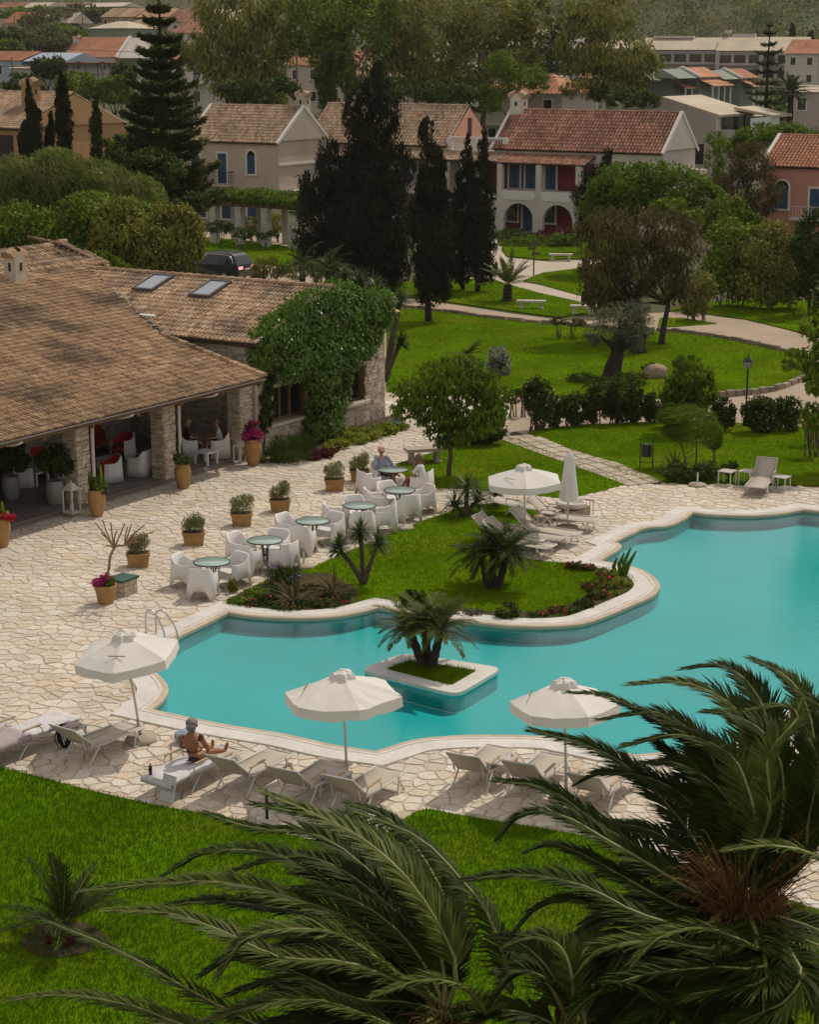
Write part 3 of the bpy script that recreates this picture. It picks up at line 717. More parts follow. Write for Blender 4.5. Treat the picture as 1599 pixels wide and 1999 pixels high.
def gable_house(name, label, corner, L, Dp, ze, zr, wall, roof, ang=VANG, cat='house', verge=True, wd=.26, ln=.42, ov=.25, group=None, gable_mat=None):
    """corner: the near right bottom corner of the front; front runs to -x, depth to +y; ridge along x"""
    t = thing(name, corner, ang, label, cat, group); b = MB(); h0 = -1.0
    b.box((-L / 2, Dp / 2, (ze + h0) / 2), (L, Dp, ze - h0)); b.build('wall', wall, t)
    for x in (0, -L):
        g = MB(); g.prism([(0, ze), (Dp, ze), (Dp / 2, zr - .1)], -.15 if x < 0 else 0, 0 if x < 0 else .15, Matrix.Translation((x - (.0 if x == 0 else 0), 0, 0)) @ rotz(R(90)) @ XZ); g.build('gable', gable_mat or wall, t)
    e = ov * (zr - ze) / (Dp / 2)
    roof_bed(t, [(-L - .1, -ov, ze - e), (.1, -ov, ze - e), (.1, Dp / 2, zr), (-L - .1, Dp / 2, zr)]); roof_bed(t, [(.1, Dp + ov, ze - e), (-L - .1, Dp + ov, ze - e), (-L - .1, Dp / 2, zr), (.1, Dp / 2, zr)])
    tile_roof(t, (-L - .1, -ov, ze - e), (.1, -ov, ze - e), Vector((0, Dp / 2 + ov, zr - ze + e)), roof, wd, ln); tile_roof(t, (.1, Dp + ov, ze - e), (-L - .1, Dp + ov, ze - e), Vector((0, -Dp / 2 - ov, zr - ze + e)), roof, wd, ln)
    ridge_caps(t, (-L - .1, Dp / 2, zr + .03), (.1, Dp / 2, zr + .03), roof)
    if verge:
        for x in (.08, -L - .08):
            v = MB(); v.bar((x, -ov - .05, ze - e + .02), (x, Dp / 2, zr + .08), .22, .2); v.bar((x, Dp + ov, ze - e + .02), (x, Dp / 2, zr + .08), .22, .2); v.build('verge', 'white_trim', t)
    return t
I4 = Matrix()
# villa with the white verge on the left
cA = G(546, 443); vA = gable_house('villa', 'white villa with tan roof, blue shutters and small iron balcony, farthest left of the row', cA, 8.6, 6.4, 6.35, 8.75, 'plaster_cream', 'villa_tile', group='villas beyond the gardens')
for x, arch in ((-2.55, True),): shuttered(vA, x, 3.85, .75, 1.35, I4, True)
shuttered(vA, -5.3, 3.05, .85, 2.25, I4, name='door'); shuttered(vA, -7.9, 3.6, .85, 1.5, I4)
for x in (-2.55, -5.0, -7.4): shuttered(vA, x, .4, .85, 1.9, I4, True)
b = MB(); b.box((-6.0, -.5, 2.95), (3.6, 1.0, .16)); b.build('balcony', 'plaster_cream', vA)
b = MB()
for k in range(19): b.bar((-7.75 + k * .195, -.95, 3.03), (-7.75 + k * .195, -.95, 3.95), .025)
b.bar((-7.78, -.95, 3.96), (-4.22, -.95, 3.96), .05); b.bar((-4.24, -.95, 3.96), (-4.24, 0, 3.96), .05)
for k in range(4): b.bar((-4.24, -.72 + k * .2, 3.03), (-4.24, -.72 + k * .2, 3.95), .025)
b.build('railing', 'dark_metal', vA)
chimney(vA, (-.35, 3.2 + .6, 8.15), .8, .8, 1.35)
b = MB(); b.box((.05, 3.2, 4.6), (.12, 6.4, .16)); b.build('string_course', 'white_trim', vA)
b = MB(); b.tube(smooth_line([(.05, 2.0, 3.6), (.35, 2.0, 3.75), (.55, 2.0, 3.6)], 3), .03); b.lathe([(.05, 0), (.16, .1), (.18, .4), (.05, .55)], 6, (.55, 2.0, 3.0), capt=True); b.build('wall_lantern', 'dark_metal', vA)
b = MB(); b.box((.5, 3.2, 2.5), (1.0, 6.4, .25)); b.build('terrace_ledge', 'plaster_white', vA)

# villa in the middle with pink gable, porch roof
cB = D(872, 430, 142.4); cB.z = 0
vB = gable_house('villa', 'long villa with tan tiled roof and pink gable, standing behind the big dark cypress', cB, 12.8, 6.2, 6.15, 8.8, 'plaster_cream', 'villa_tile', verge=False, gable_mat='plaster_pink', group='villas beyond the gardens')
shuttered(vB, -1.2, 3.0, .8, 2.0, I4); shuttered(vB, -3.6, 3.2, .8, 1.5, I4); shuttered(vB, -11.6, 3.0, .85, 2.1, I4, name='door'); shuttered(vB, -9.4, 3.2, .8, 1.5, I4)
MB().box((.16, 3.1, 7.1), (.06, .55, 1.7)).build('gable_slot', 'dark_interior', vB)
def lean_roof(t, x0, x1, y0, y1, z0, z1, roof):
    roof_bed(t, [(x0, y0, z0), (x1, y0, z0), (x1, y1, z1), (x0, y1, z1)]); tile_roof(t, (x0, y0, z0), (x1, y0, z0), Vector((0, y1 - y0, z1 - z0)), roof, .26, .42)
lean_roof(vB, -13.2, .2, -1.9, 0, 5.05, 5.6, 'villa_tile')
b = MB()
for x in (-12.9, -9.8, -6.7, -3.6, -.4): b.box((x, -1.6, 4.0), (.35, .35, 2.1)); b.box((x, -1.6, 1.45), (.9, .4, 2.9))
b.box((-6.6, -1.6, 2.75), (13.2, .38, .5)); b.build('portico', 'plaster_cream', vB)
MB().box((-6.6, -.8, 2.85), (13, 1.5, .12)).build('gallery_floor', 'plaster_cream', vB)
# linking terrace with a white balustrade
cL = cB + Vector((math.cos(VANG), math.sin(VANG), 0)) * 5.2
lk = thing('link_terrace', cL, VANG, 'cream link block with white balustrade between the two villas', 'terrace')
b = MB(); b.box((-2.6, 3, 2.7), (5.16, 6, 5.6)); b.build('wall', 'plaster_cream', lk)
lean_roof(lk, -5.4, .1, -1.9, 0, 5.05, 5.6, 'villa_tile')
b = MB(); b.box((-2.6, .1, 6.62), (5.0, .24, .14)); b.box((-2.6, .1, 5.62), (5.0, .26, .18))
for x in (-5.0, -2.6, -.2): b.box((x, .1, 6.15), (.42, .3, .9))
b.build('parapet', 'white_trim', lk)
for k in range(18):
    x = -4.65 + k * .25
    if abs(x + 2.6) < .28: continue
    MB().lathe([(.06, 0), (.05, .1), (.1, .3), (.045, .62), (.07, .85)], 6, (x, .1, 5.7)).build('baluster', 'white_trim', lk)
for x in (-4.1, -1.5): b = MB(); b.box((x, -1.6, 4.0), (.35, .35, 2.1)); b.box((x, -1.6, 1.45), (.9, .4, 2.9)); b.build('pillar', 'plaster_cream', lk)
shuttered(lk, -2.8, 3.1, .8, 1.9, I4)

# villa with the red brown roof and arcade
cC = D(1291, 430, 133); cC.z = 0
vC = gable_house('villa', 'cream villa with red brown roof, dark red loggia and ground floor arches', cC, 13.6, 5.6, 6.1, 8.6, 'plaster_white', 'villa_tile_red', group='villas beyond the gardens')
f = shuttered(vC, 2.8, 6.35, .42, .8, rotz(R(90)), m='plaster_white')
chimney(vC, (-13.1, 2.8, 8.1), 1.0, .9, 1.35, 'plaster_white')
b = MB(); b.box((.5, 4.9, 2.3), (1.0, 1.4, 4.6)); b.box((.25, 2.5, 2.2), (.5, .4, 1.9)); b.build('side_block', 'plaster_white', vC)
lean_roof(vC, -15.6, -5.2, -1.9, 0, 5.0, 5.55, 'villa_tile_red')
MB().box((-9.6, -.01, 4.0), (8.6, .06, 2.1)).build('red_wall', 'plaster_red', vC); MB().box((-9.6, -.01, 1.4), (7.9, .06, 2.8)).build('red_wall', 'plaster_red', vC)
px_x = lambda px: (px - 1291) / 27.2 / .848        # along the front from the corner
piers = [-15.25, -12.05, -8.85, -5.65]
b = MB()
for x in piers: b.box((x, -1.7, 4.05), (.42, .36, 1.95))
for i in range(3):
    x0, x1 = piers[i], piers[i + 1]; cx = (x0 + x1) / 2; r_ = 1.22; zs = .95
    poly = [(x0, -.6), (x0, 3.08), (x1, 3.08), (x1, -.6), (cx + r_, -.6)] + [(cx + r_ * math.cos(a), zs + r_ * math.sin(a)) for a in [math.pi * k / 12 for k in range(13)]] + [(cx - r_, -.6)]
    b.prism(poly[::-1], 1.52, 1.88, XZ)
b.build('arcade', 'plaster_white', vC)
MB().box((-10.4, -.76, 2.95), (9.6, 1.5, .2)).build('gallery_floor', 'plaster_white', vC)
for i in range(3):
    cx = (piers[i] + piers[i + 1]) / 2; q = MB(); q.prism([(cx - 1.35, 2.62), (cx - 1.2, 2.4), (cx + 1.2, 2.4), (cx + 1.35, 2.62), (cx + 1.35, 2.86), (cx + 1.2, 3.04), (cx - 1.2, 3.04), (cx - 1.35, 2.86)], 1.88, 1.93, XZ); q.build('plaque', 'white_trim', vC)
for x in (-11.8, -10.45, -8.8): shuttered(vC, x, 3.1, .85, 1.75, Matrix.Translation((0, -.04, 0)))
for x in (-11.95, -8.85): shuttered(vC, x, .7, .85, 1.5, Matrix.Translation((0, -.04, 0)), m='window_glass')
shuttered(vC, -10.65, .0, .8, 2.0, Matrix.Translation((0, -.04, 0)), name='door')
b = MB()
for k in range(9): b.box((-16.6 + k * .1, -2.2 + k * .16, .1 + k * .17), (1.2, .32, .2))
b.build('steps', 'plaster_cream', vC)

# salmon house on the right edge
cS = D(1620, 470, 128); cS.z = 0
cS = cS + Vector((math.cos(VANG), math.sin(VANG), 0)) * 3.2
vS = gable_house('villa', 'salmon pink house with orange tiles at the right edge of the gardens', cS, 8.2, 6.2, 5.35, 7.15, 'plaster_salmon', 'orange_tile', group='villas beyond the gardens')
shuttered(vS, -6.75, 2.35, .95, 1.45, I4, True); shuttered(vS, -4.3, 1.9, .85, 1.9, I4); shuttered(vS, -1.9, 2.35, .95, 1.45, I4, True)
b = MB(); b.box((-4.6, -.4, 1.75), (2.6, .8, .14))
for k in range(12): b.bar((-5.85 + k * .22, -.78, 1.82), (-5.85 + k * .22, -.78, 2.6), .03)
b.bar((-5.87, -.78, 2.62), (-3.4, -.78, 2.62), .05); b.build('balcony', 'white_trim', vS)

# ochre house on the left edge
pO = D(100, 205, 150)
cO = D(42, 330, 132); cO.z = 0
vO = gable_house('house', 'ochre house with tan tiled roof behind the thin cypresses on the left', cO, 9.5, 11.0, 7.75, 9.95, 'plaster_ochre', 'villa_tile', ang=VANG, verge=False)
chimney(vO, (-2.2, 3.6, 9.0), .95, .95, 1.5, 'plaster_ochre')
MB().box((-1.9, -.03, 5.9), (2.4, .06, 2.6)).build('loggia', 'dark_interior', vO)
lean_roof(vO, -7, 1.6, -2.6, -.1, 3.6, 4.3, 'villa_tile'); lean_roof(vO, .1, 2.6, 5.5, 8.0, 4.3, 4.9, 'villa_tile')

# ------------------------------------------------------------------ houses far behind
def far_house(label, px, py, Y, L, Dp, hw, hr, wall, roof, ang=VANG, nwin=3, name='house', cat='house', verge=False, wm='window_glass', stor=1, hip=0):
    """px, py: the near right corner of the eave in the photo, Y: how far away; hw: wall height down from the eave"""
    p = D(px, py, Y); base = p.copy(); base.z = p.z - hw
    t = thing(name, base, ang, label, cat); b = MB(); b.box((-L / 2, Dp / 2, hw / 2 - 1), (L, Dp, hw + 2)); b.build('wall', wall, t)
    r = MB(); o = .35
    if hip: r.add([(-L - o, -o, hw), (o, -o, hw), (o, Dp + o, hw), (-L - o, Dp + o, hw), (-L + hip, Dp / 2, hw + hr), (-hip, Dp / 2, hw + hr)], [(0, 1, 5, 4), (1, 2, 5), (2, 3, 4, 5), (3, 0, 4), (0, 3, 2, 1)])
    else:
        r.add([(-L - o, -o, hw), (o, -o, hw), (o, Dp + o, hw), (-L - o, Dp + o, hw), (-L - o, Dp / 2, hw + hr), (o, Dp / 2, hw + hr)], [(0, 1, 5, 4), (2, 3, 4, 5), (0, 3, 2, 1)])
        g = MB(); g.prism([(0, hw - .1), (Dp, hw - .1), (Dp / 2, hw + hr - .15)], -.02, L - .02, rotz(R(90)) @ XZ @ Matrix.Translation((0, 0, 0))); g.build('gable', wall, t)
    ro = r.build('roof', roof, t)
    n = int(L / .5); tb = MB()
    if roof != 'tan_roof':
        for k in range(n):
            x = -L - o + (k + .5) * (L + 2 * o) / n
            if hip:
                e = min(1, min(x + L + o, o - x) / (hip + o)); 
            else: e = 1
            tb.bar((x, -o, hw + .03), (x, -o + (Dp / 2 + o) * e, hw + .03 + hr * e), .16, .09)
        tb.build('roof_tiles', roof, t, kind='stuff')
    for f_ in range(stor):
        for k in range(nwin):
            x = -L * (k + .5) / nwin; z = hw - 1.9 - f_ * 2.9
            w_ = MB(); w_.box((x, -.03, z + .65), (1.15, .08, 1.5)); wo = w_.build('window', 'white_trim', t); MB().box((x, -.045, z + .65), (.9, .08, 1.25)).build('pane', wm, wo)
    if verge:
        v = MB(); v.bar((o + .02, -o, hw), (o + .02, Dp / 2, hw + hr + .08), .3); v.bar((o + .02, Dp + o, hw), (o + .02, Dp / 2, hw + hr + .08), .3); v.build('verge', 'white_trim', t)
    return t
h = far_house('white two storey house with bright orange roof on the left slope', 224, 112, 300, 8.9, 8.2, 5.2, 3.1, 'plaster_white', 'orange_tile', ang=VANG + R(10), nwin=2, verge=True)
b = MB(); b.box((-4.4, -.9, 4.3), (9.4, 1.6, .18)); b.build('awning', 'plaster_red', h); b = MB(); b.box((-4.4, -.9, 1.6), (9.2, 1.6, .15))
for k in range(5): b.bar((-8.8 + k * 2.2, -1.65, 1.6), (-8.8 + k * 2.2, -1.65, 4.25), .1)
b.bar((-8.9, -1.65, 2.6), (.1, -1.65, 2.6), .08); b.build('balcony', 'dark_metal', h); chimney(h, (-8.6, 3, 5.4), .9, .9, 2.6, 'plaster_white')
far_house('beige cottage with orange roof far up on the left slope', 70, 45, 420, 9.5, 8, 3.2, 2.4, 'plaster_cream', 'orange_tile', nwin=2)
h = far_house('pale green house with hipped tan roof behind the white house', 246, 55, 380, 9.4, 9, 4.2, 1.4, 'plaster_green', 'tan_roof', nwin=0, hip=3)
far_house('tan house with brown roof among the upper left trees', 262, 33, 470, 10.5, 9, 4.4, 2.2, 'plaster_ochre', 'villa_tile', nwin=4)
far_house('tan house with low roof beside the tall layered conifer', 292, 52, 430, 6.5, 7, 3.2, 1.6, 'plaster_cream', 'villa_tile', nwin=1)
far_house('long brown roofed house on the far upper left slope', 158, 13, 520, 14, 9, 3.0, 1.2, 'plaster_cream', 'villa_tile', nwin=3)
far_house('small brown roofed house in the extreme upper left corner', 38, 14, 520, 9, 8, 3.0, 1.4, 'plaster_cream', 'villa_tile_red', nwin=2)
far_house('low house with blue gable and orange roof on the left edge', 40, 118, 265, 9, 7, 2.8, 1.2, 'plaster_blue', 'orange_tile', nwin=1, ang=VANG - R(6))
h = far_house('flat grey roofed shed in front of the blue gabled house', 66, 133, 262, 4.2, 3, 2.2, .3, 'plaster_grey', 'tan_roof', nwin=0)
far_house('pinkish house with red roof to the right of the layered conifer', 392, 42, 400, 9, 8, 5, 2.6, 'plaster_cream', 'villa_tile_red', nwin=2)
far_house('white house with orange roof just right of the layered conifer', 398, 64, 340, 7, 7, 4.4, 2, 'plaster_white', 'villa_tile_red', nwin=2)
h = far_house('white house with balcony half hidden behind the layered conifer', 400, 122, 240, 5.5, 6, 5.4, 1.6, 'plaster_white', 'orange_tile', nwin=2, stor=2)
b = MB(); b.box((-2.7, -.8, 2.9), (5.6, 1.6, .2)); b.bar((-5.5, -1.55, 3.8), (.1, -1.55, 3.8), .08)
for k in range(12): b.bar((-5.4 + k * .49, -1.55, 3.0), (-5.4 + k * .49, -1.55, 3.8), .05)
b.build('balcony', 'white_trim', h)
far_house('pale house with orange roof seen between the eucalyptus trunks', 700, 128, 260, 12, 8, 6, 2.0, 'plaster_cream', 'orange_tile', nwin=4, stor=2)
far_house('cream house glimpsed behind the trees in the middle', 800, 150, 240, 10, 8, 6, 2.0, 'plaster_cream', 'villa_tile', nwin=3, stor=2)
# orange roofed pavilion behind the link terrace
h = far_house('hotel block with wide hipped orange roof behind the link terrace', 1098, 183, 190, 9.5, 8, 5.8, 1.9, 'plaster_grey', 'orange_tile', nwin=3, stor=2, hip=3.2)
b = MB(); b.box((-4.7, -.9, 2.7), (9.8, 1.8, .2)); b.box((-4.7, -1.75, 3.3), (9.8, .06, .9)); b.build('balcony', 'plaster_white', h)
# green cottages
for i, (px, py, Y, L, ww) in enumerate([(1066, 152, 262, 6.5, 'left of the tall eucalyptus'), (1301, 150, 264, 7, 'with round window, middle of the row under the hotel'), (1248, 154, 262, 7, 'under the long hotel, left one of the row'), (1384, 152, 274, 6, 'at the right end of the row under the hotel')]):
    t = far_house('green cottage with orange tiled roof, ' + ww, px, py, Y, L, 5.0, 3.8, 1.25, 'plaster_green', 'orange_tile', ang=UANG - R(180), nwin=0, verge=True)
    t['group'] = 'green cottages below the hotel'
    q = MB(); q.lathe([(.38, 0), (.38, .09)], 10, (0, 0, 0), Matrix.Translation((.0, 2.5, 3.75)) @ Matrix.Rotation(R(90), 4, 'Y'), capt=True); q.build('round_window', 'white_trim', t)
    q = MB(); q.lathe([(.25, 0), (.25, .12)], 10, (0, 0, 0), Matrix.Translation((0, 2.5, 3.75)) @ Matrix.Rotation(R(90), 4, 'Y'), capt=True); q.build('pane', 'window_glass', t)
    b = MB()
    for k in range(4): b.box((-L + .4 + k * (L - .8) / 3, 6.8, .9), (.18, .18, 3.4))
    b.box((-L / 2, 6.8, 2.6), (L, .2, .2)); b.build('porch', 'white_trim', t)
    r = MB(); r.add([(-L - .2, 7.2, 2.65), (.2, 7.2, 2.65), (.2, 5, 3.5), (-L - .2, 5, 3.5)], [(0, 3, 2, 1)]); r.build('porch_roof', 'orange_tile', t)
# modern house: pale asymmetric gable, ridge running back to the right
pD, pA, pE = D(1404, 222, 183), D(1299, 188, 186.3), D(1228, 207, 188.6)
t = thing('modern_house', (pD.x, pD.y, 0), UANG, 'modern pale house with wide pale gable roof and glass balcony behind the villa gable', 'house')
Ri = rotz(-UANG); A_, E_ = Ri @ (pA - Vector((pD.x, pD.y, 0))), Ri @ (pE - Vector((pD.x, pD.y, 0))); zd, za, ze_ = pD.z, pA.z, pE.z; ya, ye = A_.y, E_.y
for q in ([(-.4, -.3, zd - .1), (9, -.3, zd - .1), (9, ya, za), (-.4, ya, za)], [(-.4, ya, za), (9, ya, za), (9, ye + .3, ze_ - .1), (-.4, ye + .3, ze_ - .1)], [(5, -3.6, zd - .2), (10, -3.6, zd - .2), (10, .5, zd + .5), (5, .5, zd + .5)]):
    b = MB(); b.quad(*q); o = b.build('roof', 'tan_roof', t); md = o.modifiers.new('thick', 'SOLIDIFY'); md.thickness = .25
b = MB(); b.prism([(-.3, -1), (ye, -1), (ye, ze_ - .3), (ya, za - .3), (0, zd - .3)], -.6, 8.4, Matrix(((0, 0, 1, 0), (1, 0, 0, 0), (0, 1, 0, 0), (0, 0, 0, 1)))); b.build('wall', 'plaster_grey', t)
b = MB(); b.box((4, -1.8, 4.6), (9.4, 3.4, .3)); b.box((4, -3.45, 5.1), (9.4, .16, .9)); b.box((-.7, -1.8, 5.1), (.16, 3.4, .9)); b.build('balcony', 'plaster_grey', t)
b = MB(); b.box((4, -1.5, 2), (8.5, 2.6, 5)); b.build('lower_wall', 'plaster_grey', t)
for k in range(5): MB().box((.4 + k * 1.5, -3.4, 6.1), (1.4, .05, 1.1)).build('glass_panel', 'glass_rail', t)
for x in (1.5, 4.2, 6.9): MB().box((x, -.33, 5.8), (2.0, .08, 1.7)).build('window', 'window_glass', t)
for y in (2, 5, 8): MB().box((-.63, y, 3.2), (.06, 1.7, 1.9)).build('window', 'window_glass', t)
# long hotel on the hill foot
pH = D(1470, 96, 415); base = Vector((pH.x, pH.y, 5.0)); t = thing('hotel', base, R(-16), 'long grey three storey hotel with pale roofs at the foot of the hill', 'hotel')
def wing_(x0, x1, y0, dp, h, roofh, gable=False):
    L = x1 - x0; cx = (x0 + x1) / 2
    b = MB(); b.box((cx, y0 + dp / 2, h / 2 - 2), (L, dp, h + 4)); b.build('wall', 'plaster_mauve', t)
    r = MB(); r.add([(x0 - .4, y0 - .6, h), (x1 + .4, y0 - .6, h), (x1 + .4, y0 + dp / 2, h + roofh), (x0 - .4, y0 + dp / 2, h + roofh), (x1 + .4, y0 + dp + .6, h), (x0 - .4, y0 + dp + .6, h)], [(0, 1, 2, 3), (3, 2, 4, 5), (0, 5, 4, 1)]); r.build('roof', 'tan_roof', t)
    g = MB(); g.add([(x1 + .02, y0, h - .05), (x1 + .02, y0 + dp, h - .05), (x1 + .02, y0 + dp / 2, h + roofh - .1)], [(0, 1, 2)]); g.build('gable', 'plaster_grey', t)
    n = max(2, int(L / 3.1))
    for fz in (h - 2.5, h - 5.6):
        if fz < .3: continue
        for k in range(n):
            x = x0 + (k + .5) * L / n; f = MB(); f.box((x, y0 - .03, fz + .75), (L / n - .7, .12, 1.7)); f.build('window', 'window_glass', t)
        MB().box((cx, y0 - .5, fz - .35), (L, 1.0, .5)).build('balcony', 'plaster_mauve', t)
    for k in range(n // 3 + 1): MB().box((x0 + k * L / max(1, n // 3), y0 - .5, h / 2 - .3), (.9, 1.1, h + .4)).build('pier', 'plaster_mauve', t)
wing_(-24, -7.5, 1.5, 11, 7.9, 2.6); wing_(-7.2, 11.5, -1, 12, 7.7, 2.9); wing_(-48, -25, 4, 11, 8.2, 1.8); wing_(-70, -49, 7, 11, 8.6, 2.2)
b = MB(); b.tube([(-6, 6, 9.8), (-6, 6, 11.4)], .08); b.lathe([(.1, 0), (.75, .5), (.9, 1.0)], 8, (-6, 6, 11.1), capt=True); b.box((-2.5, 6.4, 10.9), (5, 2.2, .8)); b.box((-18, 7, 10.6), (9, 2, .5)); b.build('roof_plant', 'plaster_white', t)
b = MB(); b.box((-3.5, -3.2, 3.6), (5, 3.4, .2)); [b.box((-5.6 + k * 2.1, -4.6, 1.7), (.22, .22, 3.8)) for k in range(3)]; b.build('pergola', 'orange_tile', t)
far_house('white gabled block at the right end of the long hotel', 1599, 105, 330, 6, 8, 6, 2.4, 'plaster_white', 'orange_tile', nwin=2, stor=2)
far_house('grey apartment house with dark openings at the far right edge', 1640, 180, 200, 5.4, 7, 7.5, .6, 'plaster_grey', 'tan_roof', nwin=2, stor=2)
far_house('low white garden pavilion beside the palm at right', 1535, 228, 205, 4.2, 4, 2.6, .2, 'plaster_white', 'tan_roof', nwin=1)
far_house('grey gabled house roof glimpsed left of the eucalyptus', 1042, 92, 330, 9, 9, 6, 3.0, 'plaster_grey', 'tan_roof', nwin=2)

# hill rising behind the hotel
def hill_z(x, y):
    r = max(0, (y - 470)) / 420.; side = 1 / (1 + math.exp(-(x + 10) / 35)); l2 = 1 / (1 + math.exp((x + 70) / 30))
    return terrain(x, min(y, 880)) - 2 + (r ** 1.0) * (62 * side + 30 * l2 + 14) + 3 * math.sin(x * .03) * r
HXS = [-420 + 840 * i / 42 for i in range(43)]; HYS = [470 + 46 * i for i in range(12)]
b = MB(); b.add([(x, y, hill_z(x, y)) for y in HYS for x in HXS], [(i * 43 + k, i * 43 + k + 1, (i + 1) * 43 + k + 1, (i + 1) * 43 + k) for i in range(11) for k in range(42)])
structure(b.build('hillside', 'earth', None, True))
# ------------------------------------------------------------------ plants
def leafmat(name, cols, transl=.22, rough=.6, spec=.10, n1=(.6, .35), n2=(0, 0)): return mat(name, cols, rough, 0, spec, n1, n2, transl=transl)
leafmat('leaf_olive', [(0.190, 0.201, 0.034), (0.268, 0.274, 0.047), (0.142, 0.149, 0.029), (0.347, 0.331, 0.066)])
leafmat('leaf_green', [(0.109, 0.180, 0.012), (0.169, 0.253, 0.017), (0.077, 0.131, 0.010), (0.241, 0.317, 0.024)])
leafmat('leaf_bright', [(.10, .17, .012), (.14, .22, .016), (.07, .13, .010), (.18, .25, .022)], .4)
leafmat('leaf_dark', [(0.044, 0.075, 0.010), (0.070, 0.106, 0.014), (0.032, 0.053, 0.008), (0.099, 0.133, 0.020)], .2)
leafmat('leaf_cypress', [(0.020, 0.024, 0.009), (0.031, 0.036, 0.012), (0.014, 0.016, 0.007), (0.043, 0.048, 0.015)], .1, .7, .15)
leafmat('leaf_conifer', [(0.071, 0.093, 0.017), (0.102, 0.122, 0.022), (0.051, 0.064, 0.013), (0.147, 0.164, 0.026)], .2, .6, .2)
leafmat('leaf_ivy', [(.10, .24, .012), (0.069, 0.160, 0.008), (0.108, 0.225, 0.010), (0.047, 0.104, 0.006), (0.176, 0.319, 0.016)], .3, .4, .4)
leafmat('leaf_brown', [(0.123, 0.091, 0.035), (0.167, 0.123, 0.044), (0.088, 0.070, 0.026), (0.132, 0.132, 0.037)], .3)
leafmat('leaf_silver', [(.12, .135, .075), (.16, .175, .105), (.09, .10, .055), (.19, .20, .13)], .3)
leafmat('leaf_reed', [(0.146, 0.182, 0.035), (0.198, 0.230, 0.050), (0.106, 0.145, 0.025), (0.251, 0.266, 0.070)], .4)
leafmat('leaf_lime', [(.22, .26, .025), (.28, .31, .035), (.17, .22, .02), (.33, .34, .06)], .4)
leafmat('leaf_planter', [(.26, .27, .10), (.32, .32, .14), (.20, .22, .08), (.36, .34, .18)], .4)
leafmat('leaf_far', [(0.105, 0.111, 0.041), (0.147, 0.150, 0.054), (0.077, 0.085, 0.031), (0.182, 0.176, 0.066)], .25)
leafmat('leaf_palm', [(0.033, 0.057, 0.007), (0.046, 0.077, 0.008), (0.024, 0.042, 0.006), (0.066, 0.094, 0.013)], .2, .55, .10, (.9, .3))
leafmat('leaf_palm_light', [(0.090, 0.119, 0.019), (0.119, 0.152, 0.024), (0.066, 0.090, 0.013), (0.155, 0.180, 0.037)], .3, .5, .14, (.9, .25))
leafmat('leaf_yucca', [(0.065, 0.111, 0.018), (0.098, 0.150, 0.025), (0.046, 0.078, 0.014), (0.143, 0.182, 0.040)], .25, .4, .45)
leafmat('leaf_flax', [(.13, .095, .040), (.18, .13, .06), (.09, .07, .03), (.10, .10, .03)], .25, .5)
leafmat('leaf_grey', [(.26, .27, .21), (.34, .34, .28), (.16, .18, .12), (.40, .38, .33)], .25)
leafmat('leaf_red', [(.10, .02, .022), (.15, .03, .03), (.07, .015, .018)], .2)
leafmat('plume', [(.34, .28, .19), (.42, .35, .25), (.26, .21, .14)], .3, .8)
mat('bark', [(.10, .075, .052), (.14, .105, .075)], .95, n1=(3, .35), n2=(18, .4), bump=(12, .6))
mat('bark_pale', [(.30, .25, .20)], .95, n1=(1.2, .35), n2=(9, .3))
mat('bark_dark', [(.045, .033, .025)], .95, n1=(4, .4), n2=(22, .4), bump=(16, .7))
mat('palm_fibre', [(.14, .062, .016), (.20, .092, .025), (.09, .042, .012), (.24, .125, .04)], .9)
mat('rachis', [(.20, .21, .06)], .45, n2=(3, .25))
mat('petal_red', [(.50, .020, .035), (.42, .012, .05), (.60, .05, .07)], .6, transl=.3)
mat('petal_magenta', [(.38, .015, .14), (.48, .04, .22), (.30, .01, .10)], .6, transl=.3)
mat('petal_pink', [(.62, .28, .36), (.70, .40, .45)], .6, transl=.3)
mat('petal_white', [(.62, .60, .54), (.70, .66, .58)], .6, transl=.3)
mat('petal_lavender', [(.20, .14, .30), (.26, .20, .36)], .7, transl=.2)

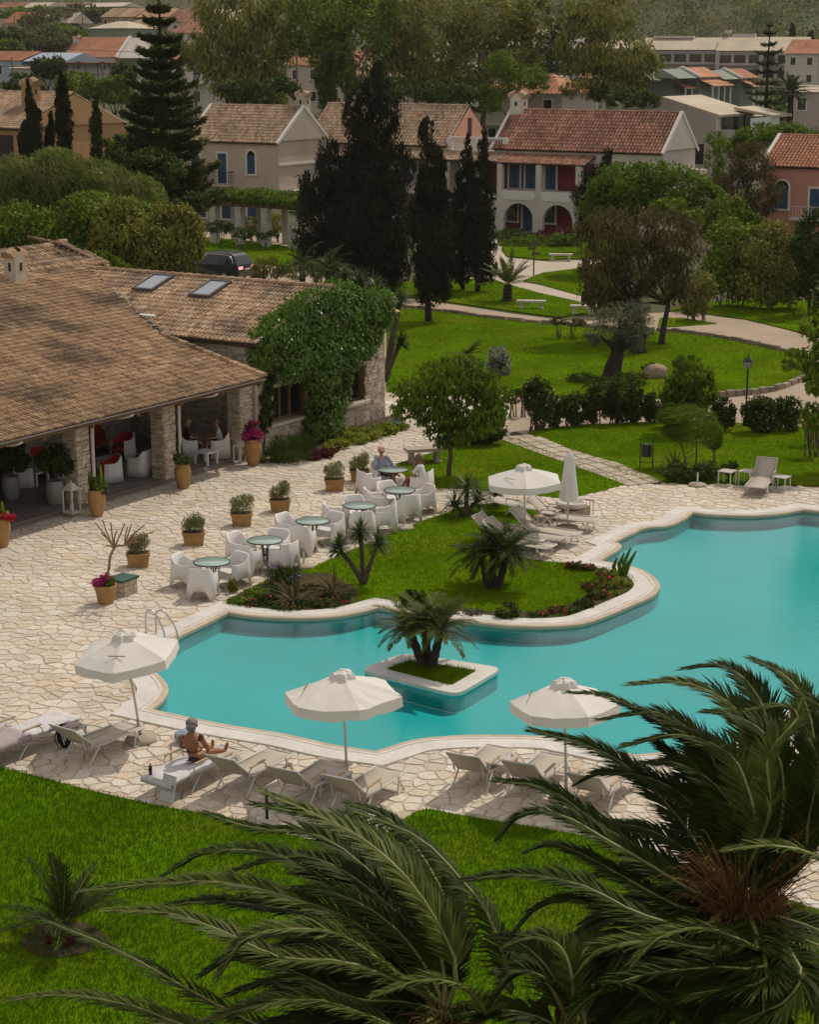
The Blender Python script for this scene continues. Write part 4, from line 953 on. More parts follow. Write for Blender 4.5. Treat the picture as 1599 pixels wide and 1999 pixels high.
def unit(a): return a / np.maximum(1e-9, np.linalg.norm(a, axis=-1, keepdims=True))
def leaf_quads(P, Ax, Nn, ln, wd):
    """diamond leaves: points P, axis Ax, rough normal Nn"""
    n = len(P); Ax = unit(Ax); Sd = unit(np.cross(Ax, Nn)); l = ln * NR.uniform(.65, 1.35, (n, 1)); w_ = wd * NR.uniform(.65, 1.3, (n, 1))
    V = np.stack([P - Ax * l * .5, P + Sd * w_ * .5, P + Ax * l * .5, P - Sd * w_ * .5], 1); return V.reshape(-1, 3)
def cloud(blobs, n, ln, wd, clump=.24, nclump=26, mode='rand', shell=.45, floor_z=None):
    """blobs: (centre, (rx, ry, rz)); leaves gather in clumps near the surface of the blobs, with gaps between"""
    wts = np.array([max(b[1][0], .05) * max(b[1][2], .05) for b in blobs]); wts /= wts.sum(); out_p = []; out_o = []
    for (c, r_), w_ in zip(blobs, wts):
        k = max(8, int(n * w_)); c = np.array(c); r_ = np.array(r_); m = max(5, int(nclump * (w_ * len(blobs)) ** .5))
        d = unit(NR.normal(size=(m, 3))); rad = NR.uniform(shell, 1, (m, 1)) ** .6; cc = d * rad
        idx = NR.integers(0, m, k); p = cc[idx] + NR.normal(size=(k, 3)) * clump * NR.uniform(.6, 1.25, (m, 1))[idx]
        q = np.linalg.norm(p, axis=1, keepdims=True); p = np.where(q > 1.12, p / q * NR.uniform(.9, 1.12, (k, 1)), p)
        out_p.append(c + p * r_); out_o.append(unit(p) * .7 + d[idx] * .5)
    P = np.concatenate(out_p); Ou = np.concatenate(out_o)
    if floor_z is not None: P[:, 2] = np.maximum(P[:, 2], floor_z + NR.uniform(0, .12, len(P)))
    k = len(P); rnd = NR.normal(size=(k, 3))
    if mode == 'up': Ax = np.array([0, 0, 1.]) + rnd * .33 + Ou * .25; Nn = Ou + rnd[:, [1, 2, 0]] * .5
    elif mode == 'droop': Ax = np.array([0, 0, -1.]) + rnd * .4 + Ou * .35; Nn = Ou + rnd[:, [1, 2, 0]] * .6
    elif mode == 'reed': Ax = np.array([-.55, 0, .9]) + rnd * .6; Nn = Ou + rnd[:, [1, 2, 0]] * .9
    elif mode == 'wind': Ax = np.array([-1., 0, -.25]) + rnd * .3; Nn = Ou + rnd[:, [1, 2, 0]] * .6
    else: Ax = rnd; Nn = Ou + np.array([0, 0, .6]) + rnd[:, [1, 2, 0]] * .8
    return leaf_quads(P, Ax, Nn, ln, wd)
def leaves_obj(name, V, m, parent=None, loc=None, kind=None):
    V = np.asarray(V)
    me = np_mesh(name, V, np.arange(len(V)), 4); return link(name, me, m, parent, loc=loc, kind=kind)
def px_blobs(bl, Y, base):
    out = []
    for q in bl:
        cx, cy, rx, ry = q[:4]; dy = q[4] if len(q) > 4 else 0; c = D(cx, cy, Y + dy); s = ppm(c); out.append((c - base, (rx / s, rx / s * .85, ry / s)))
    return out
def limb(b, a, c, r0, r1, n=5, wob=.12):
    a, c = Vector(a), Vector(c); pts = []
    L = (c - a).length
    for i in range(n):
        t = i / (n - 1); p = a.lerp(c, t); k = math.sin(t * math.pi) * wob * L
        pts.append(p + Vector((random.uniform(-.5, .5), random.uniform(-.5, .5), random.uniform(.0, .5))) * k)
    b.tube(pts, [r0 + (r1 - r0) * i / (n - 1) for i in range(n)], 6)
def tree(name, label, base, Y, blobs, n, leaf=(.2, .1), m='leaf_green', tr=.18, bark='bark', cat='tree', group=None, mode='rand', clump=.185, nclump=26, shell=.45, trunks=None, limbs=6, ground=0.):
    """base: photo x of the foot (a number) or its ground point; Y: distance"""
    if not isinstance(base, Vector): base = Vector((D(base, 400, Y).x, Y, ground))
    t = thing(name, base, 0, label, cat, group); bl = px_blobs(blobs, Y, base)
    b = MB(); top = max(bl, key=lambda q: q[1][0] * q[1][2])[0]
    heads = trunks or [((0, 0), None)]
    for (ox, oy), tp in heads:
        tp_ = Vector(top) if tp is None else D(tp[0], tp[1], Y) - base
        fork = Vector((ox, oy, 0)).lerp(tp_, .62)
        limb(b, (ox, oy, -.2), fork, tr, tr * .62, 6, .05)
        order = sorted(bl, key=lambda q: (Vector(q[0]) - fork).length)[:limbs]
        for q in order: limb(b, fork, Vector(q[0]) + Vector((random.uniform(-.3, .3) * q[1][0], random.uniform(-.3, .3) * q[1][1], random.uniform(-.2, .5) * q[1][2])), tr * .5, tr * .1)
    b.build('trunk', bark, t, True)
    leaves_obj('crown', cloud(bl, n, leaf[0], leaf[1], clump, nclump, mode, shell), m, t); return t
def shrub(name, label, blobs, Y, n, leaf=(.12, .06), m='leaf_green', cat='shrub', group=None, mode='rand', clump=.21, nclump=22, shell=.4, flowers=None, nf=120, fsize=.08):
    if Y is None or Y < 47:
        Ys = [G(q[0], q[1] + q[3] * .8).y for q in blobs]; Y = sum(Ys) / len(Ys); blobs = [(*q[:4], y_ - Y) for q, y_ in zip(blobs, Ys)]
    xs_ = [q[0] for q in blobs]; base = Vector((D(sum(xs_) / len(xs_), 800, Y).x, Y, 0)); t = thing(name, base, 0, label, cat, group); bl = px_blobs(blobs, Y, base)
    b = MB()
    for q in bl:
        for k in range(4): limb(b, (q[0][0] + random.uniform(-.15, .15), q[0][1] + random.uniform(-.15, .15), -.05), Vector(q[0]) + Vector((random.uniform(-.5, .5) * q[1][0], random.uniform(-.5, .5) * q[1][1], random.uniform(-.1, .6) * q[1][2])), .028, .008, 4)
    b.build('stems', 'bark', t, kind='stuff')
    leaves_obj('foliage', cloud(bl, n, leaf[0], leaf[1], clump, nclump, mode, shell, floor_z=.02), m, t)
    if flowers: leaves_obj('blossom', cloud([(c, tuple(v * 1.04 for v in r_)) for c, r_ in bl], nf, fsize, fsize * .8, .2, 14, 'rand', .9, floor_z=.05), flowers, t)
    return t

# --- tall trees behind the villas
tg = 'tall eucalyptus trees behind the villas'
tree('eucalyptus_tree', 'tall olive eucalyptus with rounded dense crown, leftmost behind the villas', 470, 188, [(455, 30, 75, 70), (425, 95, 50, 55), (510, 95, 62, 66), (455, 150, 55, 48), (515, 170, 60, 42), (540, 40, 50, 50)], 15000, (.5, .2), 'leaf_olive', .35, 'bark', group=tg, mode='droop', nclump=34)
tree('eucalyptus_tree', 'light green poplar with two pale trunks rising behind the tan villa roof', 695, 184, [(620, 25, 70, 60), (690, 60, 72, 72), (640, 115, 52, 52), (700, 150, 44, 36), (740, 20, 50, 40), (590, 70, 40, 40)], 12500, (.42, .2), 'leaf_green', .34, 'bark_pale', group=tg, nclump=34, trunks=[((0, 0), (700, 60)), ((-.8, .5), (672, 70))], shell=.5)
tree('eucalyptus_tree', 'broad olive tree crown with slim brown trunk, third from left behind the villas', 826, 190, [(800, 35, 72, 66), (845, 105, 70, 60), (775, 150, 52, 42), (870, 165, 60, 40), (760, 90, 40, 45)], 12500, (.45, .2), 'leaf_olive', .33, 'bark', group=tg, nclump=34, mode='droop')
tree('eucalyptus_tree', 'olive brown tree crown reaching the top of the frame above the link terrace', 940, 187, [(950, 35, 80, 60), (1005, 90, 60, 60), (925, 120, 55, 50), (960, 165, 62, 36), (1040, 40, 40, 50), (905, 60, 40, 40)], 13500, (.45, .2), 'leaf_olive', .33, 'bark', group=tg, nclump=34)
tree('ash_tree', 'small bright green tree in front of the orange hotel block', 985, 168, [(1020, 148, 52, 22), (985, 128, 40, 28), (960, 190, 26, 30), (1055, 165, 22, 16)], 2600, (.34, .2), 'leaf_bright', .16, limbs=4)
tree('eucalyptus_tree', 'tall eucalyptus with leaning pale trunk and feathery crown left of the hotel', 1162, 182, [(1185, 35, 66, 48), (1140, 95, 56, 46), (1205, 105, 72, 46), (1248, 132, 44, 34), (1150, 155, 58, 40), (1215, 165, 50, 30), (1125, 35, 36, 36), (1280, 122, 20, 18)], 12500, (.48, .18), 'leaf_olive', .32, 'bark_pale', group=tg, mode='droop', nclump=32)
tree('pine_tree', 'dark pine tree standing between the eucalyptus and the grey gabled house', 1080, 250, [(1085, 85, 34, 30), (1070, 125, 34, 28), (1095, 60, 20, 20)], 2600, (.6, .25), 'leaf_dark', .25)
tree('dark_tree', 'dark evergreen tree below the poplars beside the utility pole', 640, 178, [(640, 165, 26, 62), (655, 120, 18, 30)], 3000, (.4, .18), 'leaf_dark', .2, mode='up')
tree('dark_tree', 'dark bushy tree behind the villa chimney under the poplars', 545, 172, [(530, 175, 55, 28), (470, 178, 46, 26)], 3000, (.4, .2), 'leaf_dark', .2)
tree('dark_tree', 'shadowy tree under the crowns behind the long tan roof', 880, 178, [(870, 180, 60, 26), (760, 178, 50, 26), (930, 200, 30, 20)], 3600, (.4, .2), 'leaf_dark', .2)

# --- layered conifers
def layered_conifer(label, px, ytop, ybot, Y, rmax, tiers, sparse=1., ground=0., nb=7, name='araucaria_tree', ypow=1., m='leaf_conifer'):
    base = Vector((D(px, 300, Y).x, Y, ground)); zt = D(px, ytop, Y).z - ground; zb = D(px, ybot, Y).z - ground; t = thing(name, base, 0, label, 'conifer'); b = MB(); b.tube([(0, 0, -.3), (0, 0, zt * .5), (.05, 0, zt)], [.32, .2, .04], 7)
    P = []; A = []; Nn = []
    for i in range(tiers):
        f = i / (tiers - 1); z = zt + (zb - zt) * (f ** ypow) + random.uniform(-.12, .12); rr = rmax * (.10 + .90 * (f ** .75)) * random.uniform(.9, 1.08)
        for k in range(nb):
            a = 2 * math.pi * (k + random.uniform(-.25, .25)) / nb + i * .7; L = rr * random.uniform(.82, 1.1); dv = Vector((math.cos(a), math.sin(a), random.uniform(-.12, .10))); pts = [Vector((0, 0, z)) + dv * L * s + Vector((0, 0, -.10 * L * math.sin(s * 2.6) + .22 * L * s * s)) for s in (0, .25, .5, .75, 1)]
            b.tube(pts, [.06, .045, .03, .02, .01], 4, cap=False)
            sd = np.array([-dv.y, dv.x, 0]); m_ = int(L * 130 * sparse) + 16
            s = NR.uniform(.12, 1.02, m_); cx = np.array([tuple(p) for p in pts]); q = np.stack([np.interp(s, [0, .25, .5, .75, 1], cx[:, j]) for j in range(3)], 1)
            wdt = (.10 + .26 * np.sin(np.clip(s, 0, 1) * 2.6)) * min(L, 3.2) * .62; off = NR.uniform(-1, 1, m_); q += sd * (off * wdt)[:, None]; q[:, 2] += NR.normal(size=m_) * .09 + .12 * np.abs(off) * wdt
            ax = np.array([dv.x, dv.y, .35]) + sd * (off * .9)[:, None] + NR.normal(size=(m_, 3)) * .25; P.append(q); A.append(ax); Nn.append(np.array([0, 0, 1.]) + NR.normal(size=(m_, 3)) * .4)
    b.build('trunk', 'bark_dark', t)
    leaves_obj('crown', leaf_quads(np.concatenate(P), np.concatenate(A), np.concatenate(Nn), .40, .115), m, t); return t
layered_conifer('tall layered dark conifer rising left of the white villa to the top of the frame', 318, -14, 415, 116, 3.5, 19, 1.35, nb=9, ypow=.9)
layered_conifer('slim sparse layered conifer in front of the long hotel at right', 1492, 48, 235, 205, 2.9, 11, .42, nb=6, m='leaf_dark')

# --- cypresses
def cypress(label, px, Y, spires, n, leaf=(.24, .07), tr=.16, group='dark cypresses', m='leaf_cypress', trunk_top=None, lean=0, ground=0.):
    """spires: (x, top, bottom, half width)"""
    base = Vector((D(px, 560, Y).x, Y, ground)); t = thing('cypress_tree', base, 0, label, 'cypress', group); bl = []
    for x, y0, y1, hw in spires:
        k = max(4, int((y1 - y0) / (hw * 1.1)))
        for i in range(k):
            f = (i + .5) / k; y = y0 + (y1 - y0) * f; prof = min(1, .32 + 1.5 * f) * (1 if f < .72 else 1 - (f - .72) * 1.3); r_ = hw * prof * random.uniform(.82, 1.12)
            bl.append((x + random.uniform(-.18, .18) * hw + lean * (1 - f), y, r_, (y1 - y0) / k * .78, random.uniform(-.4, .4) * hw / 30))
    B = px_blobs(bl, Y, base); b = MB(); limb(b, (0, 0, -.2), Vector(B[len(B) // 2][0]) * .6, tr, tr * .6, 5, .04); b.build('trunk', 'bark_dark', t, True)
    leaves_obj('crown', cloud(B, n, leaf[0], leaf[1], .26, 22, 'up', .4), m, t); return t
cypress('huge broad dark cypress clump with many spires in front of the long villa', 720, 103, [(735, 142, 545, 46), (690, 195, 530, 50), (770, 205, 545, 40), (640, 285, 530, 48), (603, 345, 515, 36), (690, 330, 560, 70), (750, 340, 560, 50), (712, 160, 400, 30)], 52000, (.26, .08), .35)
cypress('tall single dark cypress with bare trunk foot beside the drive', 838, 91.5, [(840, 245, 582, 40), (822, 330, 585, 26), (862, 320, 580, 26)], 22000, (.22, .07), .2)
cypress('narrow dark cypress, left one of the pair beside the plaza', 905, 104, [(903, 305, 548, 25), (890, 380, 545, 18)], 11000, (.22, .07), .14)
cypress('leaning dark cypress with windblown tip, right one of the pair beside the plaza', 932, 103, [(946, 285, 545, 30), (918, 262, 350, 10), (950, 250, 330, 8), (930, 330, 540, 22)], 14000, (.22, .07), .16, lean=-6)
cypress('short dark cypress beside the loggia of the red roofed villa', 1160, 124, [(1185, 290, 420, 18), (1150, 340, 455, 32), (1170, 320, 450, 22)], 8000, (.26, .08))
g5 = 'thin cypresses by the ochre house'
cypress('leaning dark cypress, second from left by the ochre house', 72, 118, [(66, 190, 318, 22), (58, 158, 240, 8)], 7000, (.24, .08), group=g5, lean=-5)
cypress('tallest column cypress with square top by the ochre house', 124, 117, [(124, 150, 325, 19), (120, 143, 240, 12)], 7500, (.24, .08), group=g5)
cypress('small pointed cypress between the two tallest by the ochre house', 97, 119, [(97, 222, 318, 11)], 2600, (.24, .08), group=g5)
cypress('short leftmost cypress by the ochre house', 44, 119, [(45, 238, 305, 11)], 2200, (.24, .08), group=g5)
cypress('thin cypress standing alone at the right end of the ochre house', 187, 120, [(187, 188, 320, 13)], 3200, (.24, .08), group=g5, m='leaf_dark')
cypress('dark pointed cypress on the hill above the hotel, left one', 1550, 430, [(1548, 48, 92, 9)], 900, (.8, .3), group='hill cypresses', ground=4.); cypress('dark pointed cypress on the hill above the hotel, right one', 1582, 430, [(1583, 62, 98, 9)], 900, (.8, .3), group='hill cypresses', ground=4.)

# --- trees and shrubs left of and behind the restaurant
shrub('reed_thicket', 'tall pale green reed thicket behind the restaurant roof', [(30, 360, 60, 55), (110, 355, 70, 60), (190, 370, 70, 55), (262, 392, 60, 50), (60, 410, 80, 50), (170, 420, 80, 50)], 101, 24000, (.42, .07), 'leaf_reed', 'reeds', mode='reed', clump=.34)
t = thing('pampas_stems', D(200, 400, 100) * 1, 0, 'bare leaning plume stems above the reed thicket', 'reeds'); t.location.z = 0; b = MB()
for i in range(34):
    x = random.uniform(40, 300); yb = 365 + (x - 40) * .13 + random.uniform(-10, 25); a = D(x, yb, 100) - t.location; c = D(x - random.uniform(14, 34), yb - random.uniform(45, 75), 100) - t.location; b.tube([a, a.lerp(c, .55) + Vector((.06, 0, .05)), c], [.022, .018, .01], 4); 
b.build('stems', 'plume', t, kind='stuff')
sg = 'rounded shrubs behind the restaurant roof'
for i, (bl, Y, n, m_, lb) in enumerate([
 ([(40, 450, 60, 55), (10, 480, 45, 50), (70, 480, 50, 45)], 86, 6500, 'leaf_green', 'rounded green shrub at the left edge above the restaurant ridge'),
 ([(140, 440, 62, 55), (120, 485, 60, 45), (175, 480, 50, 45)], 85, 7500, 'leaf_green', 'wide green shrub behind the rear roof block'),
 ([(235, 450, 58, 62), (215, 500, 50, 40), (270, 480, 50, 50)], 83, 7500, 'leaf_olive', 'large olive green shrub between the rear roof block and the skylights'),
 ([(330, 450, 60, 55), (350, 490, 50, 48), (310, 500, 45, 40), (372, 455, 30, 45)], 82, 8000, 'leaf_olive', 'big dense shrub just left of the parked black car'),
 ([(180, 405, 55, 30), (255, 415, 45, 30)], 93, 3600, 'leaf_green', 'bright topped shrub in front of the reeds'),
 ([(195, 515, 30, 22), (228, 520, 30, 18)], 79, 1500, 'leaf_bright', 'small bright shrub peeping over the wing ridge')]):
    shrub('shrub', lb, bl, Y, n, (.24, .11), m_, group=sg)
shrub('shrub', 'dark bush at the foot of the layered conifer', [(300, 330, 60, 40), (240, 320, 40, 36), (365, 400, 40, 25)], 112, 4500, (.3, .13), 'leaf_dark')
shrub('shrub', 'green bush at the right foot of the thin cypress', [(205, 305, 26, 30), (238, 290, 30, 30)], 121, 2200, (.3, .13), 'leaf_green')
# --- right side garden
tree('ficus_tree', 'big round bright green tree in front of the red roofed villa', 1260, 112, [(1230, 372, 78, 55), (1310, 372, 78, 50), (1180, 400, 50, 48), (1375, 400, 46, 40), (1265, 340, 50, 28)], 14000, (.26, .14), 'leaf_bright', .25, nclump=36)
tree('tamarisk_tree', 'brown feathery tamarisk with leaning trunks beside the drive', Vector((G(1268, 648).x, 84, 0)), 85, [(1180, 465, 60, 58), (1250, 450, 70, 45), (1320, 470, 56, 58), (1170, 540, 48, 55), (1235, 540, 60, 56), (1310, 545, 55, 52), (1190, 590, 50, 28)], 15000, (.26, .07), 'leaf_brown', .16, 'bark_dark', mode='droop', trunks=[((0, 0), (1315, 545)), ((-1.4, .3), (1215, 520)), ((-.9, 0), (1240, 530))], nclump=34)
tree('olive_tree', 'old olive tree with thick twisted trunk and silvery crown on the lawn', Vector((G(1192, 735).x, G(1192, 735).y, 0)), G(1192, 735).y, [(1215, 632, 58, 40), (1170, 655, 34, 22), (1245, 650, 32, 40), (1240, 605, 30, 22)], 5200, (.14, .045), 'leaf_silver', .42, 'bark_dark', limbs=4, trunks=[((0, 0), (1215, 655))])
t = thing('olive_tree', G(1245, 690), 0, 'stump like second olive trunk with few leaves behind the old olive', 'tree'); b = MB(); b.tube([(.1, 0, -.1), (0, 0, .5), (-.25, 0, 1.3)], [.36, .28, .18], 8); b.tube([(.1, 0, .3), (.35, 0, 1.2)], [.22, .14], 7); b.build('trunk', 'bark_dark', t, True); leaves_obj('crown', cloud([((-.2, 0, 1.6), (.7, .6, .6))], 900, .14, .05), 'leaf_silver', t)
tree('leafy_tree', 'reddish brown tree between the villa gable and the salmon house', 1465, 128, [(1465, 320, 46, 42), (1440, 370, 42, 46), (1490, 375, 42, 44), (1465, 415, 40, 24)], 6000, (.28, .11), 'leaf_brown', .2, mode='droop')
for bl, Y, n, m_, lb in [
 ([(1430, 475, 52, 48), (1405, 530, 45, 48), (1450, 550, 42, 42)], 97, 7000, 'leaf_green', 'tall green shrub right of the tamarisk'),
 ([(1510, 490, 58, 55), (1490, 550, 50, 45), (1545, 545, 45, 45)], 96, 8500, 'leaf_olive', 'wide olive shrub in front of the salmon house'),
 ([(1585, 470, 40, 60), (1595, 550, 40, 55)], 94, 5200, 'leaf_dark', 'dark tall shrub at the right edge below the salmon house'),
 ([(1420, 410, 40, 30), (1395, 440, 35, 28), (1455, 440, 40, 26)], 106, 4000, 'leaf_green', 'mid green shrub behind the tamarisk, beside the round bright tree'),
 ([(1375, 570, 26, 36), (1355, 600, 22, 20)], 92, 1800, 'leaf_olive', 'small shrub at the foot of the tamarisk on its right'),
 ([(1500, 265, 60, 24), (1560, 262, 50, 26), (1450, 290, 34, 24), (1590, 290, 40, 30)], 158, 5500, 'leaf_bright', 'bright green thicket above the salmon house roof'),
 ([(1400, 285, 26, 30), (1400, 330, 24, 30)], 140, 1600, 'leaf_green', 'slim green shrub right of the villa gable'),
 ([(1340, 425, 34, 22), (1310, 410, 40, 25)], 104, 2400, 'leaf_green', 'low bright foliage under the round bright tree'),
 ([(1170, 175, 20, 20), (1215, 195, 30, 16), (1265, 195, 26, 16)], 176, 1500, 'leaf_dark', 'dark bushes behind the red villa ridge'),
 ([(1070, 470, 45, 17), (1015, 480, 40, 16), (1110, 470, 30, 14)], 128, 2200, 'leaf_bright', 'low bed of lush leaves before the arcade of the red roofed villa'),
 ([(1000, 460, 40, 14)], 130, 900, 'leaf_dark', 'low dark bush left of the arcade steps'),
 ([(1080, 455, 40, 12)], 131, 800, 'leaf_red', 'dark red leaved plants under the arcade')]:
    shrub('shrub', lb, bl, Y, n, (.26, .11) if Y < 150 else (.4, .2), m_)
# hedge shrubs along the drive
hg = 'hedge shrubs along the drive'
for x, yt, yb, hw, m_, lb, fl in [(1050, 738, 840, 30, 'leaf_dark', 'large tall hedge shrub with pale tips, left end by the flagstone path', 'petal_white'), (1082, 772, 836, 18, 'leaf_dark', 'slim hedge shrub next to the large left one', None), (1118, 765, 832, 26, 'leaf_dark', 'clipped hedge shrub with bare stems, third from left', None), (1160, 758, 828, 26, 'leaf_dark', 'clipped hedge shrub with bare stems, fourth from left', None), (1205, 750, 828, 26, 'leaf_dark', 'clipped hedge shrub, fifth from left, opposite the olive tree', None), (1238, 752, 826, 20, 'leaf_dark', 'narrow hedge shrub, sixth from left', None), (1272, 768, 826, 20, 'leaf_dark', 'narrow hedge shrub left of the weeping saplings', None), (1318, 772, 836, 26, 'leaf_brown', 'brownish hedge shrub behind the weeping saplings', None), (1412, 778, 842, 24, 'leaf_dark', 'upright hedge shrub left of the street lamp', None), (1482, 775, 845, 34, 'leaf_dark', 'wide hedge shrub with white blossom right of the street lamp', 'petal_white'), (1538, 770, 842, 28, 'leaf_dark', 'hedge shrub with pale tips at the right end', 'petal_white')]:
    Y = G(x, yb).y; h = (yb - yt) / 2
    shrub('hedge_shrub', lb, [(x, yt + h * .7, hw, h * .75), (x + hw * .2, yt + h * 1.3, hw * .85, h * .7), (x - hw * .3, yt + h * .95, hw * .7, h * .7)], Y, int(hw * 130), (.13, .06), m_, group=hg, flowers=fl, nf=90, fsize=.07)
tree('laurel_tree', 'bright green young tree behind the weeping saplings', 1345, 64, [(1345, 735, 46, 34), (1325, 765, 36, 34), (1370, 765, 30, 36), (1345, 715, 30, 20), (1350, 800, 30, 20)], 4200, (.17, .08), 'leaf_bright', .06, mode='up')
for x, y0, tx, bl, lb in [(1358, 912, 1352, [(1330, 808, 42, 22), (1362, 822, 32, 34), (1385, 838, 18, 36), (1345, 850, 28, 26)], 'weeping sapling with windblown lime crown, middle of three by the trash bin'), (1394, 905, 1398, [(1396, 850, 14, 26)], 'thin weeping sapling, right one of three'), (1345, 910, 1340, [(1322, 842, 26, 16), (1310, 815, 24, 16)], 'very thin leaning sapling, left one of three')]:
    Yb = G(x, y0).y; tree('weeping_sapling', lb, Vector((G(x, y0).x, Yb, 0)), Yb, bl, 1900, (.24, .025), 'leaf_bright', .035, 'bark', group='weeping saplings', mode='wind', limbs=3, clump=.3)
# the airy tree by the terrace
Yt = G(877, 930).y
tree('mulberry_tree', 'airy broad leaved tree with slim trunk beside the terrace tables', Vector((G(877, 930).x, Yt, 0)), Yt, [(880, 740, 70, 38), (820, 765, 60, 30), (945, 760, 50, 36), (850, 800, 66, 34), (925, 820, 56, 36), (795, 800, 34, 20), (880, 850, 50, 24), (965, 795, 36, 30), (900, 715, 50, 22)], 6800, (.17, .10), 'leaf_bright', .085, 'bark', limbs=9, mode='droop', clump=.2, nclump=30, shell=.3)
shrub('shrub', 'dark spreading bush behind the trunk of the airy terrace tree', [(915, 845, 50, 28), (955, 835, 34, 26), (880, 860, 28, 22)], 62, 3600, (.16, .08), 'leaf_dark')
shrub('shrub', 'tall grey white variegated shrub at the lawn edge behind the airy tree', [(972, 695, 22, 22), (982, 722, 18, 26), (962, 710, 14, 18)], 76, 1500, (.14, .09), 'leaf_grey')
shrub('shrub', 'low planting with red flowers beside the drive corner', [(1000, 775, 22, 12), (1020, 765, 14, 10)], 67, 500, (.12, .06), 'leaf_dark', flowers='petal_red', nf=40, fsize=.1)
shrub('ground_cover', 'dark low ground cover round the foot of the old olive', [(1150, 738, 40, 10), (1230, 742, 40, 14), (1190, 752, 50, 12), (1270, 720, 18, 12)], None, 2200, (.12, .07), 'leaf_dark', cat='ground cover')
shrub('shrub', 'grey brown low bush on stones at the top edge of the olive lawn', [(1090, 626, 18, 8), (1120, 630, 24, 8)], 86, 700, (.14, .06), 'leaf_brown')
tree('chestnut_tree', 'leafy tree reaching in from the right edge with hanging branches', Vector((D(1660, 800, 58).x, 58, 0)), 58, [(1585, 640, 22, 26), (1560, 700, 26, 20), (1590, 740, 22, 30), (1585, 810, 18, 18), (1540, 712, 16, 8), (1640, 700, 60, 70), (1660, 780, 50, 50)], 3600, (.22, .12), 'leaf_green', .12, limbs=7, mode='droop', clump=.2)
shrub('flower_bush', 'pink flowering bush at the right edge beyond the hedge', [(1585, 800, 20, 14), (1600, 812, 20, 16)], 62, 700, (.12, .06), 'leaf_bright', flowers='petal_pink', nf=120, fsize=.09, cat='flowers')
shrub('shrub', 'low bright shrub at the right end of the hedge', [(1580, 825, 20, 12), (1600, 830, 20, 12)], 60, 700, (.12, .06), 'leaf_lime')
# bed under the saplings
shrub('flax_bed', 'low dark shrubs under the weeping saplings', [(1318, 920, 30, 14), (1385, 918, 30, 18), (1425, 912, 16, 14), (1345, 930, 40, 10)], 56.5, 2600, (.14, .05), 'leaf_dark')
# ivy on the wing
t = thing('ivy', ST3(3.6, -.3), UANG, 'thick green ivy mound covering the gable of the restaurant wing', 'ivy'); Rl = rotz(-UANG); B = []
for cx, cy, rx, ry, dt in [(545, 655, 50, 45, .1), (600, 630, 60, 62, .0), (660, 620, 62, 62, -.1), (715, 615, 46, 48, -.1), (645, 580, 52, 34, .3), (600, 685, 60, 50, -.1), (655, 690, 55, 48, -.2), (700, 665, 40, 45, -.1), (520, 680, 30, 42, .1), (640, 735, 44, 40, -.2), (640, 780, 38, 45, -.2), (632, 830, 34, 40, -.25), (565, 715, 40, 34, 0), (742, 600, 22, 40, -.1)]:
    s_, z = None, None
    d = np.array(ray(cx, cy)); Vn = np.array([V2.x, V2.y]); k = (dt - .2 + Vn @ np.array([O2.x, O2.y])) / (Vn @ d[:2]); p = Vector(d * k) + Vector((0, 0, EYE)); sc_ = ppm(p); q = Rl @ (p - t.location); B.append((q, (rx / sc_ / .62, .60, ry / sc_)))
leaves_obj('foliage', cloud(B, 52000, .125, .085, .20, 60, 'droop', .35), 'leaf_ivy', t); b = MB()
for k in range(7): limb(b, (.3 + k * .12 - .4, .1, 0), (.2 + k * .3 - 1, 0, 2.6), .06, .02, 5)
b.build('stems', 'bark', t)
t = thing('climber', ST3(.2, -.15), UANG, 'dark climber growing beside the white downpipe at the wing corner', 'climber'); leaves_obj('foliage', cloud([((.25, 0, 1.9), (.35, .18, .5)), ((.15, 0, 1.2), (.28, .18, .4)), ((.35, 0, 2.5), (.3, .15, .25))], 800, .17, .12, .25, 10), 'leaf_dark', t); b = MB(); limb(b, (0, 0, 0), (.2, 0, 2.2), .03, .015); b.build('stems', 'bark', t)
# planting strip along the wing
st_poly = [ST3(.3, -1.9), ST3(.2, -.02), ST3(8.0, -.02), ST3(8.3, -.9), ST3(5.2, -1.0), ST3(3.0, -1.5), ST3(1.6, -2.0)]
structure(sheet('flower_bed', ccw([p.to_2d() for p in st_poly]), .03, 'soil', thick=.05))
shrub('rosemary_bush', 'round dark rosemary bush at the foot of the wing window', [(565, 878, 46, 30), (590, 874, 28, 24), (538, 885, 22, 22)], None, 6500, (.12, .02), 'leaf_dark', mode='up')
shrub('ground_cover', 'yellow green ground cover along the foot of the restaurant wing', [(660, 868, 26, 10), (690, 856, 30, 12), (722, 848, 30, 12), (750, 838, 28, 14), (645, 876, 18, 9), (778, 832, 20, 9), (700, 842, 30, 10), (670, 852, 26, 10)], None, 5200, (.13, .06), 'leaf_lime', cat='ground cover')
shrub('ground_cover', 'dark red leaved plants between the rosemary and the ivy foot', [(630, 886, 22, 10), (648, 876, 16, 8), (610, 892, 18, 8)], None, 1100, (.14, .05), 'leaf_red', cat='ground cover')
shrub('shrub', 'small lime plant beside the big flower urn', [(512, 898, 10, 8)], None, 200, (.12, .06), 'leaf_lime')

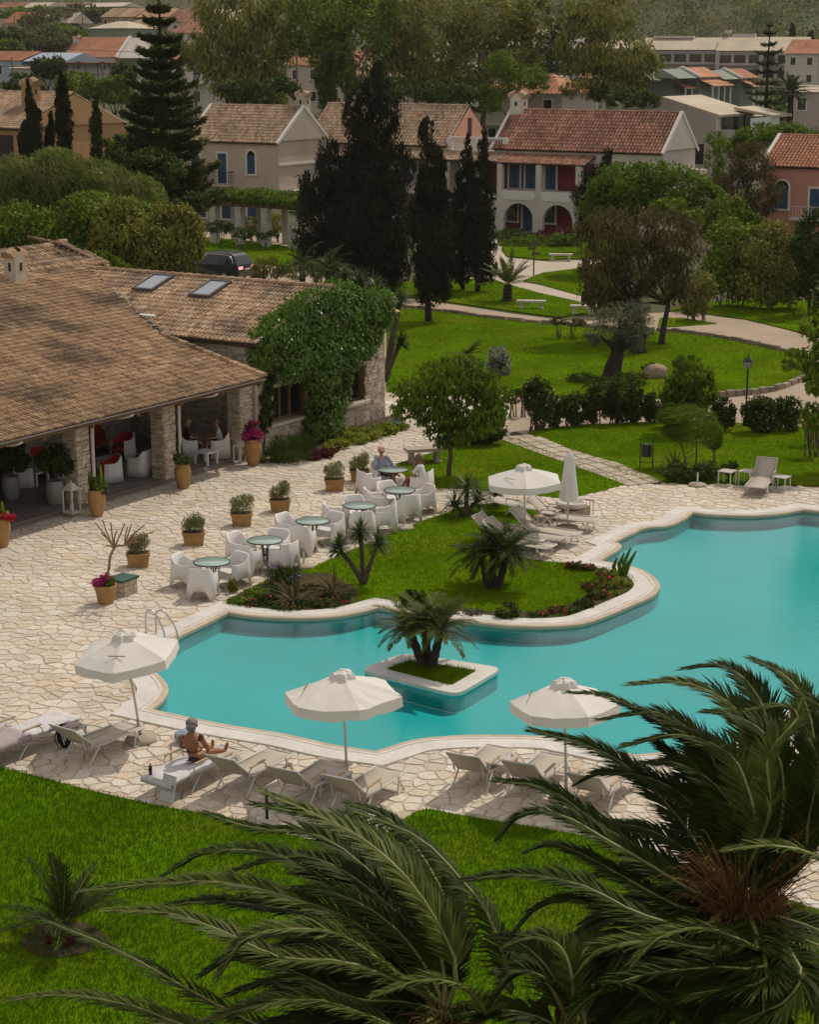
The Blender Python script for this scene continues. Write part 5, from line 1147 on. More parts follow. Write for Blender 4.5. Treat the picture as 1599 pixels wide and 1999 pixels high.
# --- palms, yuccas and sword leaved plants
def strips(P0, D1, D2, ln, wd, Nn):
    """leaflets: two bent segments each, pointed"""
    n = len(P0); D1 = unit(D1); D2 = unit(D2); S = unit(np.cross(D1, Nn)); l = ln.reshape(n, 1); w_ = wd.reshape(n, 1)
    a = P0 - S * w_ * .35; b = P0 + S * w_ * .35; m0 = P0 + D1 * l * .5; c = m0 + S * w_ * .5; d = m0 - S * w_ * .5; e = m0 + D2 * l * .5
    V = np.stack([a, b, c, d, e], 1).reshape(-1, 3); i = np.arange(n)[:, None] * 5
    return V, np.concatenate([i + 0, i + 1, i + 2, i + 0, i + 2, i + 3, i + 3, i + 2, i + 4], 1).ravel()
def frond_mesh(pts, L=.42, n=110, wd=.030, vee=.35, droop=.35, r0=.035, wind=(0, 0, 0), start=.12, up=(0, 0, 1), flip=1.):
    C = np.array([tuple(p) for p in smooth_line(pts, 8)]); seg = np.r_[0, np.cumsum(np.linalg.norm(np.diff(C, axis=0), axis=1))]; tot = seg[-1]
    s = np.concatenate([np.linspace(start, 1.0, n) + NR.uniform(-.3, .3, n) / n] * 2).clip(0, 1); sg = np.r_[np.ones(n), -np.ones(n)]
    P = np.stack([np.interp(s * tot, seg, C[:, j]) for j in range(3)], 1); e = .012
    T = unit(np.stack([np.interp(np.clip(s + e, 0, 1) * tot, seg, C[:, j]) - np.interp(np.clip(s - e, 0, 1) * tot, seg, C[:, j]) for j in range(3)], 1))
    Up = np.array(up, float); S = unit(np.cross(T, Up)); N_ = unit(np.cross(S, T)); a = (.92 - .52 * s)[:, None] + NR.normal(size=(2 * n, 1)) * .06
    v = vee + NR.normal(size=(2 * n, 1)) * .12
    d1 = T * np.cos(a) + (S * sg[:, None] * np.cos(v) + N_ * np.sin(v)) * np.sin(a)
    d2 = d1 + np.array([0, 0, -1.]) * droop * NR.uniform(.6, 1.4, (2 * n, 1)) + np.array(wind) * NR.uniform(.5, 1.3, (2 * n, 1)); d1 = d1 + np.array(wind) * .4
    prof = np.minimum(1, .45 + 2.4 * s) * (1 - .62 * np.clip((s - .55) / .45, 0, 1) ** 1.4)
    V, F = strips(P, d1, d2, L * prof * NR.uniform(.85, 1.12, 2 * n), wd * np.ones(2 * n) * NR.uniform(.8, 1.2, 2 * n), N_ + NR.normal(size=(2 * n, 3)) * .15)
    return V, F, C
def frond(parent, pts, m='leaf_palm', r0=.035, **k):
    base = parent.location; pts = [Vector(p) - base for p in pts]; V, F, C = frond_mesh(pts, r0=r0, **k)
    o = link('frond', np_mesh('frond', V, F, 3), m, parent); b = MB(); Cs = [Vector(c) for c in C[::3]] + [Vector(C[-1])]; q = len(Cs); b.tube(Cs, [r0 * (1 - .85 * i / (q - 1)) for i in range(q)], 5); b.build('midrib', 'rachis', o, True); return o
def arc_pts(p0, az, el, L, sag, wind=(0, 0, 0), k=6):
    p = Vector(p0); out = [p.copy()]; d = Vector((math.cos(az) * math.cos(el), math.sin(az) * math.cos(el), math.sin(el))); w_ = Vector(wind)
    for i in range(k):
        p = p + d * (L / k); out.append(p.copy()); d = (d + Vector((0, 0, -sag / k)) + w_ / k).normalized()
    return out
def rosette(b_list, c, n, ln, wd, droop=.25, upbias=.3):
    """sword leaves from one point -> vertices, faces (numpy)"""
    c = np.array(c); az = NR.uniform(0, 2 * np.pi, n); el = np.arcsin(np.clip(NR.uniform(-.45, 1, n) + upbias * .5, -1, 1)); d = np.stack([np.cos(az) * np.cos(el), np.sin(az) * np.cos(el), np.sin(el)], 1)
    N_ = unit(np.cross(np.cross(d, [0, 0, 1.]) + 1e-4, d)); V, F = strips(c + d * .03, d, d + np.array([0, 0, -1.]) * droop, ln * NR.uniform(.75, 1.15, n), wd * np.ones(n), N_); b_list.append((V, F))
def merge(l):
    Vs = []; Fs = []; k = 0
    for V, F in l: Vs.append(V); Fs.append(np.asarray(F) + k); k += len(V)
    return np.concatenate(Vs), np.concatenate(Fs)
def small_palm(label, base, heads, fr=26, L=1.1, leaf=.28, n=34, m='leaf_palm', tr=.09, group=None, name='palm_tree', ang=(-.25, 1.25), sag=1.3, wd=.02, wind=(0, 0, 0), bark='bark_dark'):
    """heads: tops of the stems, relative to the base"""
    t = thing(name, base, 0, label, 'palm', group)
    for h in heads:
        h = Vector(h); b = MB(); k = 9; pts = [Vector((h.x * .18, h.y * .18, -.1)).lerp(h, i / k) + Vector((0, 0, 0)) for i in range(k + 1)]
        pts = [Vector((h.x * (.3 + .7 * i / k), h.y * (.3 + .7 * i / k), -.05 + (h.z + .05) * i / k)) for i in range(k + 1)]
        b.tube(pts, [tr * (1.25 if i == 0 else 1.0 + .18 * (i % 2)) * (1.1 - .2 * i / k) for i in range(k + 1)], 8); b.build('stem', bark, t)
        per = max(6, fr // len(heads))
        for i in range(per):
            az = 2 * math.pi * (i + random.uniform(-.3, .3)) / per * 2.4; el = random.uniform(*ang); pts = arc_pts(h + t.location, az, el, L * random.uniform(.8, 1.1), sag, wind)
            frond(t, pts, m, r0=.012, L=leaf, n=n, wd=wd, start=.15, droop=.3)
    return t
def yucca(label, base, heads, n=90, ln=.45, wd=.03, tr=.06, m='leaf_yucca', group=None, bark='bark', name='yucca_plant', droop=.3):
    t = thing(name, base, 0, label, 'yucca', group)
    for h in heads:
        h = Vector(h); b = MB(); pts = [Vector((h.x * (i / 6) ** 1.3, h.y * (i / 6) ** 1.3, -.05 + (h.z + .05) * i / 6)) for i in range(7)]; b.tube(pts, [tr * (1.35 - .5 * i / 6) for i in range(7)], 7); b.build('stem', bark, t, True)
        l = []; rosette(l, h, n, ln, wd, droop); rosette(l, h - Vector((0, 0, ln * .22)), n // 2, ln * .9, wd, droop + .35, -.3); V, F = merge(l); link('leaf_head', np_mesh('leaf_head', V, F, 3), m, t)
    return t
def rel(base, px, py, dy=0): return D(px, py, base.y + dy) - base
# palm in the water planter and its sister on the lawn
bp = c0 + Vector((-.05, .15, .1)); s = .0
small_palm('three stemmed pygmy date palm in the pool planter', bp, [rel(bp, 800, 1230, .1), rel(bp, 830, 1220, .35), rel(bp, 860, 1232, -.2)], 90, .90, .25, 36, 'leaf_palm_light', .085, sag=1.15, wd=.016, ang=(-.10, 1.25))
bp = G(962, 1150); small_palm('three stemmed pygmy date palm on the middle lawn', bp, [rel(bp, 940, 1086), rel(bp, 963, 1076, .4), rel(bp, 990, 1084, -.2)], 90, .95, .25, 36, 'leaf_palm', .085, sag=1.1, wd=.016, ang=(-.10, 1.25))
bp = G(710, 1142); t = yucca('three headed yucca with bare curved stems on the middle lawn', bp, [rel(bp, 660, 1068), rel(bp, 703, 1040, .3), rel(bp, 738, 1062, -.2)], 130, .42, .035, .055)
bp = G(910, 1010); yucca('spiky cordyline clump at the upper edge of the middle lawn, tall one', bp, [rel(bp, 912, 950), rel(bp, 888, 985), rel(bp, 932, 975, .4)], 110, .55, .035, .06)
bp = G(968, 990); yucca('short spiky cordyline beside the far parasol', bp, [rel(bp, 968, 955, .1)], 130, .5, .035, .08)
bp = G(755, 735); yg = 'tall bare stemmed yuccas at the wing corner'
yucca('tall leaning yucca behind the ivy at the wing corner', bp, [rel(bp, 782, 585)], 150, .62, .045, .12, group=yg); bp = G(752, 745); yucca('lower leaning yucca beside the wing corner', bp, [rel(bp, 783, 668)], 140, .55, .045, .09, m='leaf_palm', group=yg)
for px, py, Y in [(735, 562, 84), (700, 548, 86), (672, 536, 88)]:
    bp = Vector((D(px, 500, Y).x, Y, 0)); yucca('spiky yucca head above the ivy, ' + {735: 'right one of three', 700: 'middle one of three', 672: 'left one of three'}[px], bp, [rel(bp, px, py)], 130, .7, .05, .1, group='yuccas behind the ivy')
bp = G(990, 588); small_palm('young date palm with stout trunk on the lawn by the plaza', bp, [rel(bp, 992, 556)], 24, 1.75, .36, 34, 'leaf_palm_light', .22, sag=.5, wd=.03, ang=(.15, 1.35))
bp = Vector((D(912, 690, 74).x, 74, 0)); small_palm('small palm behind the airy terrace tree', bp, [rel(bp, 912, 695)], 14, 1.0, .26, 24, 'leaf_palm', .1, sag=.9, wd=.03)
bp = Vector((D(1545, 200, 190).x, 190, 0)); small_palm('tall palm in front of the grey apartment house at right', bp, [rel(bp, 1545, 185)], 40, 2.6, .55, 26, 'leaf_palm', .3, sag=1.1, wd=.07)
for px, py, Y, lb in [(640, 530, 92, 'arching palm behind the wing ridge, right one'), (590, 520, 95, 'arching palm behind the wing ridge, left one')]:
    bp = Vector((D(px, 500, Y).x, Y, 0)); small_palm(lb, bp, [rel(bp, px, py)], 22, 1.6, .4, 26, 'leaf_palm', .15, sag=1.3, wd=.035)
# near juvenile palm
bp = G(122, 1838); t = small_palm('small feathery palm with dark red flowers at its foot on the front lawn', bp, [(0, 0, .28)], 22, 1.02, .26, 46, 'leaf_palm', .09, sag=.55, wd=.014, ang=(.1, 1.45), wind=(-.12, 0, 0))
structure(sheet('soil_ring', ccw([(bp.x + .62 * math.cos(a) * random.uniform(.85, 1.1), bp.y + .6 * math.sin(a)) for a in [k * .4 for k in range(16)]]), .045, 'soil'))
t = thing('flowers', bp + Vector((.02, -.12, 0)), 0, 'dark red flowers round the foot of the small front palm', 'flowers'); leaves_obj('blossom', cloud([((0, 0, .12), (.22, .2, .14))], 500, .06, .05), 'leaf_red', t)

# the two windblown date palms in front
def date_palm(label, heart, fronds, extra, fibre, group='windblown date palms in front'):
    base = Vector((heart.x + .3, heart.y + .2, 0)); t = thing('date_palm', base, 0, label, 'palm tree', group); h = heart - base
    b = MB(); k = 14; pts = [Vector((.0, 0, -.2)).lerp(h - Vector((0, 0, .3)), i / k) for i in range(k + 1)]; b.tube(pts, [.40 + .05 * (i % 2) for i in range(k + 1)], 12); b.build('trunk', 'bark_dark', t)
    b = MB()
    for i in range(70):
        a = random.uniform(0, 6.28); z = h.z - random.uniform(.15, 1.5); b.bar((h.x + .36 * math.cos(a), h.y + .36 * math.sin(a), z), (h.x + .58 * math.cos(a), h.y + .58 * math.sin(a), z + .30), .11, .05)
    b.build('leaf_bases', 'palm_fibre', t, kind='stuff')
    for ent in fronds:
        pts, m, kw = ent[0], ent[1], ent[2] if len(ent) > 2 else {}
        pp = [heart + Vector((random.uniform(-.15, .15), random.uniform(-.15, .15), random.uniform(-.1, .15)))] if kw.pop('root', True) else []
        for q in pts: pp.append(D(q[0], q[1], q[2]))
        frond(t, pp, m, **{**dict(L=.47, n=180, wd=.032, vee=.30, droop=.25, wind=(-.22, 0, 0), start=.16), **kw})
    for az, el, L, sag in extra:
        frond(t, arc_pts(heart + Vector((0, 0, -.1)), az, el, L, sag, (-.5, 0, 0), 8), 'leaf_palm', L=.48, n=135, wd=.034, vee=.25, droop=.35, wind=(-.2, 0, 0), start=.14)
    if fibre:
        b = MB()
        for c in fibre:
            tgt = D(c[0], c[1], heart.y - random.uniform(.1, .7)) - base; o_ = h + Vector((0, -.2, -.25)); ax_ = tgt - o_
            for i in range(70):
                d = ax_ * random.uniform(.55, 1.15) + Vector((random.gauss(0, .16), random.gauss(0, .12), random.gauss(0, .16))); p = o_ + d * random.uniform(.25, .6)
                b.tube([p, p.lerp(o_ + d, .5) + Vector((0, 0, .02)), o_ + d + Vector((0, 0, -.10)), o_ + d * 1.12 + Vector((0, 0, -.26))], [.006, .0055, .004, .002], 3, cap=False)
        b.build('fruit_stalks', 'palm_fibre', t, kind='stuff')
    return t
H1 = D(875, 1985, 19.0)
P, PL = 'leaf_palm', 'leaf_palm_light'
date_palm('windblown date palm at the bottom centre, fronds swept to the left', H1, [
 ([(891, 1887, 19.1), (816, 1742, 19.4), (722, 1648, 19.8), (628, 1596, 20.1), (520, 1548, 20.3)], PL),
 ([(965, 1890, 19.2), (1003, 1938, 19.2), (956, 1793, 19.6), (905, 1723, 19.9), (816, 1634, 20.3), (684, 1582, 20.6)], P, dict(root=False, vee=-.1, droop=.7, L=.42, n=90)),
 ([(860, 1880, 19.3), (760, 1770, 19.8), (650, 1690, 20.2), (560, 1675, 20.5), (440, 1705, 20.8)], P),
 ([(820, 1930, 18.7), (778, 1905, 18.5), (675, 1831, 18.3), (581, 1814, 18.2), (487, 1831, 18.0), (432, 1900, 17.9)], PL, dict(L=.46)),
 ([(850, 1850, 19.6), (740, 1720, 20.2), (628, 1634, 20.8), (502, 1618, 21.2), (408, 1590, 21.5)], P),
 ([(830, 1880, 19.4), (700, 1760, 19.9), (570, 1680, 20.3), (470, 1660, 20.6), (394, 1668, 20.7), (318, 1712, 20.7)], P),
 ([(810, 1900, 19.2), (690, 1800, 19.4), (569, 1755, 19.6), (438, 1723, 19.8), (306, 1726, 20.0), (172, 1738, 20.1)], PL),
 ([(800, 1930, 18.9), (680, 1880, 18.9), (547, 1870, 19.0), (438, 1820, 19.2), (328, 1783, 19.3), (215, 1778, 19.4)], PL),
 ([(780, 2040, 18.4), (600, 2040, 18.6), (416, 1958, 19.0), (285, 1885, 19.3), (197, 1841, 19.5), (95, 1800, 19.7)], P, dict(n=80, L=.40)),
 ([(780, 2060, 18.1), (560, 2060, 18.3), (350, 1999, 18.7), (263, 1966, 18.9), (131, 1942, 19.1), (22, 1952, 19.2)], PL),
 ([(800, 2010, 18.2), (720, 1985, 18.0), (640, 1958, 17.9), (558, 1955, 17.8), (460, 1975, 17.7), (380, 2010, 17.6)], PL),
 ([(950, 1990, 18.4), (930, 1945, 18.1), (880, 1918, 17.9), (816, 1915, 17.8), (736, 1942, 17.7)], PL, dict(L=.36, n=80)),
 ([(850, 1820, 20.0), (770, 1690, 20.6), (700, 1615, 21.0), (600, 1590, 21.3), (500, 1570, 21.5)], P),
 ([(880, 1800, 20.2), (830, 1680, 20.8), (760, 1600, 21.2), (690, 1570, 21.4)], P),
 ([(760, 1900, 19.8), (640, 1800, 20.2), (520, 1770, 20.5), (400, 1760, 20.8), (300, 1775, 21.0)], P),
 ([(800, 1960, 18.6), (690, 1950, 18.6), (580, 1900, 18.8), (470, 1870, 19.0), (400, 1900, 19.0)], P)],
 [(math.pi * .55, 1.2, 2.6, 1.2), (math.pi * .7, 1.0, 2.8, 1.3), (math.pi * .85, .8, 2.8, 1.3), (math.pi, .7, 2.6, 1.5), (math.pi * 1.1, .5, 2.4, 1.4), (math.pi * .95, .25, 2.6, 1.0), (math.pi * 1.2, .3, 2.2, 1.2), (math.pi * .6, .8, 2.6, 1.4), (math.pi * .8, 1.2, 2.5, 1.5), (math.pi * 1.3, .2, 1.8, 1.2), (math.pi * 1.0, .05, 2.4, .7), (math.pi * .75, .4, 2.4, 1.0), (math.pi * .9, .5, 2.7, 1.1), (math.pi * 1.05, .3, 2.6, 1.0), (math.pi * .65, .9, 2.7, 1.0), (math.pi * .8, .65, 2.7, 1.2), (math.pi * 1.15, .1, 2.2, .8), (math.pi * .5, .9, 2.2, 1.1)], [(860, 1975, 40, 25)])
H2 = D(1440, 1770, 19.5)
date_palm('large windblown date palm at the lower right with orange brown fruit stalks', H2, [
 ([(1390, 1700, 19.8), (1337, 1613, 20.1), (1250, 1517, 20.5), (1162, 1462, 20.8), (1045, 1427, 21.1)], P),
 ([(1430, 1600, 19.9), (1400, 1490, 20.3), (1337, 1418, 20.6), (1276, 1393, 20.8), (1175, 1405, 21.0)], PL, dict(L=.42)),
 ([(1400, 1500, 20.2), (1320, 1430, 20.7), (1197, 1364, 21.1), (1116, 1352, 21.3)], P, dict(L=.34)),
 ([(1470, 1600, 19.8), (1470, 1450, 20.2), (1425, 1373, 20.6), (1337, 1334, 20.9), (1237, 1336, 21.1)], PL),
 ([(1490, 1560, 19.9), (1500, 1420, 20.3), (1468, 1342, 20.7), (1416, 1303, 21.0), (1343, 1305, 21.2)], P),
 ([(1540, 1650, 19.6), (1590, 1480, 20.0), (1573, 1373, 20.4), (1534, 1320, 20.7), (1478, 1290, 20.9)], P),
 ([(1480, 1640, 19.5), (1460, 1540, 19.8), (1425, 1473, 20.1), (1337, 1438, 20.4), (1225, 1455, 20.6)], PL),
 ([(1380, 1740, 19.6), (1250, 1657, 20.0), (1162, 1605, 20.3), (1075, 1543, 20.6), (978, 1524, 20.8)], P),
 ([(1370, 1750, 19.3), (1270, 1690, 19.6), (1184, 1640, 19.8), (1097, 1592, 20.0), (1022, 1592, 20.1), (980, 1632, 20.1)], P),
 ([(1350, 1780, 19.2), (1230, 1720, 19.5), (1140, 1670, 19.8), (1080, 1650, 20.0), (1032, 1662, 20.1)], P, dict(L=.38)),
 ([(1370, 1810, 18.9), (1250, 1785, 19.0), (1140, 1730, 19.2), (1022, 1708, 19.4), (910, 1718, 19.5)], P),
 ([(1350, 1840, 18.8), (1228, 1795, 18.9), (1127, 1758, 19.1), (1053, 1772, 19.2), (1005, 1822, 19.2)], P, dict(L=.36)),
 ([(1480, 1850, 18.4), (1446, 1836, 18.2), (1372, 1812, 18.0), (1293, 1828, 17.9), (1241, 1875, 17.8)], PL, dict(L=.36, n=90)),
 ([(1400, 1850, 18.6), (1293, 1838, 18.5), (1184, 1850, 18.4), (1120, 1905, 18.3)], PL, dict(L=.42)),
 ([(1640, 1700, 18.5), (1569, 1662, 18.4), (1490, 1652, 18.4), (1420, 1660, 18.4)], PL, dict(root=False, L=.28, n=70, start=.0)),
 ([(1520, 1640, 19.4), (1530, 1520, 19.6), (1500, 1440, 19.9), (1440, 1400, 20.2), (1385, 1390, 20.4)], P),
 ([(1500, 1600, 19.2), (1500, 1480, 19.3), (1560, 1400, 19.6), (1520, 1380, 19.7), (1470, 1385, 19.8)], PL, dict(L=.34)),
 ([(1460, 1650, 19.5), (1420, 1560, 19.8), (1350, 1500, 20.1), (1260, 1490, 20.4)], P),
 ([(1420, 1660, 19.7), (1350, 1570, 20.1), (1270, 1520, 20.4), (1180, 1510, 20.6), (1130, 1530, 20.8)], P),
 ([(1560, 1700, 19.2), (1580, 1600, 19.3), (1600, 1500, 19.4), (1580, 1440, 19.5)], P),
 ([(1600, 1650, 18.8), (1640, 1500, 19.0), (1620, 1400, 19.2), (1560, 1350, 19.4)], P),
 ([(1500, 1880, 18.2), (1400, 1890, 18.0), (1280, 1900, 17.9), (1170, 1935, 17.8), (1110, 1990, 17.7)], P),
 ([(1500, 1900, 18.0), (1420, 1930, 17.8), (1320, 1950, 17.7), (1220, 2000, 17.6)], P), ([(1560, 1880, 18.2), (1540, 1950, 17.8), (1460, 1990, 17.6), (1360, 2040, 17.5)], P),
 ([(1580, 1840, 18.6), (1640, 1860, 18.4), (1600, 1880, 18.2), (1565, 1905, 18.0)], PL, dict(L=.3, n=60)),
 ([(1400, 1880, 18.8), (1270, 1890, 18.9), (1150, 1860, 19.1), (1060, 1830, 19.3), (1000, 1850, 19.4)], P)],
 [(math.pi * .5, 1.25, 2.4, 1.0), (math.pi * .55, 1.2, 2.2, 1.0), (math.pi * .75, .9, 1.9, 1.1), (math.pi * .9, .7, 1.7, 1.1), (math.pi * 1.05, .4, 1.9, 1.1), (math.pi * 1.15, .15, 2.4, 1.0), (math.pi * 1.25, -.05, 2.2, .9), (math.pi * 1.4, -.1, 1.8, 1.0), (math.pi * 1.1, -.15, 2.3, .6), (0, .8, 1.6, .5), (math.pi * .3, 1.0, 2.0, .8), (math.pi * 1.5, .1, 1.6, 1.2), (math.pi * 1.2, -.3, 2.2, .5), (math.pi * 1.3, -.35, 2.0, .6), (math.pi * 1.45, -.3, 1.9, .5), (math.pi * 1.6, -.2, 1.9, .6), (math.pi * 1.7, .1, 1.9, .9), (math.pi * 1.55, .25, 2.0, 1.2), (math.pi * 1.35, .2, 2.2, 1.2), (math.pi * 1.15, .35, 2.5, 1.3), (math.pi * 1.85, .2, 1.8, .8), (math.pi * 1.5, -.5, 1.7, .3), (math.pi * 1.25, -.55, 1.9, .3), (math.pi * 1.0, .45, 1.8, 1.2)],
 [(1370, 1690, 20, 20), (1390, 1660, 20, 20), (1420, 1710, 25, 20), (1460, 1720, 25, 20), (1490, 1760, 25, 25), (1500, 1800, 20, 20), (1420, 1760, 30, 20), (1585, 1640, 10, 30), (1530, 1740, 20, 20), (1380, 1740, 25, 20)])
# third, small palm under the frame edge between the two
H3 = D(1120, 2010, 18.2)
date_palm('low grey green date palm between the two big ones, only its curled fronds in view', H3, [
 ([(1114, 1900, 18.3), (1090, 1845, 18.4), (1040, 1832, 18.5), (996, 1845, 18.6)], PL, dict(L=.34, n=80)),
 ([(1130, 1900, 18.4), (1150, 1850, 18.6), (1200, 1850, 18.7), (1250, 1880, 18.7)], P, dict(L=.34)),
 ([(1080, 1930, 18.0), (1040, 1900, 18.0), (1000, 1910, 18.0), (960, 1960, 18.0)], P, dict(L=.34)),
 ([(1160, 1940, 18.0), (1210, 1920, 17.9), (1280, 1940, 17.8), (1330, 1990, 17.7)], P)],
 [(math.pi * .9, .5, 1.6, 1.2), (math.pi * .3, .6, 1.6, 1.2), (math.pi * 1.2, .2, 1.4, 1.0), (math.pi * .6, 1.0, 1.6, 1.4)], [(1110, 2000, 25, 20)], group=None)

# beds by the pool
bed1 = ccw(gp([(436, 1181), (470, 1160), (520, 1138), (570, 1122), (640, 1120), (690, 1150), (700, 1172), (680, 1184), (640, 1193), (560, 1195), (490, 1191), (450, 1186)])); structure(sheet('flower_bed', bed1, .038, 'soil'))
bed2 = ccw(gp([(1105, 1099), (1160, 1105), (1200, 1113), (1233, 1126), (1241, 1138), (1236, 1149), (1200, 1170), (1150, 1192), (1090, 1206), (1030, 1212), (960, 1209), (900, 1200), (860, 1194), (880, 1190), (960, 1196), (1050, 1197), (1120, 1180), (1170, 1150), (1190, 1130), (1150, 1117)])); structure(sheet('flower_bed', bed2, .038, 'soil'))
def flax(label, base, n=70, ln=.75, wd=.045, m='leaf_flax', droop=.35):
    t = thing('flax_plant', base, 0, label, 'flax plant'); l = []; rosette(l, (0, 0, .05), n, ln, wd, droop, .9); V, F = merge(l); link('leaves', np_mesh('leaves', V, F, 3), m, t); b = MB(); b.lathe([(.12, -.02), (.14, .06), (.04, .16)], 8, capt=True); b.build('crown', 'bark', t); return t
flax('bronze flax with arching striped leaves in the pool bed, left one', G(575, 1180), 80, .8, .05); flax('bronze flax with arching leaves in the pool bed, right one', G(652, 1166), 80, .75, .045, 'leaf_flax')
flax('dark flax clump by the trash bin under the saplings', G(1318, 925), 90, .85, .05, 'leaf_flax')
shrub('lavender_bush', 'purple flowered lavender behind the bronze flax', [(540, 1122, 24, 24), (570, 1130, 26, 22)], G(555, 1150).y, 1500, (.14, .02), 'leaf_dark', mode='up', flowers='petal_lavender', nf=220, fsize=.05)
for bl, m_, lb, fl, Y in [([(470, 1172, 26, 10), (500, 1160, 24, 12)], 'leaf_green', 'low green cover at the left tip of the pool bed', None, 41.2), ([(520, 1172, 24, 12), (610, 1178, 26, 9), (560, 1185, 30, 7), (545, 1150, 26, 10), (600, 1150, 24, 9), (490, 1180, 22, 6), (640, 1160, 20, 8)], 'leaf_dark', 'low dark planting round the bronze flax with red flowers', 'petal_red', 41.2), ([(455, 1145, 10, 16)], 'leaf_lime', 'small wispy lime grass tuft at the edge of the pool bed', None, 42.6), ([(640, 1180, 26, 8), (670, 1172, 16, 9)], 'leaf_dark', 'low dark planting at the right end of the pool bed', 'petal_red', 41.1),
  ([(810, 1170, 28, 19)], 'leaf_dark', 'round clipped box ball at the pool edge, left one behind the planter palm', None, 40.6), ([(992, 1194, 25, 17)], 'leaf_dark', 'round clipped box ball at the pool edge, right one', None, 39.4), ([(880, 1192, 24, 7), (925, 1196, 20, 7)], 'leaf_silver', 'low silvery cover between the two box balls', None, 39.7),
  ([(1125, 1105, 22, 9), (1150, 1108, 16, 8)], 'leaf_dark', 'rose bush beside the deck tip near the far loungers', 'petal_red', 43.8), ([(1185, 1122, 22, 12), (1175, 1140, 22, 12)], 'leaf_green', 'flowering bush at the round end of the pool lawn', 'petal_red', 42.4), ([(1165, 1160, 24, 12), (1140, 1178, 22, 10), (1190, 1150, 20, 9), (1115, 1190, 18, 7), (1150, 1145, 14, 7)], 'leaf_dark', 'red flowered bush along the curved pool edge', 'petal_red', 40.9), ([(1095, 1192, 26, 8), (1050, 1200, 20, 6)], 'leaf_dark', 'low red flowers near the right box ball', 'petal_red', 39.6), ([(1210, 1135, 18, 8), (1225, 1142, 10, 6), (1195, 1160, 14, 5)], 'leaf_lime', 'sparse pale plants at the tip of the pool lawn', None, 41.8)]:
    shrub('bed_plant', lb, bl, Y, int(sum(q[2] * q[3] for q in bl) * 1.5) + 120, (.085, .045), m_, flowers=fl, nf=26, fsize=.09, cat='plant')
t = thing('foxtail_plant', G(1215, 1125), 0, 'leaning green foxtail spikes at the round end of the pool lawn', 'plant')
for dx, h in ((-.28, .5), (-.1, .62), (.06, .75), (.2, .66)):
    b = MB(); b.tube([(dx * .4, 0, 0), (dx * .8, 0, h * .5), (dx + .14, 0, h)], [.05, .055, .02], 6); o = b.build('spike', 'leaf_bright', t)
# lawn drop shadows come from the plants; wooded hill and scrub as masses
def woods(name, spots, m, ln=1.1, per=90, kind='stuff'):
    Vs = []
    for x, y, z, r_ in spots: Vs.append(cloud([((x, y, z + r_ * .8), (r_, r_, r_ * .95))], per, ln * r_ / 3.2, ln * r_ / 3.2 * .6, .3, 10))
    return leaves_obj(name, np.concatenate(Vs), m, kind=kind)
sp = []
for i in range(3000):
    y = 480 + 420 * random.random() ** 1.1; x = random.uniform(.0 * y, .26 * y) if i < 2300 else random.uniform(-.25 * y, .02 * y); sp.append((x, y, hill_z(x, y), random.uniform(1.8, 3.8)))
for k, m_ in enumerate(('leaf_far', 'leaf_olive', 'leaf_dark')): woods('woods', sp[k::3], m_, .75, 64)
sp = []
for i in range(520):
    y = random.uniform(170, 480); x = random.uniform(-.235 * y, -.085 * y); q = 799.5 + F_PX * x / y
    if y < 200 and x > -.16 * y: continue
    if 110 < q < 290 and 205 < y < 305: continue
    sp.append((x, y, terrain(x, y), random.uniform(1.0, 2.3) * (1 + y / 700)))
for i in range(230):
    y = random.uniform(215, 420); x = random.uniform(-.08 * y, .24 * y); sp.append((x, y, terrain(x, y), random.uniform(1.0, 1.9) * (1 + y / 800)))
woods('scrub', sp[::2], 'leaf_green', .7, 190); woods('scrub', sp[1::2], 'leaf_far', .7, 190)
for px, py, Y, rx, ry, m_, lb in [(150, 165, 205, 42, 28, 'leaf_green', 'round green tree below the white orange roofed house'), (95, 130, 240, 34, 24, 'leaf_dark', 'dark tree left of the white orange roofed house'), (80, 75, 330, 60, 26, 'leaf_far', 'grey green trees on the upper left slope'), (20, 75, 330, 36, 24, 'leaf_dark', 'dark tree at the left edge above the blue gabled house'), (45, 165, 190, 40, 22, 'leaf_dark', 'dark thicket behind the ochre house chimney'), (150, 25, 480, 50, 18, 'leaf_far', 'pale tree above the tan houses on the left slope'), (240, 150, 240, 26, 26, 'leaf_dark', 'dark tree at the right corner of the white orange roofed house'), (100, 35, 420, 60, 18, 'leaf_far', 'long grove on the upper left slope'), (110, 68, 385, 46, 22, 'leaf_green', 'green grove behind the white orange roofed house'), (200, 30, 500, 40, 14, 'leaf_dark', 'dark grove between the tan houses and the left frame side'), (330, 95, 250, 34, 30, 'leaf_dark', 'dark tree beside the right flank of the layered conifer'), (385, 100, 225, 30, 34, 'leaf_olive', 'olive tree in front of the white balcony house'), (15, 95, 300, 30, 18, 'leaf_green', 'green bush at the left edge behind the blue gabled house'), (225, 175, 205, 34, 26, 'leaf_green', 'green tree between the orange roofed house and the thin cypresses'), (60, 25, 470, 60, 14, 'leaf_green', 'green belt of trees on the far left slope')]:
    g_ = terrain(D(px, py, Y).x, Y); tree('tree', lb, px, Y, [(px, py, rx, ry), (px - rx * .5, py + ry * .4, rx * .6, ry * .7), (px + rx * .5, py + ry * .3, rx * .6, ry * .7)], 2400, (.5 * Y / 250, .26 * Y / 250), m_, .2, ground=g_)
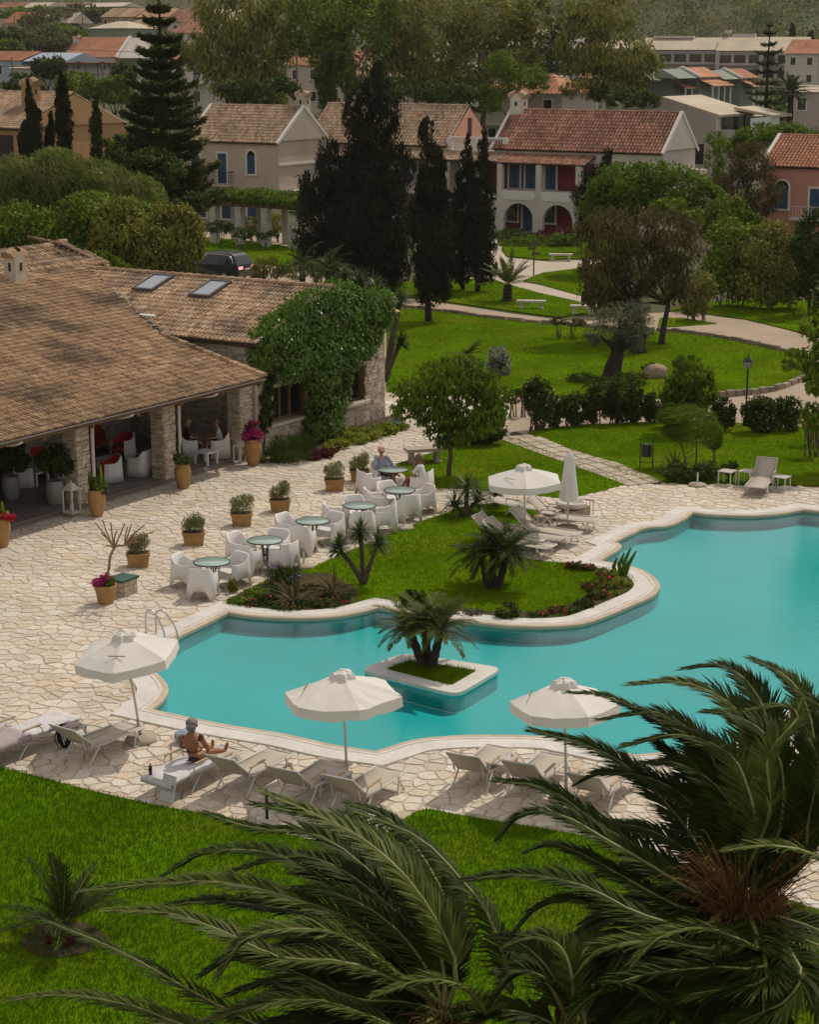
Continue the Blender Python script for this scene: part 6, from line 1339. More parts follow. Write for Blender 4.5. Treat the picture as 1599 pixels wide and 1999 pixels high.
# ------------------------------------------------------------------ furniture
mat('resin_white', (.74, .71, .68), .5, n1=(2.5, .06))
mat('glass_top', (.36, .47, .42), .08, spec=.7)
mat('iron', (.07, .055, .05), .5, metal=.4)
mat('terracotta', [(.36, .20, .075), (.40, .23, .09)], .85, n1=(5, .2), n2=(30, .12), stain=((.26, .15, .07), 4, .58))
mat('sling', [(.47, .42, .34), (.45, .40, .33)], .8)
mat('frame_white', (.60, .57, .53), .45)
mat('armrest_wood', (.42, .31, .20), .7)
mat('side_table_top', [(.50, .46, .42), (.46, .42, .38)], .6)
mat('canvas', (.86, .83, .79), .85, n1=(1.5, .05), transl=.30)
mat('rib_shadow_brown', (.24, .17, .10), .8)
mat('concrete', (.44, .37, .29), .9, n1=(3, .2), n2=(20, .12))
mat('steel', (.55, .55, .55), .22, metal=1.)
mat('towel_white', (.62, .60, .60), .95, n1=(6, .15), bump=(30, .5))
mat('towel_mauve', (.42, .35, .36), .95, n1=(6, .15), bump=(30, .5))
mat('towel_blue', (.32, .40, .48), .95, n1=(7, .3), bump=(20, .6))
mat('cloth_black', (.012, .012, .016), .8)
mat('cushion_red', (.55, .030, .016), .85)
mat('skin_tan', (.30, .125, .060), .55, n1=(7, .12))
mat('skin_fair', (.42, .22, .15), .55, n1=(7, .1))
mat('hair_grey', (.26, .23, .21), .8, n1=(24, .4), bump=(30, .8))
mat('hair_brown', (.16, .11, .075), .8, n1=(24, .4), bump=(30, .8))
mat('hair_blond', (.36, .24, .12), .8, n1=(24, .3), bump=(30, .8))
mat('cap_pink', (.62, .33, .30), .8)
mat('shirt_blue', (.30, .36, .46), .9, n1=(4, .15), bump=(9, .5))
mat('shirt_white', (.66, .65, .64), .9, n1=(4, .08), bump=(9, .5))
mat('shirt_stripe', [(.42, .46, .50)], .9, n1=(14, .4))
mat('shorts_navy', (.03, .045, .085), .85)
mat('shorts_khaki', (.34, .27, .19), .9)
mat('swim_dark', (.035, .022, .026), .7)
mat('stone_white', (.56, .52, .46), .85, n1=(3, .2), n2=(14, .2))
mat('rock', (.40, .30, .22), .95, n1=(2.2, .45), n2=(9, .4), stain=((.17, .11, .08), 1.6, .55))
mat('bin_black', (.022, .022, .022), .45)
mat('lamp_glass', (.40, .38, .33), .2)
mat('lantern_white', (.58, .54, .48), .6)
mat('glazed_white_shaded', (.28, .28, .25), .3)  # white glaze greyed, the veranda's shade is in the colour
mat('green_lid', (.035, .095, .065), .5)
mat('hose_teal', (.02, .16, .16), .45)
mat('car_black', (.008, .008, .010), .2, spec=.7, coat=.6)
mat('car_glass', (.006, .006, .007), .05, spec=.8)
mat('tyre', (.015, .015, .015), .85)
mat('alloy', (.30, .30, .31), .35, metal=.8)
mat('chrome', (.60, .60, .60), .2, metal=1.)
mat('plate', (.62, .62, .58), .5)
m = mat('tail_lamp', (.45, .03, .025), .2); m.node_tree.nodes['Principled BSDF'].inputs['Emission Color'].default_value = (1, .45, .40, 1); m.node_tree.nodes['Principled BSDF'].inputs['Emission Strength'].default_value = 1.6

# moulded white tub armchair, open at the front (+x), arched cut-outs between four feet
def tub_chair(label, group, mo='resin_white', mi=None, hb=.80, ha=.60, legs=True, name='armchair'):
    t = thing(name, (0, 0, 0), 0, label, 'armchair', group); n = 28; O_ = []; hw, hd = .36, .35
    for i in range(n + 1):
        a = R(42) + (math.pi * 2 - R(84)) * i / n; ca, sa = math.cos(a), math.sin(a); e = .55
        x = hd * math.copysign(abs(ca) ** e, ca); y = hw * math.copysign(abs(sa) ** e, sa); O_.append((x, y, a))
    vs = []; fs = []
    for x, y, a in O_:
        back = max(0, -math.cos(a)); zt = ha + (hb - ha) * min(1, max(0, back * 1.25 + .08)) ** 1.3
        q = abs(math.sin(2 * a)); zb = .02 + (.24 * max(0, 1 - (q / .82) ** 3) if legs and q < .82 else 0.)
        ko, kt, ki = 1.06, .93, .80
        vs += [(x * ko, y * ko, zb), (x * (ko + (kt - ko) * .55), y * (ko + (kt - ko) * .55), zb + (zt - zb) * .5), (x * kt, y * kt, zt), (x * (kt - .02) * .985, y * (kt - .02) * .985, zt + .012), (x * ki, y * ki, zt - .01), (x * ki, y * ki, .40), (x * ko * .93, y * ko * .93, zb + .01)]
    for i in range(n):
        for k in range(7): fs.append((i * 7 + k, (i + 1) * 7 + k, (i + 1) * 7 + (k + 1) % 7, i * 7 + (k + 1) % 7))
    fs.append(tuple(range(6, -1, -1))); fs.append(tuple(n * 7 + k for k in range(7)))
    b = MB(); b.add(vs, fs); b.build('shell', mo, t, True)
    s_ = MB(); s_.prism([(p[0] * .80, p[1] * .80) for p in O_] + [(.31, -.22), (.33, 0), (.31, .22)], .37, .41); s_.box((.29, 0, .31), (.05, .46, .16)); s_.build('seat', mi or mo, t)
    if mi:
        q = MB()
        for i in range(n):
            (x, y, a), (x2, y2, a2) = O_[i], O_[i + 1]; z1 = ha + (hb - ha) * min(1, max(0, max(0, -math.cos(a)) * 1.25 + .08)) ** 1.3; z2 = ha + (hb - ha) * min(1, max(0, max(0, -math.cos(a2)) * 1.25 + .08)) ** 1.3
            q.quad((x * .79, y * .79, .42), (x2 * .79, y2 * .79, .42), (x2 * .80, y2 * .80, z2), (x * .80, y * .80, z1))
        q.build('lining', mi, t)
    return t
g_ch = 'white armchairs round the glass tables'
chair0 = tub_chair('white tub armchair', g_ch)
def glass_table(label):
    t = thing('glass_table', (0, 0, 0), 0, label, 'table', 'round glass tables on the terrace')
    b = MB(); b.lathe([(.0, .722), (.44, .722), (.445, .73), (.44, .738), (.0, .738)], 28, capb=False); b.build('glass_top', 'glass_top', t, True)
    b = MB(); b.lathe([(.44, .715), (.465, .715), (.468, .735), (.455, .748), (.44, .74)], 28, capb=False); b.build('rim', 'iron', t, True)
    for k in range(4):
        a = k * math.pi / 2 + .4; c, s_ = math.cos(a), math.sin(a); b = MB(); b.tube(smooth_line([(.30 * c, .30 * s_, .71), (.12 * c, .12 * s_, .6), (.07 * c, .07 * s_, .4), (.10 * c, .10 * s_, .15), (.30 * c, .30 * s_, .02)], 3), .016, 5); b.build('leg', 'iron', t, True)
    b = MB(); b.lathe([(.09, .33), (.10, .345), (.09, .36)], 10, capt=True); b.build('collar', 'iron', t); return t
tab0 = glass_table('x')
tabs = [((413, 1097), 'nearest the pool steps, with three chairs', [(-.68, .38), (-.16, -.62), (.50, .45)]), ((517, 1055), 'second nearest, behind the lavender', [(-.66, .40), (-.42, -.50), (.50, -.32), (.22, .68)]), ((610, 1017), 'third, beside the fourth planter box', [(-.66, .40), (-.25, -.62), (.45, .52)]), ((702, 987), 'fourth, in front of the fifth planter box', [(-.70, .0), (.10, -.70), (.70, .0), (-.15, .70)]), ((780, 957), 'fifth, just before the table with the two guests', [(-.70, -.08), (.22, -.62), (.66, .28), (-.30, .64)]), ((767, 917), 'where two guests sit under the airy tree', [(-.66, -.30), (.80, -.28), (-.30, .66)])]
ordn = ['first', 'second', 'third', 'fourth', 'fifth', 'sixth']; used = False; seats = {}
for i, ((px, py), lb, chs) in enumerate(tabs):
    p = G(px, py, .74); p.z = 0; tb = tab0 if i == 0 else dup(tab0); tb.location = p + Vector((0, 0, .012)); tb.rotation_euler.z = i * .7; tb['label'] = 'round glass table with dark rim, ' + lb
    for k, (cx, cy) in enumerate(chs):
        d = Vector((cx, cy, 0)); q = p + d * (1.0 if i < 5 else 1.08); a = math.atan2(-d.y, -d.x) + random.uniform(-.15, .15)
        side = 'near' if d.y < -.42 else 'far' if d.y > .6 else 'right' if d.x > 0 else 'left'
        c = chair0 if not used else dup(chair0); used = True; c.location = q + Vector((0, 0, .012)); c.rotation_euler.z = a; c['label'] = f'white tub armchair, {side} side of the {ordn[i]} glass table from the pool steps' if i < 5 else ['white armchair with its back to the planter boxes at the guests table, empty', 'white armchair in which the woman in white sits', 'white armchair in which the man in the cap sits'][k]; seats[(i, k)] = (q, a)
from collections import Counter
_c = Counter(o['label'] for o in COL.objects if o.get('category') == 'armchair'); _n = {}
for o in COL.objects:
    if o.get('category') == 'armchair' and _c[o['label']] > 1:
        _n[o['label']] = _n.get(o['label'], 0) + 1; o['label'] = o['label'].replace('white tub', ['nearer white tub', 'farther white tub', 'farthest white tub'][_n[o['label']] - 1] if False else {1: 'left tub', 2: 'right tub', 3: 'third tub'}[_n[o['label']]])
# rectangular planters
for i, (px, py) in enumerate([(270, 1110), (378, 1068), (472, 1030), (547, 1003), (653, 962), (702, 944)]):
    p = G(px, py - 4); t = thing('planter_box', p, UANG + random.uniform(-.1, .1) - .9, 'tapered terracotta planter box with pale green shrub, ' + ['nearest the bare potted tree', 'second from the bare potted tree', 'third from the bare potted tree', 'fourth from the bare potted tree', 'second from the guests table', 'just behind the guests table'][i], 'planter', 'planter boxes along the terrace')
    b = MB(); b.box((0, 0, .18), (.50, .36, .34), taper=1.16); b.box((0, 0, .355), (.63, .46, .045)); b.build('box', 'terracotta', t); MB().box((0, 0, .372), (.54, .37, .02)).build('soil', 'soil', t)
    w_ = [.95, 1, 1.25, .95, 1.1, 1.0][i]; leaves_obj('foliage', cloud([((.0, 0, .60), (.28 * w_, .25, .26)), ((.12 * w_, .03, .68), (.2, .18, .22)), ((-.14 * w_, 0, .56), (.2, .2, .2))], 1700, .085, .022, .3, 18, 'up', .3), 'leaf_planter', t)
# urns
def urn(label, p, plants, h=.80, r_=.26, group='big clay urns along the veranda'):
    t = thing('urn', p, 0, label, 'plant pot', group); k = h / .8; b = MB(); b.lathe([(.15 * k, 0), (.17 * k, .05 * k), (r_ * .92, .34 * k), (r_, .52 * k), (r_ * .94, .64 * k), (r_ * .80, .72 * k), (r_ * .84, .76 * k), (r_ * .92, .8 * k), (r_ * .84, .80 * k), (r_ * .74, .74 * k)], 20); b.build('pot', 'terracotta', t, True); b = MB(); b.lathe([(r_ * .77, .735 * k), (0, .745 * k)], 12, capb=False); b.build('soil', 'soil', t)
    for kind, m_, a in plants:
        if kind == 'cloud': leaves_obj('blossom' if 'petal' in m_ else 'foliage', cloud(a[0], a[1], a[2], a[3], .26, 14), m_, t)
        elif kind == 'spikes': l = []; rosette(l, (0, 0, h), a[0], a[1], a[2], .15, 1.2); V, F = merge(l); link('leaves', np_mesh('leaves', V, F, 3), m_, t)
        elif kind == 'cactus':
            for dx, hh in a: b = MB(); b.tube([(dx, 0, h - .05), (dx * 1.3, .02, h + hh * .5), (dx * 1.2, 0, h + hh)], [.045, .055, .03], 6); b.build('cactus', m_, t, True)
    return t
urn('clay urn with cactus and trailing green, by the second veranda pillar', G(189, 1008), [('cactus', 'leaf_green', ((-.14, .5), (-.05, .3), (.12, .7))), ('cloud', 'leaf_green', ([((.12, 0, .85), (.22, .2, .16)), ((0, 0, .95), (.15, .15, .2))], 600, .1, .045)), ('cloud', 'leaf_silver', ([((.22, -.05, .80), (.14, .12, .12))], 250, .08, .04))])
urn('clay urn with spiky agave and blue green leaves, by the third veranda pillar', G(357, 954), [('spikes', 'leaf_yucca', (46, .62, .06)), ('cloud', 'leaf_silver', ([((0, -.05, .92), (.26, .22, .18))], 500, .11, .05)), ('cloud', 'leaf_green', ([((0, 0, .9), (.28, .25, .14))], 500, .1, .05))])
urn('large clay urn full of magenta flowers at the wing corner', G(494, 909), [('cloud', 'leaf_red', ([((0, 0, 1.15), (.26, .24, .30))], 500, .1, .05)), ('cloud', 'petal_magenta', ([((0, -.02, .98), (.36, .32, .2)), ((.05, 0, 1.2), (.25, .24, .24))], 900, .085, .07))], .88, .29)
urn('clay urn with cactus and red geraniums at the left edge', G(3, 1068), [('cactus', 'leaf_green', ((-.06, .6), (.05, .45))), ('cloud', 'leaf_green', ([((0.05, 0, .85), (.22, .2, .14))], 400, .1, .05)), ('cloud', 'petal_red', ([((.22, -.08, .86), (.2, .16, .13))], 260, .08, .07))])
# potted bare frangipani and the pump box beside it
p = G(206, 1178); t = thing('potted_tree', p, 0, 'bare branched frangipani in clay pot with pink flowers at its foot', 'potted tree'); b = MB(); b.lathe([(.17, 0), (.19, .04), (.235, .30), (.27, .42), (.285, .44), (.285, .47), (.25, .47), (.23, .42)], 18); b.build('pot', 'terracotta', t, True)
b = MB()
def fr(a, c, r_, lv):
    b.tube(smooth_line([a, a.lerp(c, .5) + Vector((random.uniform(-.04, .04), 0, .03)), c], 3), [r_ * (1 - .05 * i) for i in range(7)], 6)
tk = rel(p, 222, 1070); fr(Vector((0, 0, .35)), rel(p, 212, 1110), .045, 0); fr(rel(p, 212, 1110), tk, .04, 0)
for x, y, s_ in [(207, 1065, 0), (196, 1040, 0), (185, 1020, 0), (216, 1020, 0), (243, 1022, 0), (256, 1024, 1), (278, 1042, 1), (300, 1038, 1), (282, 1025, 1), (249, 1028, 1), (228, 1035, 0), (200, 1015, 0), (270, 1058, 1)]:
    a = rel(p, 243, 1065) if s_ else tk; fr(a, rel(p, x, y, random.uniform(-.3, .3)), .022, 1)
fr(tk, rel(p, 243, 1065), .03, 1); b.build('branches', mat('frangipani_bark', (.27, .17, .095), .8, n1=(5, .2)), t, True)
leaves_obj('blossom', cloud([((-.12, -.06, .55), (.2, .14, .1)), ((.02, 0, .62), (.14, .12, .12))], 420, .075, .06), 'petal_magenta', t); leaves_obj('foliage', cloud([((.08, 0, .55), (.16, .14, .12))], 250, .1, .05), 'leaf_green', t)
p = G(240, 1160); t = thing('pump_box', p, UANG, 'low stone built box with dark green lid beside the potted frangipani', 'stone box'); MB().box((0, 0, .19), (.52, .44, .4)).build('core', 'stone_joint', t); b = MB(); b.box((0, 0, .42), (.62, .54, .05)); b.build('lid', 'green_lid', t)
for a, w_, h_ in ((0, .52, .44), (R(90), .44, .52), (R(180), .52, .44), (R(-90), .44, .52)): stone_face(t, rotz(a) @ Matrix.Translation((-w_ / 2, -h_ / 2, 0)), w_, .39, sx=.2, sz=.12, proud=.03)

# parasols
def parasol(label, foot, head, Rr=1.1, rot=.2, jit=.0, group='open white parasols', base=True):
    t = thing('parasol', foot, 0, label, 'parasol', group); hd = head - foot; ax = hd.normalized(); q = ax.to_track_quat('Z', 'Y').to_matrix().to_4x4(); M = Matrix.Translation(hd) @ q @ rotz(rot)
    b = MB(); b.tube([(0, 0, .05), hd], .024, 8); b.build('pole', 'frame_white', t, True); b = MB(); b.tube([(0, 0, .05), ax * .45], .032, 8); b.build('sleeve', 'concrete', t, True)
    if base: b = MB(); b.lathe([(.30, 0), (.31, .05), (.27, .10), (.06, .13)], 20, capt=True); b.build('base', 'concrete', t, True)
    b = MB(); sub = 5; n = 6; prof = [(.0, 0), (.16, -.045), (.45, -.14), (.75, -.245), (1.0, -.35)]; rows = []
    for r_, z in prof:
        row = []
        for k in range(n * sub):
            f = k / sub; i = int(f); u = f - i; a0, a1 = 2 * math.pi * i / n, 2 * math.pi * (i + 1) / n; x = (math.cos(a0) * (1 - u) + math.cos(a1) * u) * r_ * Rr; y = (math.sin(a0) * (1 - u) + math.sin(a1) * u) * r_ * Rr; sg = -.030 * math.sin(u * math.pi) * r_
            row.append((x, y, z + sg + random.uniform(-jit, jit) * r_))
        rows.append(row)
    val = [(x * 1.005, y * 1.005, z - .17 + random.uniform(-.012, .012) - jit * 2 * random.random()) for x, y, z in rows[-1]]; rows.append(val); K = n * sub
    b.add([p_ for r_ in rows for p_ in r_], [(i * K + k, i * K + (k + 1) % K, (i + 1) * K + (k + 1) % K, (i + 1) * K + k) for i in range(len(rows) - 1) for k in range(K)], M); c = b.build('canopy', 'canvas', t)
    for i, pl_ in enumerate(c.data.polygons): pl_.use_smooth = False
    cp = MB(); vs = []
    for r_, z in ((.21, -.06), (.20, -.01), (.17, .05), (.09, .085), (0, .09)):
        for k in range(18):
            a = 2 * math.pi * k / 18; rr = r_ * (1 + .22 * (1 if k % 3 == 0 else -1 if k % 3 == 1 else 0)); vs.append((rr * math.cos(a), rr * math.sin(a), z + random.uniform(-.025, .02)))
    cp.add(vs, [(i * 18 + k, i * 18 + (k + 1) % 18, (i + 1) * 18 + (k + 1) % 18, (i + 1) * 18 + k) for i in range(4) for k in range(18)], M); cp.build('vent_cap', 'canvas', t)
    for k in range(6):
        a = 2 * math.pi * k / 6; rb = MB(); rb.bar((.03 * math.cos(a), .03 * math.sin(a), -.03), (Rr * .98 * math.cos(a), Rr * .98 * math.sin(a), -.365), .022, .03, M); rb.bar((.03 * math.cos(a), .03 * math.sin(a), -.55), (Rr * .55 * math.cos(a), Rr * .55 * math.sin(a), -.215), .018, .02, M); rb.build('rib', 'armrest_wood', t)
    s_ = MB(); f0 = Vector((.42, -.44, -.168)); f1 = Vector((.62, -.18, -.172)); s_.bar(f0 * Rr, f1 * Rr, .02, .012, M @ rotz(-rot - .15)); s_.build('strap', 'rib_shadow_brown', t)  # brown strip added for the rib shadow showing through the canvas
    return t
def head_at(px, py, foot, z): return G(px, py, z)
def para(label, fp, hp, z, Rr, rot, jit=0.):
    f = G(*fp); hd = D(hp[0], hp[1], f.y + hp[2]); return parasol(label, f + Vector((0, 0, .012)), hd, Rr, rot, jit)
para('open white parasol at the left, pole leaning, shading two loungers', (275, 1447), (241, 1240, -.15), 2.2, 1.02, .35, .008)
para('open white parasol in the middle with crumpled windblown edge', (678, 1532), (668, 1318, .1), 2.2, 1.10, .15, .022)
para('open white parasol at the right, half hidden by palm fronds', (1106, 1562), (1102, 1334, .1), 2.2, .98, .25, .008)
para('open white parasol on the far deck beside the closed one', (1026, 1054), (1023, 912, 0), 2.1, 1.10, .0, .004)
f = G(1108, 1033); t = thing('parasol', f, 0, 'closed white parasol standing beside the open one on the far deck', 'parasol'); b = MB(); b.tube([(0, 0, .05), (.02, 0, 2.1)], .024, 8); b.build('pole', 'frame_white', t, True); b = MB(); b.lathe([(.30, 0), (.31, .05), (.27, .10), (.06, .13)], 18, capt=True); b.build('base', 'concrete', t, True)
b = MB(); vs = []; zs = [(.82, .20), (.95, .225), (1.3, .185), (1.7, .14), (1.98, .095), (2.05, .12), (2.14, .06), (2.2, .0)]
for z, r_ in zs:
    for k in range(24): a = 2 * math.pi * k / 24; rr = r_ * (1 + .2 * math.cos(6 * a) + random.uniform(-.03, .03)); vs.append((.02 + rr * math.cos(a), rr * math.sin(a), z + .02 * math.cos(6 * a)))
b.add(vs, [(i * 24 + k, i * 24 + (k + 1) % 24, (i + 1) * 24 + (k + 1) % 24, (i + 1) * 24 + k) for i in range(len(zs) - 1) for k in range(24)]); b.build('canopy', 'canvas', t, True)
for px, py, lb in [(850, 1000, 'by the lawn tip behind the farthest table'), (789, 1033, 'beside the fifth glass table'), (593, 1108, 'at the lawn edge behind the lavender'), (476, 1137, 'at the left tip of the pool bed'), (1362, 949, 'at the edge of the sapling bed'), (334, 1508, 'beside the sunbather lounger')]:
    t = thing('umbrella_stand', G(px, py), 0, 'round concrete parasol foot with short tube, ' + lb, 'parasol base', 'empty parasol feet'); b = MB(); b.lathe([(.27, 0), (.28, .05), (.24, .09), (.05, .12)], 16, capt=True); b.build('foot', 'concrete', t, True); b = MB(); b.tube([(0, 0, .08), (0, 0, .42)], .026, 7); b.build('tube', 'frame_white', t)

# sun loungers: x along the body (foot end +x)
def lounger(label, angle, group, towel=None):
    t = thing('sun_lounger', (0, 0, 0), 0, label, 'sun lounger', group); w_ = .31; zs = .34; ca, sa = math.cos(angle), math.sin(angle); L = .74
    f = MB()
    for s_ in (-1, 1):
        f.tube([(-.40, s_ * w_, zs), (.98, s_ * w_, zs - .03)], .019, 6); f.tube([(-.40, s_ * w_, zs), (-.40 - L * ca, s_ * w_, zs + L * sa)], .017, 6)
    f.tube([(.98, -w_, zs - .03), (.98, w_, zs - .03)], .019, 6); f.tube([(-.40 - L * ca, -w_, zs + L * sa), (-.40 - L * ca, w_, zs + L * sa)], .017, 6); f.tube([(-.40, -w_, zs), (-.40, w_, zs)], .015, 6); f.build('frame', 'frame_white', t, True)
    for s_ in (-1, 1):
        for x0, x1 in ((-.62, -.18), (.62, .86)):
            b = MB(); xa = x0 if x0 < 0 else x1; b.tube(smooth_line([((x0 + x1) / 2 + (.10 if x0 < 0 else -.08), s_ * (w_ + .01), zs), (xa, s_ * (w_ + .03), .02)], 2), .018, 6); b.tube([(xa, s_ * (w_ + .03), .02), ((x0 + x1) / 2 - (xa - (x0 + x1) / 2), s_ * (w_ + .03), .02), ((x0 + x1) / 2 + (.12 if x0 < 0 else -.1) * .2, s_ * (w_ + .01), zs)] if x0 > 0 else [(xa, s_ * (w_ + .03), .02), (xa + .02, s_ * (w_ + .02), .03)], .016, 6); b.build('leg', 'frame_white', t, True)
        b = MB(); b.tube(smooth_line([(-.52, s_ * (w_ + .03), zs + .02), (-.50, s_ * (w_ + .05), zs + .20), (-.1, s_ * (w_ + .05), zs + .19), (.02, s_ * (w_ + .03), zs)], 3), .014, 5); b.build('arm_bracket', 'frame_white', t, True); MB().box((-.29, s_ * (w_ + .05), zs + .222), (.46, .05, .022)).build('armrest', 'armrest_wood', t)
    b = MB(); n = 8; vs = []
    for i in range(n + 1):
        u = i / n; x = -.385 + 1.35 * u; z = zs + .006 - .03 * u - .022 * math.sin(u * math.pi)
        for v in (-1, 0, 1): vs.append((x, v * (w_ - .012), z - (.014 if v == 0 else 0)))
    b.add(vs, [(i * 3 + k, (i + 1) * 3 + k, (i + 1) * 3 + k + 1, i * 3 + k + 1) for i in range(n) for k in range(2)]); o = b.build('seat_sling', 'sling', t, True); md = o.modifiers.new('thick', 'SOLIDIFY'); md.thickness = .008
    b = MB(); vs = []
    for i in range(n + 1):
        u = i / n; x = -.41 - L * .97 * u * ca; z = zs + .008 + L * .97 * u * sa
        for v in (-1, 0, 1): k_ = .03 * math.sin(u * math.pi) * (1 if v == 0 else .3); vs.append((x - k_ * sa, v * (w_ - .012), z - k_ * ca))
    b.add(vs, [(i * 3 + k, i * 3 + k + 1, (i + 1) * 3 + k + 1, (i + 1) * 3 + k) for i in range(n) for k in range(2)]); o = b.build('backrest', 'sling', t, True); md = o.modifiers.new('thick', 'SOLIDIFY'); md.thickness = .008
    if angle > .2:
        b = MB(); 
        for s_ in (-1, 1): b.tube([(-.40 - L * .55 * ca, s_ * (w_ - .04), zs + L * .55 * sa), (-.62, s_ * (w_ - .04), zs)], .010, 5)
        b.build('back_strut', 'frame_white', t)
    return t
lg = 'sun loungers on the near deck'
l_up = lounger('x', R(42), lg); l_flat = lounger('x', R(5), lg); firstu = [True]; firstf = [True]
def put(src, first, px, py, head, label, group, z=.34, dz=.012):
    p = G(px, py, z); o = src if first[0] else dup(src); first[0] = False; d = Vector((math.cos(head), math.sin(head), 0)); o.location = Vector((p.x, p.y, dz)) - d * .30; o.rotation_euler.z = head; o['label'] = label; o['group'] = group; return o
HD = R(62)
LN = {}
LN[0] = put(l_flat, firstf, -40, 1420, HD, 'lounger cut by the left frame edge with a grey towel hanging off', lg)
LN[1] = put(l_flat, firstf, 82, 1418, HD + R(-8), 'flat lounger covered by white and mauve towels at far left', lg)
LN[2] = put(l_up, firstu, 212, 1432, HD - R(6), 'lounger with raised back shaded by the leaning left parasol', lg)
LN[3] = put(l_flat, firstf, 408, 1480, HD - R(6), 'flat lounger on which the sunbather sits', lg)
LN[4] = put(l_up, firstu, 507, 1487, HD - R(2), 'empty lounger with raised back just right of the sunbather', lg)
LN[5] = put(l_up, firstu, 622, 1508, HD, 'empty lounger left of the middle parasol pole, second right of the sunbather', lg)
LN[6] = put(l_up, firstu, 727, 1524, HD, 'empty lounger right of the middle parasol pole', lg)
LN[7] = put(l_up, firstu, 953, 1480, HD + R(4), 'empty lounger left of the small table near the right parasol', lg)
LN[8] = put(l_up, firstu, 1060, 1495, HD + R(3), 'empty lounger just left of the right parasol pole', lg)
LN[9] = put(l_up, firstu, 1190, 1520, HD, 'empty lounger under palm fronds right of the right parasol pole', lg)
fg = 'sun loungers on the far deck'; HF = R(-30)
put(l_up, firstu, 1033, 1060, HF, 'front far deck lounger, half hidden by the pygmy palm', fg); put(l_up, firstu, 1012, 1050, HF, 'far deck lounger mostly hidden behind the pygmy palm crown', fg)
put(l_flat, firstf, 1056, 1043, HF, 'flat bright white lounger under the far open parasol', fg); put(l_up, firstu, 1084, 1036, HF, 'far deck lounger with raised back beside the flat bright one', fg)
put(l_up, firstu, 1118, 1010, HF + R(8), 'far deck lounger by the closed parasol and small table', fg); put(l_flat, firstf, 1050, 990, HF, 'flat lounger at the lawn edge behind the stone basin', fg)
put(l_up, firstu, 1483, 941, R(249), 'single lounger facing the camera between small white tables at right', 'single lounger at the pool end')
# side tables
def side_table(label, px, py, rz=HD, z=.43, top='side_table_top'):
    p = G(px, py, z); t = thing('side_table', (p.x, p.y, .012), rz, label, 'side table', 'small white side tables'); b = MB(); b.box((0, 0, .43), (.46, .46, .025)); b.build('tabletop', top, t)
    for sx in (-1, 1):
        for sy in (-1, 1): MB().bar((sx * .2, sy * .2, 0), (sx * .2, sy * .2, .42), .028).build('leg', 'frame_white', t)
    return t
side_table('small table in front of the middle parasol pole', 655, 1512); side_table('small table between the two loungers left of the right parasol', 980, 1486); tS1 = side_table('small table between the towel lounger and the shaded lounger', 137, 1420); tS2 = side_table('small table beside the sunbather with a blue towel on it', 362, 1452)
side_table('small table between the far deck loungers under the open parasol', 1001, 1029, HF); side_table('small table by the closed parasol on the far deck', 1070, 1000, HF); side_table('small white table left one of three at the pool end', 1421, 920, R(56)); side_table('small white table beside the single lounger, its left', 1461, 920, R(56)); side_table('small white table beside the single lounger, its right', 1527, 931, R(56))
# towels, bags and small things by the loungers
def cloth(label, M, pts, m, name='towel', cat='towel', th=.015):
    """pts: grid rows of local points"""
    b = MB(); r_, c = len(pts), len(pts[0]); b.add([Vector(p) + Vector((random.uniform(-.012, .012), random.uniform(-.012, .012), random.uniform(0, .012))) for row in pts for p in row], [(i * c + k, i * c + k + 1, (i + 1) * c + k + 1, (i + 1) * c + k) for i in range(r_ - 1) for k in range(c - 1)], M); o = b.build(name, m, None, True); md = o.modifiers.new('thick', 'SOLIDIFY'); md.thickness = th; tag(o, label, cat); return o
def lm(i): o = LN[i]; return Matrix.Translation(o.location) @ rotz(o.rotation_euler.z)
def drape(i, x0, x1, hang, m, label, z=.375, w_=.33, side=.12):
    xs_ = [x0 + (x1 - x0) * k / 9 for k in range(10)]; rows = []
    if hang: rows += [[(x0 - .03, y, z - h_ + .04 * y) for y in (-w_, -w_ / 2, 0, w_ / 2, w_)] for h_ in (hang, hang * .5)]
    rows += [[(x, -w_ - .02, z - side), (x, -w_, z), (x, 0, z - .012), (x, w_, z), (x, w_ + .02, z - side)] for x in xs_]
    if hang: rows = [[(r_[0][0], -w_ - .03, r_[0][2]), *[(p[0], p[1] * 1.02, p[2]) for p in r_[1:4]], (r_[4][0], w_ + .03, r_[4][2])] if k < 2 else r_ for k, r_ in enumerate(rows)]
    return cloth(label, lm(i), rows, m)
drape(0, -1.12, .2, .38, 'towel_mauve', 'grey towel hanging at the left frame edge', .385); drape(1, -1.14, -.3, .30, 'towel_mauve', 'mauve towel hanging over the head of the towel covered lounger', .42); drape(1, -.30, 1.0, 0, 'towel_white', 'white towel spread over the left flat lounger', .376, side=.03); drape(3, -1.14, .35, .12, 'towel_white', 'white towel under the sunbather', .392, side=.05)
b = MB(); b.ball((0, 0, .25), (.15, .11, .25), 12, 8, jit=.06); b.ball((.02, -.09, .20), (.11, .06, .14), 10, 6, jit=.05); o = b.build('backpack', 'cloth_black', None, True); p = G(126, 1461); o.location = (p.x, p.y, .012); tag(o, 'black backpack standing on the paving between the left loungers', 'backpack')
b = MB(); b.tube(smooth_line([(-.1, -.1, .4), (-.16, -.16, .25), (-.1, -.12, .08)], 3), .012, 5); b.build('strap', 'cloth_black', o)
b = MB(); b.ball((0, 0, .13), (.22, .17, .13), 14, 8, jit=.14); b.ball((.1, .02, .16), (.14, .12, .10), 10, 6, jit=.14); o = b.build('towel', 'towel_blue', None, True); o.location = tS2.location + Vector((0, 0, .44)); tag(o, 'crumpled blue and white towel on the table beside the sunbather', 'towel')
